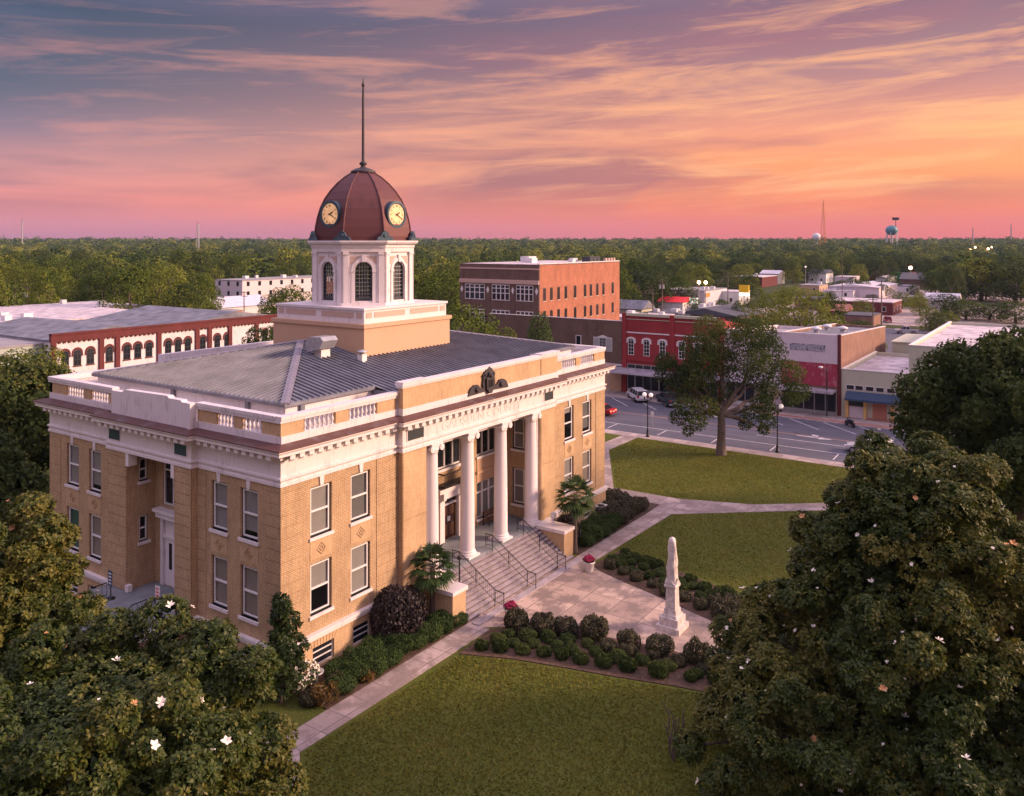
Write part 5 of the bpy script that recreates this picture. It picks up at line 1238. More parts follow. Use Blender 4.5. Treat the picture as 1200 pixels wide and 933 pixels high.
# ------------------------------------------------------------------ towers on the horizon
x, y = dp(1045, 1500); g0 = hgt(1500)
wt_ = thing('water_tower', 'blue globe water tower on legs on the horizon at the right', 'water tower', (x, y, g0))
m = MB(); m.ball((x, y, zat(270, 1500)), 10.5, 20, 12, .85); m.build('tank', 'verdigris', wt_)
MATS['verdigris_light'] = plain('verdigris_light', (.08, .24, .30), .5); wt_.children[0].data.materials[0] = MATS['verdigris_light']
m = MB(); zt = zat(272, 1500)
for k in range(6): t = k * math.pi / 3; m.tube((x + 10 * math.cos(t), y + 10 * math.sin(t), g0 - 1), (x + 9 * math.cos(t), y + 9 * math.sin(t), zt), .7, .7, 5)
m.build('leg', 'painted_steel_white', wt_); m = MB(); m.tube((x, y, g0), (x, y, zt - 8), 1.8, 1.8, 8); m.build('riser', 'galvanised', wt_)
m = MB(); m.tube((x + 4, y - 6, zt), (x + 4, y - 6, zat(256, 1500)), .7, .5, 5); m.box(x - 1, x + 9, y - 11, y - 1, zat(258, 1500), zat(255, 1500)); m.build('aerial', 'black_iron', wt_)
def lattice(px, d, ytop, w0, label, w1=.6):
    x, y = dp(px, d); g0 = hgt(d) - .5; zt = zat(ytop, d); t_ = thing('radio_mast', label, 'radio mast', (x, y, g0)); m = MB()
    L3 = [(math.cos(k * 2.094), math.sin(k * 2.094)) for k in range(3)]; n = 14
    P_ = lambda k, f: (x + L3[k % 3][0] * (w0 + (w1 - w0) * f), y + L3[k % 3][1] * (w0 + (w1 - w0) * f), g0 + (zt - g0) * f)
    for k in range(3):
        m.tube(P_(k, 0), P_(k, 1), .45, .3, 5)
        for i in range(n): m.tube(P_(k, i / n), P_(k + 1, (i + 1) / n), .22, .22, 4)
    m.build('lattice', 'orange_paint' if w0 > 5 else 'galvanised', t_); m = MB(); m.tube((x, y, zt), (x, y, zt + (zt - g0) * .08), .3, .15, 4); m.build('aerial', 'black_iron', t_)
lattice(965, 1500, 238, 7, 'tall tapering lattice mast left of the water tower'); lattice(232, 1300, 262, 2.6, 'short lattice mast above the left woods, left of the clock dome', 2.4)
lattice(26, 1500, 258, 1.0, 'thin mast at the far left of the horizon', .8); lattice(1140, 1600, 268, 1.0, 'thin mast right of the water tower', .8); lattice(1185, 1600, 264, 1.0, 'thin mast nearest the right end of the horizon', .8)
x, y = dp(957, 1800); t_ = thing('round_tank', 'small pale round tank at the foot of the tall mast', 'tank', (x, y, hgt(1800))); m = MB(); m.ball((x, y, zat(278, 1800)), 9, 16, 10); m.build('tank', 'painted_steel_white', t_); m = MB(); m.tube((x, y, hgt(1800)), (x, y, zat(280, 1800)), 3, 2, 8); m.build('riser', 'galvanised', t_)

# ------------------------------------------------------------------ foliage
RNG = np.random.default_rng(11)
def unit(v): return v / np.maximum(1e-9, np.linalg.norm(v, axis=1, keepdims=True))
def lump_points(lumps, n, rng, shell=.72, down=.35, inner=.86):
    """points in the outer shell of a union of ellipsoids; lumps = (cx,cy,cz,rx,ry,rz)"""
    L_ = np.array(lumps, float); ar = (L_[:, 3] * L_[:, 4] + L_[:, 3] * L_[:, 5] + L_[:, 4] * L_[:, 5]); out = []; nor = []
    tot = 0
    while tot < n:
        k = rng.choice(len(L_), size=n * 2, p=ar / ar.sum()); d = unit(rng.normal(size=(n * 2, 3)))
        keep = (d[:, 2] > -.15) | (rng.random(n * 2) < down); k = k[keep]; d = d[keep]
        r = shell + (1.0 - shell) * rng.random((len(k), 1)) ** .6; p = L_[k, :3] + d * r * L_[k, 3:]
        ok = np.ones(len(p), bool)
        for q in L_:
            ok &= ~((((p - q[:3]) / (q[3:] * inner * shell)) ** 2).sum(1) < 1)
        p = p[ok]; d = unit(d[ok] / L_[k[ok], 3:]); out.append(p); nor.append(d); tot += len(p)
    return np.concatenate(out)[:n], np.concatenate(nor)[:n]
def leaf_mesh(name, P, N, size, rng, tone, aspect=.5, jitter=.8, mat='oak_leaf', parent=None, droop=0.0, fold=False, org=(0, 0, 0)):
    """one pointed blade per point, facing roughly outwards"""
    n = len(P); s = size * (.7 + .6 * rng.random((n, 1)))
    nn = unit(N + rng.normal(size=(n, 3)) * jitter); t = unit(np.cross(nn, rng.normal(size=(n, 3)))); t[:, 2] -= droop; t = unit(t); b = np.cross(nn, t)
    V = np.empty((n, 4, 3)); V[:, 0] = P - t * s * .5; V[:, 2] = P + t * s * .5; V[:, 1] = P + b * s * aspect * .5 + t * s * .05; V[:, 3] = P - b * s * aspect * .5 + t * s * .05
    return quads_obj(name, V, tone, mat, parent, org)
def quads_obj(name, V, tone, mat, parent=None, org=(0, 0, 0), tone_per=None):
    n = len(V); V = V - np.array(org)
    me = bpy.data.meshes.new(name); me.vertices.add(n * 4); me.vertices.foreach_set('co', V.reshape(-1).astype('f4'))
    me.loops.add(n * 4); me.loops.foreach_set('vertex_index', np.arange(n * 4, dtype='i4')); me.polygons.add(n)
    me.polygons.foreach_set('loop_start', np.arange(0, n * 4, 4, dtype='i4')); me.polygons.foreach_set('loop_total', np.full(n, 4, 'i4'))
    me.update(calc_edges=True); me.materials.append(MATS[mat])
    at = me.attributes.new('tone', 'FLOAT', 'FACE'); at.data.foreach_set('value', np.clip(tone, 0, 1).astype('f4'))
    o = bpy.data.objects.new(name, me); col.objects.link(o)
    if parent is not None: o.parent = parent
    return o
def limb(mb, p, q, r0, r1, rng, segs=4, wob=.12, n=7):
    p = Vector(p); q = Vector(q); L_ = (q - p).length; a = p
    for i in range(segs):
        f = (i + 1) / segs; b = p.lerp(q, f) + (Vector(rng.normal(size=3)) * wob * L_ / segs if f < 1 else Vector((0, 0, 0))); mb.tube(a, b, r0 + (r1 - r0) * i / segs, r0 + (r1 - r0) * f, n); a = b
def tree(name, label, loc, lumps, nleaf, size, mat, trunk_r, fork_z, cat='tree', group=None, seed=1, aspect=.55, jitter=.8, shell=.72, limbs=7, droop=0.0, down=.35, bark='bark', tone_f=None, inner=.86, dense=False):
    rng = np.random.default_rng(seed); t = thing(name, label, cat, loc, group)
    P, N = lump_points(lumps, nleaf, rng, shell, down, inner)
    tone = .42 + rng.normal(size=len(P)) * .16
    # clumps of older and newer leaves
    C = P[rng.choice(len(P), 40)]; cv = rng.normal(size=40) * .16; d = ((P[:, None, :] - C[None]) ** 2).sum(2); tone += cv[d.argmin(1)]
    leaf_mesh('crown', P, N, size, rng, tone, aspect, jitter, mat, t, droop)
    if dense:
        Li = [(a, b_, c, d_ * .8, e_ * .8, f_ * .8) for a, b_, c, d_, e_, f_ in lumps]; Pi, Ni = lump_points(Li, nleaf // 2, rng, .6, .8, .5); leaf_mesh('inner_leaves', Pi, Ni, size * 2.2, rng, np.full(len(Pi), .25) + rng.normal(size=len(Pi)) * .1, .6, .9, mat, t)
    m = MB(); m.tube((0, 0, -.3), (0, 0, fork_z * .3), trunk_r * 1.35, trunk_r, 10); limb(m, (0, 0, fork_z * .3), (0, 0, fork_z), trunk_r, trunk_r * .8, rng, 3, .05, 10)
    o_ = m.v
    idx = rng.permutation(len(lumps))[:limbs]
    for k in idx:
        c = lumps[k]; mid = Vector((c[0] * .5, c[1] * .5, fork_z + (c[2] - fork_z) * .45)); limb(m, (0, 0, fork_z - .1), mid, trunk_r * .55, trunk_r * .34, rng, 3, .15, 6); limb(m, mid, (c[0], c[1], c[2] + c[5] * .3), trunk_r * .34, trunk_r * .1, rng, 3, .2, 5)
    me = bpy.data.meshes.new('trunk'); me.from_pydata(m.v, [], m.f); me.materials.append(MATS[bark]); me.polygons.foreach_set('use_smooth', m.smooth); o = bpy.data.objects.new('trunk', me); col.objects.link(o); o.parent = t
    return t
def round_lumps(rng, R_, z0, z1, k=16, rr=.42, flat=1.0, shape='round', radm=1.0):
    """lumps spread through a crown of radius R_ from z0 to z1"""
    out = []; H_ = z1 - z0
    for i in range(k):
        f = (i + .5) / k; z = z0 + H_ * (.12 + .76 * f)
        prof = math.sin(math.pi * min(.98, max(.12, .12 + .80 * f))) if shape == 'round' else (1.05 - .85 * f if shape == 'cone' else (1 - .55 * f ** 2))
        a = i * 2.4 + rng.random() * .8; rad = R_ * prof * (.35 + .33 * rng.random()) * radm; r = R_ * rr * (.75 + .5 * rng.random()) * (.6 + .4 * prof)
        out.append((rad * math.cos(a), rad * math.sin(a), z, r, r, r * .8 * flat))
    out.append((0, 0, z0 + H_ * .5, R_ * .55, R_ * .55, H_ * .36))
    return out

# the two magnolias in front: rosettes of long glossy leaves, white flowers
def magnolia(label, loc, lumps, nros, seed, leaf=.27, trunk_r=.38, flowers=(), fork=3.0, tone0=.38, name='magnolia_tree', lightdir=None):
    rng = np.random.default_rng(seed); t = thing(name, label, 'magnolia tree', loc)
    P, N = lump_points(lumps, nros, rng, .80, .55, .9)
    C = P[rng.choice(len(P), 90)]; cv = rng.normal(size=90) * .13; dd = np.empty(len(P), int)
    for i in range(0, len(P), 4000): dd[i:i + 4000] = ((P[i:i + 4000, None, :] - C[None]) ** 2).sum(2).argmin(1)
    ct_ = tone0 + cv[dd] + rng.normal(size=len(P)) * .10
    ax = unit(N * .8 + np.array([0, 0, .55]) + rng.normal(size=N.shape) * .35)         # rosette axis
    u = unit(np.cross(ax, rng.normal(size=N.shape))); v = np.cross(ax, u)
    K = 8; quads = []; tone = []
    for k in range(K):
        th = 2 * math.pi * k / K + rng.random((len(P), 1)) * .7; el = rng.uniform(-.15, .75, (len(P), 1))
        d = unit((u * np.cos(th) + v * np.sin(th)) * np.cos(el) + ax * np.sin(el)); s = leaf * (.75 + .5 * rng.random((len(P), 1)))
        w_ = np.cross(d, ax); w_ = unit(w_ + ax * rng.normal(size=(len(P), 1)) * .35) * s * .21; b = P + d * .03; e = P + d * s - ax * s * .12; md = P + d * s * .52 + ax * s * .05
        quads.append(np.stack([b, md + w_, e, md - w_], 1)); tone.append(ct_ + rng.normal(size=len(P)) * .09 + (k % 3 == 0) * .04)
    quads_obj('crown', np.concatenate(quads), np.concatenate(tone), 'magnolia_leaf', t)
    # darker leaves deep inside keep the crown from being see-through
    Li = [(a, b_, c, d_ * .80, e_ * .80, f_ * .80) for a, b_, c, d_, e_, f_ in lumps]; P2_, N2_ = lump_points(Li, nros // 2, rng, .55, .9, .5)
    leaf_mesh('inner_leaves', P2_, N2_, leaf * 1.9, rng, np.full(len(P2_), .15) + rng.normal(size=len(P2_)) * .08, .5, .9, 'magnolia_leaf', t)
    m = MB(); limb(m, (0, 0, -.3), (0, 0, fork), trunk_r * 1.2, trunk_r, rng, 3, .03, 10)
    for k in rng.permutation(len(lumps))[:14]:
        c = lumps[k]; mid = Vector((c[0] * .45, c[1] * .45, fork + max(0, c[2] - fork) * .5)); limb(m, (0, 0, fork - .2), mid, trunk_r * .5, trunk_r * .3, rng, 3, .1, 6); limb(m, mid, (c[0], c[1], c[2]), trunk_r * .3, .03, rng, 3, .15, 5)
    me = bpy.data.meshes.new('trunk'); me.from_pydata(m.v, [], m.f); me.materials.append(MATS['bark']); o = bpy.data.objects.new('trunk', me); col.objects.link(o); o.parent = t
    # flowers sit in rosettes on the outside
    Pf, Nf = lump_points(lumps, flowers, rng, .99, .3, 1.0)
    fq = []; bq = []
    for p, n_ in zip(Pf, Nf):
        axf = unit((n_ * .8 + np.array([0, 0, .6]))[None])[0]; uf = unit(np.cross(axf, rng.normal(size=3))[None])[0]; vf = np.cross(axf, uf); s = rng.choice([.07, .09, .12, .18]); c0 = p + axf * .12; tgt = bq if rng.random() < .22 else fq
        for k in range(6):
            th = k * math.pi / 3 + rng.random() * .4; el = rng.uniform(.1, .9); d = (uf * math.cos(th) + vf * math.sin(th)) * math.cos(el) + axf * math.sin(el); w_ = np.cross(d, axf) * s * .34
            tgt.append([c0, c0 + d * s * .6 + w_, c0 + d * s, c0 + d * s * .6 - w_])
    if fq: quads_obj('blossom', np.array(fq), np.zeros(len(fq)), 'petal_white', t)
    if bq: quads_obj('faded_blossom', np.array(bq), np.zeros(len(bq)), 'petal_brown', t)
    return t
def mag_lumps(rng, R_, z0, z1, k, r0, r1, cone=.5, power=1.6, stray=10):
    out = []; prof = lambda f: (1 - cone * f ** power) * (1 if f > .18 else .8 + 1.1 * f)
    for i in range(k):
        f = ((i + .5) / k) ** .9; z = z0 + (z1 - z0) * f
        a = i * 2.39996 + rng.random() * .5; r = rng.uniform(r0, r1) * (1 - .25 * f); rad = max(0, R_ * prof(f) - r * .8) * (.74 + .26 * rng.random()); out.append((rad * math.cos(a), rad * math.sin(a), z, r, r, r * .72))
    for i in range(stray):                                  # boughs that reach past the outline
        f = rng.uniform(.1, 1.0); a = rng.random() * 6.28; r = rng.uniform(.45, .8); rad = R_ * prof(f) * rng.uniform(.84, .97); out.append((rad * math.cos(a), rad * math.sin(a), z0 + (z1 - z0) * f + .3, r, r, r * .9))
    for f in (.12, .3, .48, .64, .78): q = R_ * prof(f) * .70; out.append((0, 0, z0 + (z1 - z0) * f, q, q, (z1 - z0) * .15))
    return out
rg = np.random.default_rng(5)
x, y = dp(1078, 34.5)
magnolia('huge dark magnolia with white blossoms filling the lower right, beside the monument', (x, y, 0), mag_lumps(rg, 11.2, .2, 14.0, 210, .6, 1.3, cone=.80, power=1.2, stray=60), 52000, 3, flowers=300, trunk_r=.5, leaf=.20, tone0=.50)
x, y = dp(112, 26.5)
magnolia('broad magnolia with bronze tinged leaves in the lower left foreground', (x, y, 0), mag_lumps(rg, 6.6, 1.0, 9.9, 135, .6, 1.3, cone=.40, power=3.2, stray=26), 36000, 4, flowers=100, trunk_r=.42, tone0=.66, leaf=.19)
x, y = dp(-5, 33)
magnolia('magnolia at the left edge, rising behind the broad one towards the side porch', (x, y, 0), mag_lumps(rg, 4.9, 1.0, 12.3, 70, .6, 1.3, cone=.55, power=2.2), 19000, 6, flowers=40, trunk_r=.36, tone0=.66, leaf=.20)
cx, cy = -0.9, -1.1
magnolia('small narrow young magnolia at the corner of the courthouse', (cx, cy, 0), mag_lumps(rg, 1.05, .4, 5.3, 16, .4, .65, cone=.8, stray=4), 560, 8, leaf=.24, flowers=4, trunk_r=.09, fork=.8, tone0=.2)
m = MB(); r2 = random.Random(2)
# dogwood like shrub with white blossom behind the corner magnolia
x, y = .35, -1.15
t = thing('blossoming_shrub', 'low shrub covered in small white blossom at the courthouse corner', 'shrub', (x, y, 0)); P, N = lump_points([(0, 0, .9, .8, .8, .7), (.6, .1, .8, .6, .6, .5), (-.5, -.2, .8, .6, .6, .5)], 420, rg, .8); leaf_mesh('blossom', P, N, .12, rg, np.zeros(len(P)), .9, .8, 'petal_white', t)
P, N = lump_points([(0, 0, .8, .8, .8, .7), (.6, .1, .7, .6, .6, .5), (-.5, -.2, .7, .6, .6, .5)], 500, rg, .7); leaf_mesh('leaves', P, N, .16, rg, np.full(len(P), .4), .6, .8, 'hedge_leaf', t)

# the street oak: thin crown of separate hanging clumps
x, y = gp(845, 533)
rg2 = np.random.default_rng(21); D_ = depth(x, y); ppm = FPX / D_
cl = [(-40, 80, 24), (-20, 105, 26), (5, 128, 26), (25, 150, 22), (45, 140, 24), (60, 118, 26), (75, 96, 22), (82, 78, 16), (-55, 92, 20), (-62, 108, 14), (-30, 128, 22), (-12, 148, 20), (10, 106, 20), (35, 112, 20), (50, 88, 18), (-5, 72, 20), (-22, 58, 18), (-45, 60, 15), (62, 70, 16), (45, 62, 14), (-30, 96, 22), (20, 92, 18), (35, 48, 14), (-35, 44, 13), (50, 42, 12), (-50, 44, 12), (60, 50, 13), (30, 34, 9), (48, 30, 8), (-42, 32, 8), (88, 62, 12)]
lumps = []
for a, z, r in cl:
    u = a / ppm; dpt = rg2.uniform(-2.6, 2.6); r_ = r / ppm; lumps.append((R2[0] * u + F2[0] * dpt, R2[1] * u + F2[1] * dpt, z / ppm, r_ * 1.05, r_ * 1.05, r_ * .82))
tree('oak_tree', 'open crowned oak with bare curving limbs beside the street pavement', (x, y, 0), lumps, 31000, .26, 'street_leaf', .46, 4.6, seed=9, shell=.45, inner=.3, limbs=12, droop=.5, down=.8, cat='oak tree')
m = MB()
for s_ in range(0): m.tube((x + .1 * s_, y, 0), (x + .3 * s_ - .8, y + .3, .02), .1, .05, 5)

# big oaks close to the camera frame edges
def oak(label, x, y, R_, z0, z1, n, size, mat, seed, name='oak_tree', cat='oak tree', shape='round', tr=.5, group=None, k=22, rr=.40, rad=1.0, **kw):
    r = np.random.default_rng(seed); return tree(name, label, (x, y, GZ if x > 82 else 0), round_lumps(r, R_, z0, z1, k, rr, 1.0, shape, rad), n, size, mat, tr, z0 + (z1 - z0) * .25, cat=cat, group=group, seed=seed, dense=True, jitter=.6, **kw)
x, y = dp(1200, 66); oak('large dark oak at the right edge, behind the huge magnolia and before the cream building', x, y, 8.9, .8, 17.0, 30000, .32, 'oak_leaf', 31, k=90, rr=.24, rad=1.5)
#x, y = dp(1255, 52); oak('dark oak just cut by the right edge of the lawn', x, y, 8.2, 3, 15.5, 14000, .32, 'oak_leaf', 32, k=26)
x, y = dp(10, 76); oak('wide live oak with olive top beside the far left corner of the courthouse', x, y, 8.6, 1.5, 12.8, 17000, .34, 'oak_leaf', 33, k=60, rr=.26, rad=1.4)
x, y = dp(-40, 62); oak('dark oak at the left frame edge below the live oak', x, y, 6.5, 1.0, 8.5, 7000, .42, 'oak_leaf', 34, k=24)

# ------------------------------------------------------------------ palms
def palm(loc, label, h, seed, R_=1.55):
    rg_ = random.Random(seed); t = thing('fan_palm', label, 'palm tree', loc)
    m = MB(); m.lathe([(.24, -.2), (.20, .3), (.16, 1.0), (.15, h - .6), (.20, h - .3), (.12, h)], (loc[0], loc[1]), 9)
    m.v = [(a, b, c + loc[2]) for a, b, c in m.v]; m.build('trunk', 'palm_bark', t)
    V = []; st = MB()
    for k in range(34):
        a = k * 2.39996; el = 1.25 - 2.0 * (k / 34) ** .9 + rg_.uniform(-.12, .12); d = Vector((math.cos(a) * math.cos(el), math.sin(a) * math.cos(el), math.sin(el))); L_ = R_ * rg_.uniform(.45, .62); base = Vector((0, 0, h)); tip = base + d * L_; st.tube(tuple(base + Vector(loc)), tuple(tip + Vector(loc)), .016, .012, 4)
        side = d.cross(Vector((0, 0, 1))); side = side.normalized() if side.length > .1 else Vector((1, 0, 0)); up = side.cross(d)
        for j in range(13):
            ph = (j - 6) / 6 * 1.45; q = (d * math.cos(ph) + side * math.sin(ph)).normalized(); ln = R_ * .52 * (1 - .22 * abs(j - 6) / 6) * rg_.uniform(.9, 1.1); w_ = q.cross(up).normalized() * .075; e = tip + q * ln - Vector((0, 0, ln * .28 * rg_.uniform(.6, 1.5))); md = tip + q * ln * .5 - Vector((0, 0, .02)); V.append([tuple(tip), tuple(md + w_), tuple(e), tuple(md - w_)])
    quads_obj('fronds', np.array(V), np.array([.45 + rg_.gauss(0, .2) for _ in V]), 'palm_leaf', t); st.build('stem', 'palm_bark', t)
    return t
palm((10.38, -1.5, 0), 'fan palm standing left of the courthouse steps', 3.25, 1, 1.55)
palm((24.93, -3.05, 0), 'taller fan palm standing right of the courthouse steps', 4.2, 2, 1.7)

# ------------------------------------------------------------------ shrubs round the courthouse
def mound_proto(name, mat, n, size, seed, squash=.75, spiky=False):
    r = np.random.default_rng(seed); lumps = [(0, 0, .42, .92, .92, .58)] + [(.5 * math.cos(a), .5 * math.sin(a), .42 + .12 * r.random(), .5, .5, .46) for a in np.linspace(0, 5.6, 6)]
    lumps = [(a + r.normal() * .12, b_ + r.normal() * .12, c + r.normal() * .06, d_, e_, f_ * r.uniform(.85, 1.2)) for a, b_, c, d_, e_, f_ in lumps]; P, N = lump_points(lumps, n, r, .66, .5); P[:, 2] = np.maximum(P[:, 2], .03) * squash / .75
    if spiky: N = unit(np.stack([-N[:, 1], N[:, 0], N[:, 2] * .2], 1))
    o = leaf_mesh(name, P, N, size, r, .45 + r.normal(size=len(P)) * .2, .35 if spiky else .6, .7, mat, None, droop=-.8 if spiky else 0)
    return o
hedge = mound_proto('boxwood_mound', 'hedge_leaf', 3200, .11, 1)
bedp = mound_proto('bed_shrub', 'bed_leaf', 2200, .16, 2, .8)
liri = mound_proto('grass_clump', 'bed_leaf', 1300, .36, 3, .8, True)
rust = mound_proto('bronze_shrub', 'rust_leaf', 3800, .14, 4, .85)
dred = mound_proto('dark_red_shrub', 'dark_red_leaf', 7000, .12, 5, 1.0)
brom = mound_proto('bronze_flax', 'bromeliad', 420, .5, 6, .9, True)
protos = {'h': hedge, 'b': bedp, 'g': liri, 'r': rust, 'd': dred, 'o': brom}; used = set()
def shrub(kind, x, y, sc_, label, group=None, cat='shrub', sz=None, z=.04):
    o = protos[kind]
    if kind in used: o = o.copy(); col.objects.link(o)
    used.add(kind); jj = .16 if kind in 'bgr' else .05; x += rs.uniform(-jj, jj); y += rs.uniform(-jj, jj); sz = (sz or sc_) * rs.uniform(.82, 1.18); sc_ *= rs.uniform(.88, 1.15); o.location = (x, y, z); o.rotation_euler = (0, 0, rs.random() * 6.28); o.scale = (sc_, sc_, sz or sc_); tag(o, label, cat, group); return o
rs = random.Random(7)
H = lambda x, y, s, z=None: shrub('h', x, y, s, 'clipped round boxwood in the hedge along the front path, left of the steps', 'boxwoods left of the steps', 'boxwood', z)
for i in range(8): H(1.6 + i * 1.15, -2.75 + .12 * math.sin(i * 2), .82 + .1 * rs.random(), .95)
for i in range(5): H(2.6 + i * 1.2, -1.6 - .1 * (i % 2), .80 + .1 * rs.random(), .95)
for i in range(2): shrub('h', 9.6 + i * 1.25, -3.0, .72, 'small clipped boxwood nearest the left end of the steps', 'small boxwoods at the left pedestal', 'boxwood')
shrub('d', 7.4, -1.35, 1.35, 'tall dark burgundy shrub between the boxwoods and the left palm', sz=2.0)
shrub('d', 8.9, -1.0, .95, 'smaller dark burgundy shrub against the wall behind the left palm', sz=1.7)
for x, y, s in ((25.9, -1.6, 1.2), ): shrub('d', x, y, s, 'tall dark burgundy shrub behind the right palm', sz=1.7)
for i, (x, y) in enumerate(((26.7, -3.0), (27.9, -2.9), (29.1, -2.9), (30.3, -2.9), (28.4, -1.6), (29.8, -1.5), (31.4, -2.7), (31.2, -1.4), (26.9, -1.9))): shrub('h', x, y, .80, 'clipped round boxwood in the hedge along the path, right of the steps', 'boxwoods right of the steps', 'boxwood', 1.0)
for i, (x, y) in enumerate(((32.8, -2.7), (34.1, -2.5), (35.4, -2.5), (36.7, -2.4), (33.0, -1.2), (34.4, -1.1), (35.8, -1.0), (37.1, -1.0), (36.4, .4), (37.6, .3))): shrub('r', x, y, .85, 'dark bronze rounded shrub at the right corner of the courthouse', 'bronze shrubs at the right corner', z=.03)
for i in range(6): shrub('r', -.2 + i * .95, -1.9 - .4 * (i % 2) - (.6 if i < 3 else 0), .55, 'low bronze shrub in the bed below the corner windows', 'bronze shrubs under the corner windows')
for x, y, s in ((3.0, -4.0 + .95, .45),): shrub('o', x, y, s, 'small bronze leaved flax at the corner of the front bed')
shrub('o', .3, -2.9, .7, 'bronze leaved flax in the bed near the corner magnolia')
# plaza beds
def lerp2(a, b, t): return (a[0] + (b[0] - a[0]) * t, a[1] + (b[1] - a[1]) * t)
edgeL = [(8.6, -5.7), (9.7, -8.3), (10.5, -11.0), (11.3, -13.8), (12.4, -17.5), (13.0, -20)]; inL = [(12.0, -5.9), (13.0, -8.2), (13.8, -10.5), (14.4, -13.4), (14.7, -16.6), (14.7, -20)]
def along(poly, t): t *= (len(poly) - 1); i = min(int(t), len(poly) - 2); return lerp2(poly[i], poly[i + 1], t - i)
n_ = 12
for i in range(n_):
    p = along(edgeL, (i + .3) / n_); shrub('g', p[0] + .45, p[1], .42 + .1 * rs.random(), 'small tufted clump in the outer row of the left plaza bed', 'tufted clumps, outer row of the left bed', 'grass clump')
for i in range(11):
    p = lerp2(along(edgeL, (i + .6) / n_), along(inL, (i + .6) / n_), .38); shrub('b', p[0], p[1], .40 + .1 * rs.random(), 'small green shrub in the middle row of the left plaza bed', 'green shrubs, middle row of the left bed')
for i in range(10):
    p = lerp2(along(edgeL, (i + .9) / n_), along(inL, (i + .9) / n_), .66); shrub('b' if i < 5 else 'r', p[0], p[1], .42 + .16 * rs.random(), 'small shrub in the third row of the left plaza bed' if i < 5 else 'russet shrub deep in the left plaza bed', 'shrubs, third row of the left bed' if i < 5 else 'russet shrubs of the left bed')
for i in range(8):
    p = along(inL, (i + .4) / 8); shrub('r', p[0] - .1, p[1] + rs.uniform(-.2, .2), .55 + .3 * rs.random(), 'russet tinged shrub along the paving of the left plaza bed', 'russet shrubs beside the paving, left bed', sz=.95)
edgeR = [(27.0, -6.2), (26.3, -8), (25.7, -10.5), (24.8, -13.4), (23.4, -16.5), (21.8, -19.6)]; inR = [(23.7, -5.8), (22.8, -8.2), (21.9, -11.0), (20.9, -13.9), (20.1, -16.6), (19.6, -20)]
for i in range(10):
    for j, (kk, lb, gr) in enumerate((('g', 'tufted clump in the lawn side row of the right plaza bed', 'tufted clumps, lawn side of the right bed'), ('b', 'small green shrub in the middle of the right plaza bed', 'green shrubs, middle of the right bed'), ('b', 'small green shrub on the paving side of the right plaza bed', 'green shrubs, paving side of the right bed'), ('r', 'low russet shrub edging the paving of the right plaza bed', 'russet shrubs edging the right bed'))):
        if i > 6 and j in (1, 2): kk = 'r'; lb = 'russet shrub at the monument end of the right plaza bed'; gr = 'russet shrubs by the monument, right bed'
        p = lerp2(along(edgeR, (i + .35 * (j % 2) + .3) / 10.4), along(inR, (i + .35 * (j % 2) + .3) / 10.4), .10 + j * .26); shrub(kk, p[0] - .2 * (j == 0), p[1] + rs.uniform(-.15, .15), .38 + .16 * rs.random() + (.2 if i > 6 else 0), lb, gr, 'grass clump' if kk == 'g' else 'shrub')
# small bare stemmed myrtle by the magnolia
mt = thing('crape_myrtle', 'small leafless multi stemmed crape myrtle on the front lawn', 'shrub', (5.8, -19.2, 0)); m = MB(); r3 = np.random.default_rng(4)
for k in range(7): a = k * .9; limb(m, (5.8, -19.2, 0), (5.8 + .5 * math.cos(a), -19.2 + .5 * math.sin(a), 1.7 + .4 * (k % 3)), .06, .025, r3, 4, .12, 5)
m.build('stems', 'bark', mt)

# ------------------------------------------------------------------ monument, pots, lamps
MX, MY = 17.62, -13.95; MS = .60
mo = thing('monument', 'white marble draped obelisk on stepped square base at the end of the plaza', 'monument', (MX, MY, .03))
def sq(mb, h, z0, z1, h1=None):
    h1 = (h1 or h) * MS; h = h * MS; mb.hexa([(MX - h, MY - h, z0), (MX + h, MY - h, z0), (MX + h, MY + h, z0), (MX - h, MY + h, z0), (MX - h1, MY - h1, z1), (MX + h1, MY - h1, z1), (MX + h1, MY + h1, z1), (MX - h1, MY + h1, z1)])
m = MB(); sq(m, 1.22, .0, .36); sq(m, .98, .36, .82); sq(m, .80, .82, .98, .74); m.build('plinth', 'marble', mo)
m = MB(); sq(m, .64, .98, 1.28, .60); sq(m, .52, 1.28, 2.55, .47); sq(m, .60, 2.55, 2.66); sq(m, .62, 2.66, 2.76, .52)
for ax in (0, 1):                                                 # small gables on the four sides of the die
    for s_ in (-1, 1):
        if ax: m.extr([(MX - .3, MY + s_ * .3, 2.76), (MX + .3, MY + s_ * .3, 2.76), (MX, MY + s_ * .3, 3.08)], (0, s_ * .06, 0))
        else: m.extr([(MX + s_ * .3, MY - .3, 2.76), (MX + s_ * .3, MY + .3, 2.76), (MX + s_ * .3, MY, 3.08)], (s_ * .06, 0, 0))
m.build('die', 'marble', mo)
m = MB(); sq(m, .46, 2.76, 3.5, .40); sq(m, .40, 3.5, 5.15, .26); m.build('obelisk', 'marble', mo)
m = MB(); n = 20; vs = []; zs = [3.3, 3.6, 3.95, 4.3, 4.65, 4.95, 5.2, 5.38, 5.47]; base_r = [.26, .31, .29, .27, .25, .24, .22, .17, .04]
for j, (z, r) in enumerate(zip(zs, base_r)):
    for i in range(n):
        t = 2 * math.pi * i / n; rr_ = r * (1 + .13 * math.sin(3 * t + z * 4.2) + .07 * math.sin(7 * t + z * 2)); vs.append((MX + rr_ * math.cos(t), MY + rr_ * math.sin(t), z + (.28 * math.sin(t + 2.2) if j == 0 else 0)))
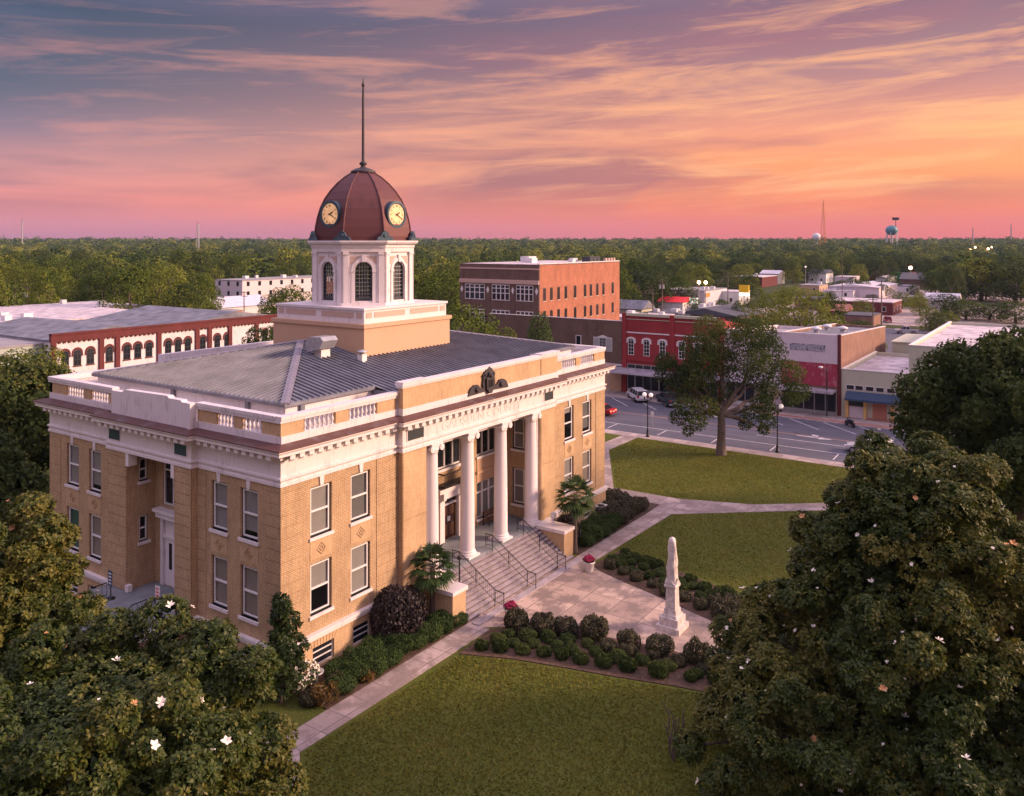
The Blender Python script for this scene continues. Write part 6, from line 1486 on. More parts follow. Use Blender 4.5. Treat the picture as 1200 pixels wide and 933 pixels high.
m.add(vs, [(j * n + i, j * n + (i + 1) % n, (j + 1) * n + (i + 1) % n, (j + 1) * n + i) for j in range(len(zs) - 1) for i in range(n)], True); m.add(vs[-n:], [tuple(range(n))])
for k in range(3): t = k * 2.1; m.tube((MX + .25 * math.cos(t), MY + .25 * math.sin(t), 4.9), (MX + .26 * math.cos(t + 1.5), MY + .26 * math.sin(t + 1.5), 3.5), .05, .065, 6)
m.build('drape', 'marble', mo)
for (x, y, lb) in ((13.15, -5.35, 'white pot of magenta flowers at the left of the plaza, near the bed'), (22.45, -5.6, 'white pot of magenta flowers at the right of the plaza, near the palm')):
    t = thing('flower_pot', lb, 'flower pot', (x, y, .034)); m = MB(); m.lathe([(.26, .034), (.30, .1), (.38, .62), (.43, .64), (.43, .74), (.36, .74), (.34, .66)], (x, y), 18); m.build('pot', 'pot_white', t)
    P, N = lump_points([(0, 0, .82, .42, .42, .22), (.2, .1, .86, .26, .26, .2), (-.2, -.1, .86, .26, .26, .2)], 600, rg, .7); leaf_mesh('flowers', P, N, .10, rg, np.zeros(len(P)), .9, .8, 'flower_pink', t)
    P, N = lump_points([(0, 0, .76, .48, .48, .22)], 250, rg, .7); leaf_mesh('leaves', P, N, .13, rg, np.full(len(P), .5), .5, .8, 'hedge_leaf', t)
def twin_lamp(x, y, label, h=5.1):
    t = thing('street_lamp', label, 'street lamp', (x, y, 0)); m = MB(); m.lathe([(.24, 0), (.24, .12), (.16, .2), (.15, .7), (.10, .8), (.07, 1.0), (.055, h - .9), (.09, h - .85), (.09, h - .75), (.04, h - .7), (.03, h - .2)], (x, y), 10)
    for s_ in (-1, 1): m.tube((x, y, h - .8), (x + R2[0] * 0 , y + s_ * .42, h - .7), .03, .03, 6); m.tube((x, y + s_ * .42, h - .75), (x, y + s_ * .42, h - .35), .05, .07, 6)
    m.build('pole', 'black_iron', t)
    for s_ in (-1, 1): m = MB(); m.ball((x, y + s_ * .42, h - .12), .25, 14, 9); m.build('globe', 'globe_glow', t)
x, y = gp(759, 512); twin_lamp(x, y, 'black twin globe lamp where the path meets the street')
x, y = gp(911, 530); twin_lamp(x, y, 'black twin globe lamp right of the street oak', 5.2)
x, y = gp(538.4, 716)
t = thing('path_lamp', 'slim black pole light beside the left pedestal of the steps', 'pole light', (x, y, 0)); m = MB(); m.lathe([(.10, 0), (.10, .15), (.055, .2), (.045, 3.2)], (x, y), 8); m.build('pole', 'black_iron', t); m = MB(); m.lathe([(.06, 3.2), (.16, 3.25), (.16, 3.38), (.04, 3.45)], (x, y), 10); m.build('lamp_head', 'black_iron', t)
x, y = gp(969, 488); t = thing('street_light', 'tall cobra head street light in front of the white and red shop', 'street light', (x, y, 0)); m = MB(); m.tube((x, y, 0), (x, y, 6.3), .11, .07, 8); m.tube((x, y, 6.2), (x - .9, y + .5, 6.6), .05, .04, 6); m.build('pole', 'dark_frame', t); m = MB(); m.box(x - 1.5, x - .8, y + .3, y + .7, 6.52, 6.7); m.build('lamp_head', 'painted_steel_white', t)
for px, py, lb in ((769, 507, 'small parking sign on a post near the left twin lamp'), (907, 529, 'white parking sign on a post near the right twin lamp')):
    x, y = gp(px, py); y += .5; t = thing('parking_sign', lb, 'sign', (x, y, 0)); m = MB(); m.tube((x, y, 0), (x, y, 2.5), .03, .03, 6); m.build('post', 'galvanised', t); m = MB(); m.box(x - .05, x - .03, y - .2, y + .2, 1.9, 2.5); m.build('sign_panel', 'painted_steel_white', t)
for (x, y, mt_, lb) in ((-1.5, 13.2, 'car_blue', 'blue notice on a black stand on the side porch, beside the far pier'), (-1.2, 8.9, 'painted_steel_white', 'white notice with red print on a stand on the side porch')):
    t = thing('notice_stand', lb, 'notice stand', (x, y, 1.98)); m = MB(); m.lathe([(.26, 1.98), (.26, 2.02), (.04, 2.05), (.025, 3.3)], (x, y), 12); m.build('stand', 'black_iron', t); m = MB(); m.box(x - .05, x - .03, y - .22, y + .22, 2.75, 3.65); pn_ = m.build('notice_panel', mt_, t)
    m = MB()
    for k in range(4): m.box(x - .056, x - .0505, y - .14, y + .14, 2.87 + k * .19, 2.95 + k * .19)
    m.build('print', 'red_canvas' if mt_ != 'car_blue' else 'painted_steel_white', pn_)
x, y = 24.98, -2.4; m = MB(); m.box(x, x + .03, y - .25, y + .25, .9, 1.8)
solo('blue_sign', m, 'car_blue', 'small blue sign on the side of the right pedestal', 'sign', (x, y, .9))
# heat pump by the corner windows, utility white box at right corner
x, y = 33.2, -.75; t = thing('air_conditioner', 'white air conditioner against the wall at the right corner of the courthouse', 'air conditioner', (x, y, 0)); m = MB(); m.box(x - .5, x + .5, y - .35, y + .35, 0, 1.0); m.build('casing', 'painted_steel_white', t); m = MB(); m.lathe([(.3, 1.0), (.3, 1.03), (.05, 1.05)], (x, y), 12); m.build('fan_grille', 'dark_frame', t)
x, y = 1.15, -1.35; t = thing('satellite_ring', 'dark round garden basin with a pale rim below the corner window', 'basin', (x, y, 0)); t.name = 'garden_basin'; m = MB(); m.lathe([(.12, 0), (.08, .5), (.40, .72), (.42, .78), (.36, .78), (.05, .66)], (x, y), 18); m.build('bowl', 'galvanised', t)
# trash can, planters, motorcycle by the shops
x, y = gp(967, 482); m = MB(); m.lathe([(.28, 0), (.32, .9), (.36, .92), (.34, 1.0), (.1, 1.15)], (x, y), 12); solo('litter_bin', m, 'dark_frame', 'dark litter bin at the street light by the white and red shop', 'litter bin', (x, y, 0))
for px, py, h, lb in ((990, 486, 1.7, 'narrow clipped evergreen in a tub left of the cream shop'), (1002, 485, 1.3, 'round leafed plant in a tub before the cream shop'), (711, 450, .9, 'small plant in a pot before the brown brick shop')):
    x, y = gp(px, py); t = thing('tub_plant', lb, 'tub plant', (x, y, 0)); m = MB(); m.lathe([(.25, 0), (.34, .45), (.30, .45)], (x, y), 12); m.build('tub', 'terracotta', t); P, N = lump_points([(0, 0, .4 + h * .5, .36 if h > 1.5 else .5, .36 if h > 1.5 else .5, h * .52)], 500, rg, .8); leaf_mesh('foliage', P, N, .14, rg, np.full(len(P), .4), .6, .8, 'hedge_leaf', t)

# ------------------------------------------------------------------ vehicles
def wheel(t, x, y, r, w_, ax='x'):
    """wheel whose axle runs across the car (local y)"""
    m = MB(); m.tube((x, y - w_ / 2, r), (x, y + w_ / 2, r), r, r, 18); o = m.build('wheel', 'rubber', t); q = MB(); q.tube((x, y - w_ / 2 - .01, r), (x, y + w_ / 2 + .01, r), r * .58, r * .58, 12); q.build('rim', 'chrome', o)
def car(name, label, loc, rz, paint, kind='suv', lit=False, group=None):
    """built at the origin, nose towards +x, then moved"""
    t = thing(name, label, 'car' if kind != 'truck' else 'pickup truck', (0, 0, 0), group)
    if kind == 'suv':
        L_, Wd = 4.9, 1.9; prof = [(-2.4, .42), (-2.45, .75), (-2.40, 1.08), (1.0, 1.10), (2.2, .98), (2.42, .78), (2.42, .42)]; gh = [(-2.36, 1.08), (-2.18, 1.70), (.15, 1.76), (.55, 1.66), (1.15, 1.10)]; wr = .37
    elif kind == 'truck':
        L_, Wd = 5.5, 1.95; prof = [(-2.7, .5), (-2.75, .8), (-2.72, 1.12), (-.6, 1.12), (1.2, 1.14), (2.55, 1.05), (2.72, .85), (2.72, .5)]; gh = [(-.75, 1.12), (-.6, 1.80), (.55, 1.82), (1.3, 1.14)]; wr = .40
    else:
        L_, Wd = 4.6, 1.8; prof = [(-2.25, .35), (-2.3, .7), (-2.2, .95), (-1.5, .98), (1.0, .95), (2.1, .78), (2.28, .62), (2.28, .35)]; gh = [(-1.75, .97), (-1.0, 1.40), (.2, 1.43), (1.1, .95)]; wr = .33
    def slabs(mb, pr, hw, hw2=None):
        n = len(pr); hw2 = hw2 or [hw] * n; vs = [(x, -h, z) for (x, z), h in zip(pr, hw2)] + [(x, h, z) for (x, z), h in zip(pr, hw2)]
        mb.add(vs, [tuple(range(n)), tuple(range(2 * n - 1, n - 1, -1))] + [(i, i + n, (i + 1) % n + n, (i + 1) % n) for i in range(n)])
    m = MB(); slabs(m, prof, Wd / 2, [Wd / 2 * (.94 if (z < .6 or abs(x) > 2.2) else 1.0) for x, z in prof]); b = m.build('body', paint, t)
    bv = b.modifiers.new('bevel', 'BEVEL'); bv.width = .07; bv.segments = 2; bv.limit_method = 'ANGLE'
    m = MB(); g2 = [Wd / 2 * (.93 if z < 1.3 else .76) for x, z in gh]; slabs(m, gh, 0, g2); cb = m.build('cabin', 'dark_glass', t)
    m = MB(); top = [(x, z) for x, z in gh if z > 1.3]; x0, x1 = min(p[0] for p in top), max(p[0] for p in top); zt = max(p[1] for p in top)
    m.hexa([(x0 - .04, -Wd * .385, zt - .06), (x1 + .06, -Wd * .385, zt - .06), (x1 + .06, Wd * .385, zt - .06), (x0 - .04, Wd * .385, zt - .06), (x0, -Wd * .36, zt + .04), (x1, -Wd * .36, zt + .04), (x1, Wd * .36, zt + .04), (x0, Wd * .36, zt + .04)])
    m.build('car_roof', paint, t)
    for fx in ((.0, .30, .62) if kind == 'suv' else (.05, .55)):                   # pillars
        for s_ in (-1, 1):
            xb = gh[0][0] + (gh[-1][0] - gh[0][0]) * fx; xt = x0 + (x1 - x0) * fx; m = MB(); m.hexa([(xb - .05, s_ * Wd * .468, gh[0][1]), (xb + .05, s_ * Wd * .468, gh[0][1]), (xb + .05, s_ * Wd * .45, gh[0][1]), (xb - .05, s_ * Wd * .45, gh[0][1]), (xt - .04, s_ * Wd * .385, zt), (xt + .05, s_ * Wd * .385, zt), (xt + .05, s_ * Wd * .37, zt), (xt - .04, s_ * Wd * .37, zt)]); m.build('pillar', paint, t)
    if kind == 'truck':
        m = MB(); m.box(-2.62, -.75, -Wd * .43, Wd * .43, 1.125, 1.14); m.build('cargo_bed', 'dark_void', t)
    for x in (-L_ * .30, L_ * .31):
        for s_ in (-1, 1): wheel(t, x, s_ * (Wd / 2 - .10), wr, .24)
    m = MB(); m.box(-L_ / 2 - .06, -L_ / 2 + .15, -Wd * .46, Wd * .46, .38, .58); m.build('bumper', 'galvanised' if kind != 'car' else paint, t); m = MB(); m.box(L_ / 2 - .15, L_ / 2 + .06, -Wd * .46, Wd * .46, .36, .56); m.build('bumper', 'galvanised' if kind != 'car' else paint, t)
    zl = .82 if kind != 'car' else .68
    for s_ in (-1, 1):
        a0, b0 = sorted((s_ * Wd * .46, s_ * Wd * .30)); m = MB(); m.box(-L_ / 2 - .035, -L_ / 2 + .1, a0, b0, zl, zl + (.26 if kind != 'car' else .15)); m.build('tail_light', 'tail_light' if lit else 'car_red', t)
        m = MB(); m.box(L_ / 2 - .12, L_ / 2 + .01, a0, b0, zl - .08, zl + .08); m.build('headlight', 'lamp_glow' if lit == 2 else 'painted_steel_white', t)
        m = MB(); m.box(gh[-1][0] - .35, gh[-1][0] - .15, s_ * Wd * .5, s_ * (Wd * .5 + .16), gh[0][1], gh[0][1] + .15); m.build('mirror', paint, t)
    m = MB(); m.box(-L_ / 2 - .065, -L_ / 2 - .055, -.26, .26, .62, .76); m.build('number_plate', 'painted_steel_white', t)
    t.location = loc; t.rotation_euler = (0, 0, rz); return t
RZ = -.13
ang = math.atan2(4.9, 5.0)
x, y = gp(747, 469, RZ); car('parked_car', 'white four wheel drive parked nose in before the red shop', (x, y, RZ), ang, 'car_white', 'suv')
x, y = gp(783, 474, RZ); car('pickup_truck', 'dark green pickup truck parked beside the white four wheel drive', (x, y, RZ), ang, 'car_green', 'truck')
x, y = gp(704, 486, RZ); car('moving_car', 'red car with glowing tail lights driving past the corner of the courthouse', (x, y + .4, RZ), math.pi / 2, 'car_red', 'car', lit=1)
x, y = gp(1017, 531, RZ); car('parked_car', 'white saloon half hidden behind the top of the huge magnolia', (x, y, RZ), math.pi / 2, 'car_white', 'car')
for px, py, kind, paint, rz_, lb in ((1062, 391, 'truck', 'car_silver', 2.0, 'silver pickup parked alone in the far car park behind the cream shop'), (830, 366, 'car', 'car_silver', .4, 'silver car in the lit lot before the long blue grey store'), (842, 366, 'car', 'car_blue', .4, 'dark blue car in the lit lot before the long blue grey store'), (855, 364, 'suv', 'car_white', .4, 'white four wheel drive by the yellow sign'), (1022, 376, 'car', 'car_blue', .3, 'dark car before the low brick store on the right'), (1040, 378, 'suv', 'car_red', .3, 'red four wheel drive before the dark red store'), (222, 366, 'suv', 'car_white', .2, 'white four wheel drive near the school on the left'), (248, 363, 'suv', 'van_orange', .1, 'orange vehicle parked below the white school')):
    x, y = gp(px, py, GZ); car('parked_car' if kind != 'truck' else 'pickup_truck', lb, (x, y, -.12), rz_, paint, kind)
# row of farm machines and stalls in the far lot
for k in range(7):
    x, y = gp(1014 + k * 9.5, 329 + (k % 2), GZ); pt = ['tractor_green', 'car_red', 'van_orange', 'tractor_green', 'tractor_green', 'car_white', 'van_orange'][k]
    t = thing('farm_machine', ['green tractor leftmost in the far lot', 'small red farm machine in the far lot', 'orange farm machine in the far lot between red and green ones', 'green tractor in the middle of the far lot', 'bright green tractor right of the middle one', 'white machine in the far lot', 'orange farm machine rightmost in the far lot'][k], 'tractor', (x, y, GZ)); s = 2.2
    m = MB(); m.box(x, x + 1.6 * s, y - .5 * s, y + .5 * s, .6, 1.7 * s); m.build('bonnet', pt, t); m = MB(); m.box(x - 1.2 * s, x, y - .7 * s, y + .7 * s, .8, 2.6); m.box(x - 1.2 * s, x, y - .75 * s, y + .75 * s, 2.2 * s, 2.35 * s); m.build('cab', pt, t)
    for a, r in ((-.7 * s, .8 * s), (1.2 * s, .5 * s)):
        for q in (-.85 * s, .65 * s): m = MB(); m.tube((x + a, y + q, r + GZ), (x + a, y + q + .3 * s, r + GZ), r, r, 14); m.build('wheel', 'rubber', t)
# motorcycle
x, y = gp(996, 500, RZ); t = thing('motorcycle', 'black motorcycle parked at the kerb before the cream shop', 'motorcycle', (0, 0, 0)); m = MB()
for wx in (-.75, .75): q = MB(); q.tube((wx, -.07, .33), (wx, .07, .33), .33, .33, 16); q.build('wheel', 'rubber', t)
q = MB(); q.hexa([(-.45, -.14, .35), (.35, -.14, .35), (.35, .14, .35), (-.45, .14, .35), (-.5, -.1, .75), (.3, -.1, .85), (.3, .1, .85), (-.5, .1, .75)]); q.tube((.75, 0, .33), (.45, 0, 1.05), .04, .04, 6); q.tube((.45, -.35, 1.08), (.45, .35, 1.08), .025, .025, 6); q.build('frame', 'black_iron', t)
q = MB(); q.ball((.12, 0, .88), .2, 10, 7, .7); q.build('fuel_tank', 'car_blue', t); q = MB(); q.box(-.75, -.1, -.13, .13, .74, .86); q.build('saddle', 'rubber', t); q = MB(); q.tube((-.9, -.18, .35), (.2, -.18, .3), .05, .05, 8); q.build('exhaust', 'chrome', t)
t.location = (x, y, RZ); t.rotation_euler = (0, 0, ang)

# ------------------------------------------------------------------ utility poles and town lights
def upole(px, py, h, label, lit=False, trans=0):
    x, y = gp(px, py, GZ); t = thing('utility_pole', label, 'utility pole', (x, y, GZ)); m = MB(); m.tube((x, y, GZ), (x, y, h), .18, .12, 7); m.build('pole', 'bark', t); m = MB()
    for k in range(2): m.box(x - .08, x + .08, y - 1.3, y + 1.3, h - .5 - k * 1.0, h - .35 - k * 1.0)
    m.build('crossarm', 'bark', t)
    for k in range(trans): m = MB(); m.tube((x - .4, y - .5 + k, h - 2.6), (x - .4, y - .5 + k, h - 1.5), .28, .28, 10); m.build('transformer', 'galvanised', t)
    if lit: m = MB(); m.ball((x - .6, y, h - .3), lit, 8, 6); m.build('lamp', 'town_light', t)
    return (x, y, h)
pa = upole(18, 398, 12.5, 'leftmost utility pole with transformers behind the shops at far left', trans=2); pb = upole(32, 397, 12.5, 'second utility pole from the left, beside the leftmost one', trans=2); pc = upole(200, 382, 13, 'utility pole with crossarms behind the maroon row')
upole(286, 382, 9.5, 'utility pole below the white school'); upole(329, 385, 9.5, 'utility pole just left of the clock tower')
pd = upole(776, 384, 13, 'utility pole with transformers right of the orange brick building', trans=2); pe = upole(765, 384, 10.5, 'shorter utility pole beside the one with transformers')
upole(853, 366, 13, 'utility pole in front of the long blue grey store'); upole(1033, 392, 13.5, 'utility pole at the far car park behind the white and red shop', trans=1); upole(1023, 392, 10, 'shorter utility pole at the far car park'); upole(987, 352, 19, 'thin tall pole at the edge of the far lot')
# wires
def wire(a, b, label, sag=.8, dz=0):
    a = Vector(a) + Vector((0, 0, -.4 + dz)); b = Vector(b) + Vector((0, 0, -.4 + dz)); m = MB(); p = a
    for i in range(1, 13): f = i / 12; q = a.lerp(b, f) - Vector((0, 0, sag * 4 * f * (1 - f))); m.tube(p, q, .02, .02, 4); p = q
    solo('overhead_wire', m, 'black_iron', label, 'wire', tuple(a))
wire(pb, pc, 'overhead wire strung across the woods behind the maroon row, upper strand', dz=0); wire(pb, pc, 'overhead wire strung across the woods behind the maroon row, lower strand', dz=-1.0)
def lamp_post(px, d, py, r, label, glow='town_light'):
    x, y = dp(px, d); z = zat(py, d); g = GZ + hgt(d); t = thing('area_light', label, 'area light', (x, y, g)); m = MB(); m.tube((x, y, g), (x, y, z), .18, .1, 6); m.build('pole', 'galvanised', t); m = MB(); m.ball((x, y, z + r), r, 10, 7); m.build('lamp', glow, t)
lamp_post(819, 270, 333, .55, 'glowing area light, left one of the bright pair above the blue grey store'); lamp_post(827, 271, 333, .55, 'glowing area light, right one of the bright pair above the blue grey store')
lamp_post(944, 420, 314, .5, 'small white area light in the woods above the light green tree', 'globe_glow'); lamp_post(1067, 430, 316, .9, 'large glowing area light over the far lot of tractors'); lamp_post(1089, 300, 347, .5, 'bright lamp inside the yellow lit tree'); lamp_post(1114, 330, 341, .4, 'small lamp above the white gabled house'); lamp_post(1081, 440, 327, .6, 'pale lamp at the right end of the far lot', 'globe_glow')
for k, (px, py, r) in enumerate(((1137, 293, 1.6), (1143, 290, 1.6), (1158, 292, 1.6), (1162, 290, 1.4), (1177, 296, 1.5), (1180, 291, 1.4), (1184, 295, 1.3))): lamp_post(px, 1250, py + 1, r, ['distant light at the left of the cluster on the right horizon', 'distant light just right of the leftmost one', 'distant light in the middle of the cluster', 'upper distant light in the middle of the cluster', 'lower distant light at the right of the cluster', 'upper distant light at the right of the cluster', 'rightmost distant light on the horizon'][k])
lamp_post(157, 260, 351, .4, 'small white lamp before the woods at left', 'globe_glow'); lamp_post(204, 255, 355, .4, 'small white lamp beside the utility pole behind the row', 'globe_glow')

# ------------------------------------------------------------------ trees of the town: each its own thing, crowns shared between look-alikes
def proto(seed, n, size, shape, mat, k=17, zr=(.0, .97), R_=.5):
    r = np.random.default_rng(seed); lumps = round_lumps(r, R_, zr[0], zr[1], k, .40, .9, shape)
    P, N = lump_points(lumps, n, r, .80, .45); tone = .42 + r.normal(size=n) * .09; C = P[r.choice(n, 14)]; cv = r.normal(size=14) * .15; tone += cv[((P[:, None] - C[None]) ** 2).sum(2).argmin(1)]
    nn = unit(N + np.array([0, 0, .25]) + r.normal(size=N.shape) * .34); t_ = unit(np.cross(nn, r.normal(size=N.shape))); b_ = np.cross(nn, t_); s = size * (.7 + .6 * r.random((n, 1)))
    return P, N, tone, np.stack([P - t_ * s * .5, P + b_ * s * .33, P + t_ * s * .5, P - b_ * s * .33], 1)
def town_proto(name, seed, shape, mat, n=5200, size=.030, R_=.5, k=20):
    P, N, tone, V = proto(seed, n, size, shape, mat, k, R_=R_)
    t = thing(name, 'x', 'tree', (0, 0, 0)); quads_obj('crown', V, tone, mat, t); m = MB(); m.tube((0, 0, -.05), (0, 0, .45), .028, .018, 7)
    for a in range(4): m.tube((0, 0, .3), (.22 * math.cos(a * 1.6), .22 * math.sin(a * 1.6), .62), .014, .006, 5)
    m.build('trunk', 'bark', t); return t
TP = {}
for k, (nm, sd, sh, mt_) in enumerate((('broadleaf_tree', 41, 'round', 'far_leaf'), ('broadleaf_tree', 42, 'round', 'far_leaf'), ('broadleaf_tree', 43, 'dome', 'far_leaf'), ('bright_tree', 44, 'dome', 'bright_leaf'), ('dark_tree', 45, 'round', 'oak_leaf'), ('conifer_tree', 46, 'cone', 'hedge_leaf'))):
    TP[k] = town_proto(nm, sd, sh, mt_)
tused = set(); rt = random.Random(3); ntree = 0
def town_tree(k, px, d, py_top, w_m, label, group=None, xy=None):
    """w_m: crown width in metres"""
    global ntree
    x, y = xy or dp(px, d); dd = depth(x, y); g = GZ + hgt(dd); h = zat(py_top, dd) - g
    t = TP[k]; sx = w_m; args = dict(loc=(x, y, g), rz=rt.random() * 6.28)
    if k in tused: t = dup(t, args['loc'], args['rz'], label, group, (sx, sx, h))
    else: tused.add(k); t.location = args['loc']; t.rotation_euler = (0, 0, args['rz']); t.scale = (sx, sx, h); t['label'] = label; 
    if group: t['group'] = group
    ntree += 1; return t
# particular trees
town_tree(3, 937, 175, 330, 19, 'broad light green tree behind the white and red shop'); town_tree(3, 905, 190, 338, 14, 'smaller light green tree joined to the left side of the broad one'); town_tree(2, 975, 185, 345, 10, 'green tree at the right shoulder of the broad light green tree')
town_tree(5, 632, 128, 357, 8.5, 'dark conical evergreen in front of the three storey building')
town_tree(1, 505, 125, 358, 14, 'leafy tree behind the courthouse roof, right of the clock tower'); town_tree(0, 545, 135, 345, 15, 'tall leafy tree before the left end of the three storey building'); town_tree(2, 580, 122, 375, 10, 'low tree between the conical evergreen and the leafy trees')
town_tree(0, 497, 190, 307, 19, 'large tree immediately right of the clock tower, before the woods'); town_tree(1, 520, 230, 312, 18, 'large tree left of the three storey building')
town_tree(4, 345, 112, 358, 12, 'dark tree between the maroon row and the clock tower'); town_tree(4, 305, 108, 372, 9, 'lower dark tree over the right end of the maroon row'); town_tree(0, 338, 200, 328, 15, 'green tree right of the white school'); town_tree(1, 322, 230, 340, 12, 'small tree before the orange bay of the white school')
town_tree(3, 1078, 300, 346, 12, 'tree lit yellow by the lamp inside it'); town_tree(4, 1108, 270, 342, 17, 'dark tree right of the yellow lit tree'); town_tree(0, 1132, 250, 349, 15, 'green tree beside the white gabled house'); town_tree(4, 1160, 250, 352, 17, 'dark tree right of the white gabled house'); town_tree(1, 1190, 240, 350, 17, 'green tree above the tall cream building at right edge')
town_tree(1, 1150, 330, 296, 32, 'great dark tree mass left of the right edge'); town_tree(4, 1190, 320, 300, 32, 'great dark tree at the right edge of the woods'); town_tree(0, 1120, 360, 305, 26, 'large tree behind the brown roofed hall')
town_tree(2, 1010, 168, 372, 8, 'small green tree on the corner of the car park'); town_tree(3, 1006, 455, 307, 12, 'small round light green tree behind the far lot'); town_tree(0, 1022, 160, 379, 6, 'low shrubby tree right of the car park corner tree'); town_tree(2, 878, 330, 318, 14, 'tree in front of the long red brick building'); 
town_tree(5, 814, 240, 352, 5, 'little tree in front of the restaurant sign'); town_tree(5, 876, 255, 348, 5, 'little palm like tree under the yellow sign')
town_tree(3, 815, 330, 306, 20, 'light green tree behind the blue grey store'); town_tree(4, 840, 340, 310, 20, 'dark tree beside the light green one behind the blue grey store'); town_tree(3, 868, 420, 307, 17, 'pale green rounded tree above the pole sign'); town_tree(0, 790, 300, 318, 20, 'tree above the grey roofed house'); town_tree(4, 755, 290, 312, 22, 'dark tree right of the orange brick side wall'); town_tree(1, 740, 330, 298, 22, 'tall tree immediately right of the three storey building')
town_tree(2, 236, 250, 365, 9, 'bushy tree left of the white school annex'); town_tree(2, 40, 108, 400, 13, 'olive tree before the low shops at the far left'); 
fill_spec = [(14, (742, 985), (172, 330), (5, 9), (6, 10), 'small tree standing between the town stores', 'small trees between the stores', (0, 1, 4, 2), 21), (16, (985, 1125), (200, 420), (5, 10), (7, 12), 'small tree standing around the far car park', 'small trees round the far car park', (4, 0, 1, 3), 22)]
# the wood edges: groups of individual look-alike trees
def fill(n, pxr, dr, topr, wr, label, group, kinds=(0, 1, 2, 4), seed=0):
    r = random.Random(seed)
    for i in range(n):
        d = r.uniform(*dr); px = pxr[0] + (pxr[1] - pxr[0]) * (i + r.random()) / n; h = r.uniform(*topr); w_ = r.uniform(*wr) * .78; x, y = dp(px, d); g = GZ + hgt(d)
        town_tree(r.choice(kinds), px, d, HOR + (CAM[2] - (g + h)) * FPX / d, w_, label, group)
fill(30, (-25, 245), (195, 290), (13.0, 20), (13, 22), 'leafy green tree in the near edge of the woods behind the maroon row', 'woods edge behind the maroon row', (0, 1, 3, 3, 4, 2), 1)
fill(30, (-30, 260), (300, 460), (14, 22), (16, 26), 'leafy tree in the second rank of the left woods', 'second rank of the left woods', (0, 1, 4, 2), 2)
fill(22, (240, 480), (370, 520), (13, 19), (14, 22), 'leafy tree in the woods behind the clock tower and white school', 'woods behind the clock tower', (0, 1, 2, 4), 3)
fill(26, (480, 740), (240, 420), (13, 18), (14, 22), 'leafy tree in the woods behind the three storey building', 'woods behind the three storey building', (0, 1, 2, 4, 3), 4)
fill(34, (730, 960), (440, 600), (12, 17), (14, 22), 'tree in the woods above the town stores', 'woods above the stores', (0, 1, 4, 4, 2), 5)
fill(26, (940, 1110), (480, 620), (12, 17), (14, 22), 'tree in the woods behind the far lot', 'woods behind the far lot', (0, 1, 4, 4), 6)
fill(26, (1090, 1240), (300, 520), (13, 19), (15, 24), 'dark tree in the woods on the right', 'woods on the right', (4, 0, 1, 4), 7)
fill(12, (-15, 60), (112, 150), (5, 8), (6, 9), 'low tree among the shops at the far left', 'low trees at the far left', (4, 2, 0), 8)

for a_ in fill_spec: fill(*a_)
# the far forest, one mass to the horizon
def forest():
    r = np.random.default_rng(77); allV = []; allT = []
    bands = [(400, 900, 900, 420, .066), (900, 1500, 1500, 150, .10), (1500, 2600, 2300, 60, .15), (2600, 4200, 1500, 26, .24)]
    protos_ = {}
    for bi, (d0, d1, cnt, nf, sz) in enumerate(bands):
        for v in range(4): protos_[v] = proto(100 + v + bi * 10, nf, sz * 1.15, 'round' if v else 'dome', '', 9)
        d = d0 + (d1 - d0) * r.random(cnt) ** .8; px = r.uniform(-90, 1290, cnt)
        for i in range(cnt):
            if d[i] < 640 and 700 < px[i] < 1120: continue
            x, y = dp(px[i], d[i]); g = hgt(d[i]) - .5; h = r.uniform(9, 19) + (5 if r.random() < .06 else 0); w_ = r.uniform(14, 32) * (1.0 if bi < 2 else 1.2); P, N, tone, V = protos_[int(r.integers(4))]
            a = r.random() * 6.28; c, s = math.cos(a), math.sin(a); Q = V.copy(); Q[..., 0] = (V[..., 0] * c - V[..., 1] * s) * w_ + x; Q[..., 1] = (V[..., 0] * s + V[..., 1] * c) * w_ + y; Q[..., 2] = V[..., 2] * h + g
            allV.append(Q); allT.append(tone * .6 + .12 + r.normal() * .26)
    o = quads_obj('far_forest', np.concatenate(allV), np.concatenate(allT), 'far_leaf'); o['kind'] = 'stuff'; o['label'] = 'unbroken woods running to the horizon'; o['category'] = 'forest'
forest()
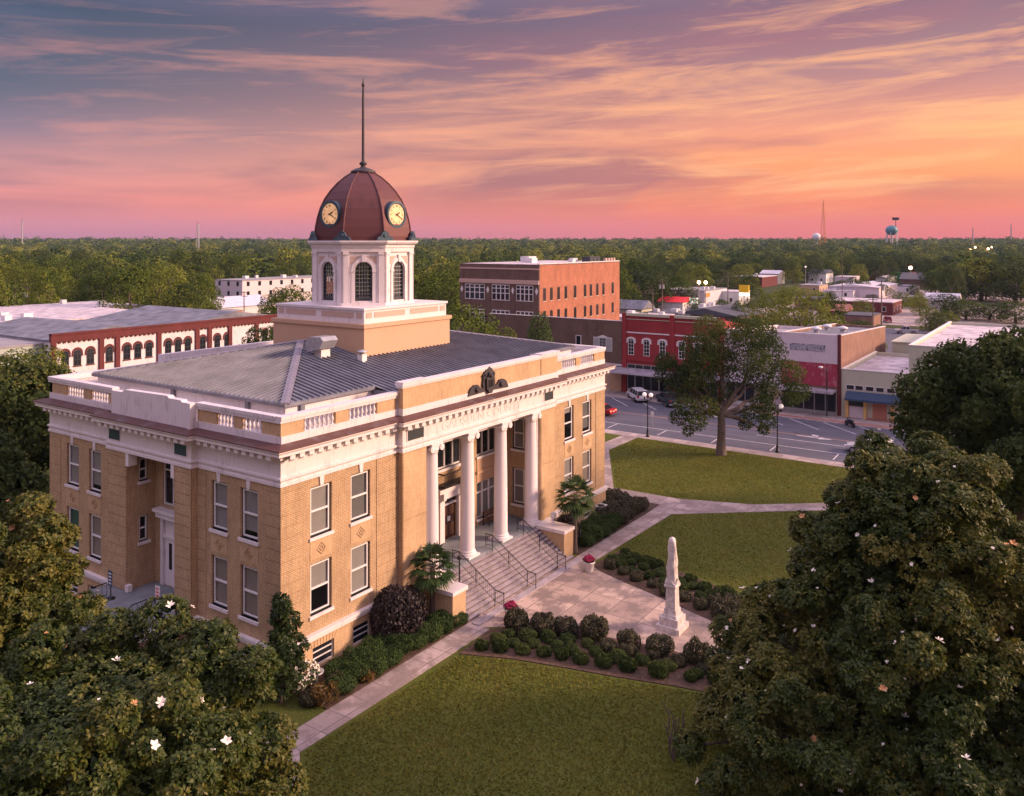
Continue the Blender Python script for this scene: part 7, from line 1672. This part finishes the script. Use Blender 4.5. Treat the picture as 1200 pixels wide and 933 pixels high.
# short uneven grass over the lawns that can be seen
def grass():
    r = np.random.default_rng(12); polys = [([(-3, -5.2), (8.0, -5.5), (9.1, -8.2), (10.6, -13.8), (12.5, -21), (12.5, -30), (-8, -30), (-9.4, -12.4)], 70000), ([(27.1, -5.2), (37.0, -5.4), (41.9, -11.3), (52, -24), (24, -24), (26.6, -8)], 26000), ([(41.6, 2.2), (54, 9.3), (60.9, 9.3), (60.9, -30), (57, -26), (43.8, -10.2), (41.6, -4)], 36000), ([(-9.5, -3), (-4.7, -3.5), (-4.7, 7), (-9.5, 7)], 6000)]
    Vs = []; T = []
    for pl, n in polys:
        a = np.array(pl); lo, hi = a.min(0), a.max(0); q = lo + (hi - lo) * r.random((n * 3, 2)); ins = np.zeros(len(q), bool); j = len(a) - 1
        for i in range(len(a)):
            c = ((a[i, 1] > q[:, 1]) != (a[j, 1] > q[:, 1])) & (q[:, 0] < (a[j, 0] - a[i, 0]) * (q[:, 1] - a[i, 1]) / (a[j, 1] - a[i, 1] + 1e-9) + a[i, 0]); ins ^= c; j = i
        q = q[ins][:n]; n = len(q); h = r.uniform(.03, .085, (n, 1)); th = r.random(n) * 6.28; d = np.stack([np.cos(th), np.sin(th)], 1) * r.uniform(.03, .07, (n, 1)); z = np.zeros((n, 1)) + .001; lean = r.normal(size=(n, 2)) * .04
        Vs.append(np.stack([np.hstack([q - d, z]), np.hstack([q + d, z]), np.hstack([q + d * .3 + lean, z + h]), np.hstack([q - d * .3 + lean, z + h])], 1))
        T.append(.45 + r.normal(size=n) * .12 + .22 * np.sin(q[:, 0] * .55 + np.sin(q[:, 1] * .4) * 2) * np.sin(q[:, 1] * .5 + np.sin(q[:, 0] * .3) * 2))
    o = quads_obj('grass', np.concatenate(Vs), np.concatenate(T), 'grass_blade'); o['kind'] = 'stuff'; o['label'] = 'short uneven grass of the courthouse lawns'; o['category'] = 'grass'
grass()
print('trees', ntree)

# ------------------------------------------------------------------ evening haze
hz = MB(); hz.box(-900, 5200, -5200, 5200, -3, 150)
m = bpy.data.materials.new('haze'); m.use_nodes = True; nt = m.node_tree; nt.nodes.clear(); MATS['haze'] = m
pv = nt.nodes.new('ShaderNodeVolumePrincipled'); pv.inputs['Density'].default_value = .00006; pv.inputs['Color'].default_value = (.42, .60, .95, 1); out = nt.nodes.new('ShaderNodeOutputMaterial'); nt.links.new(pv.outputs[0], out.inputs['Volume'])
USE_HAZE = True
if USE_HAZE:
    o = hz.build('haze', 'haze'); o['kind'] = 'stuff'
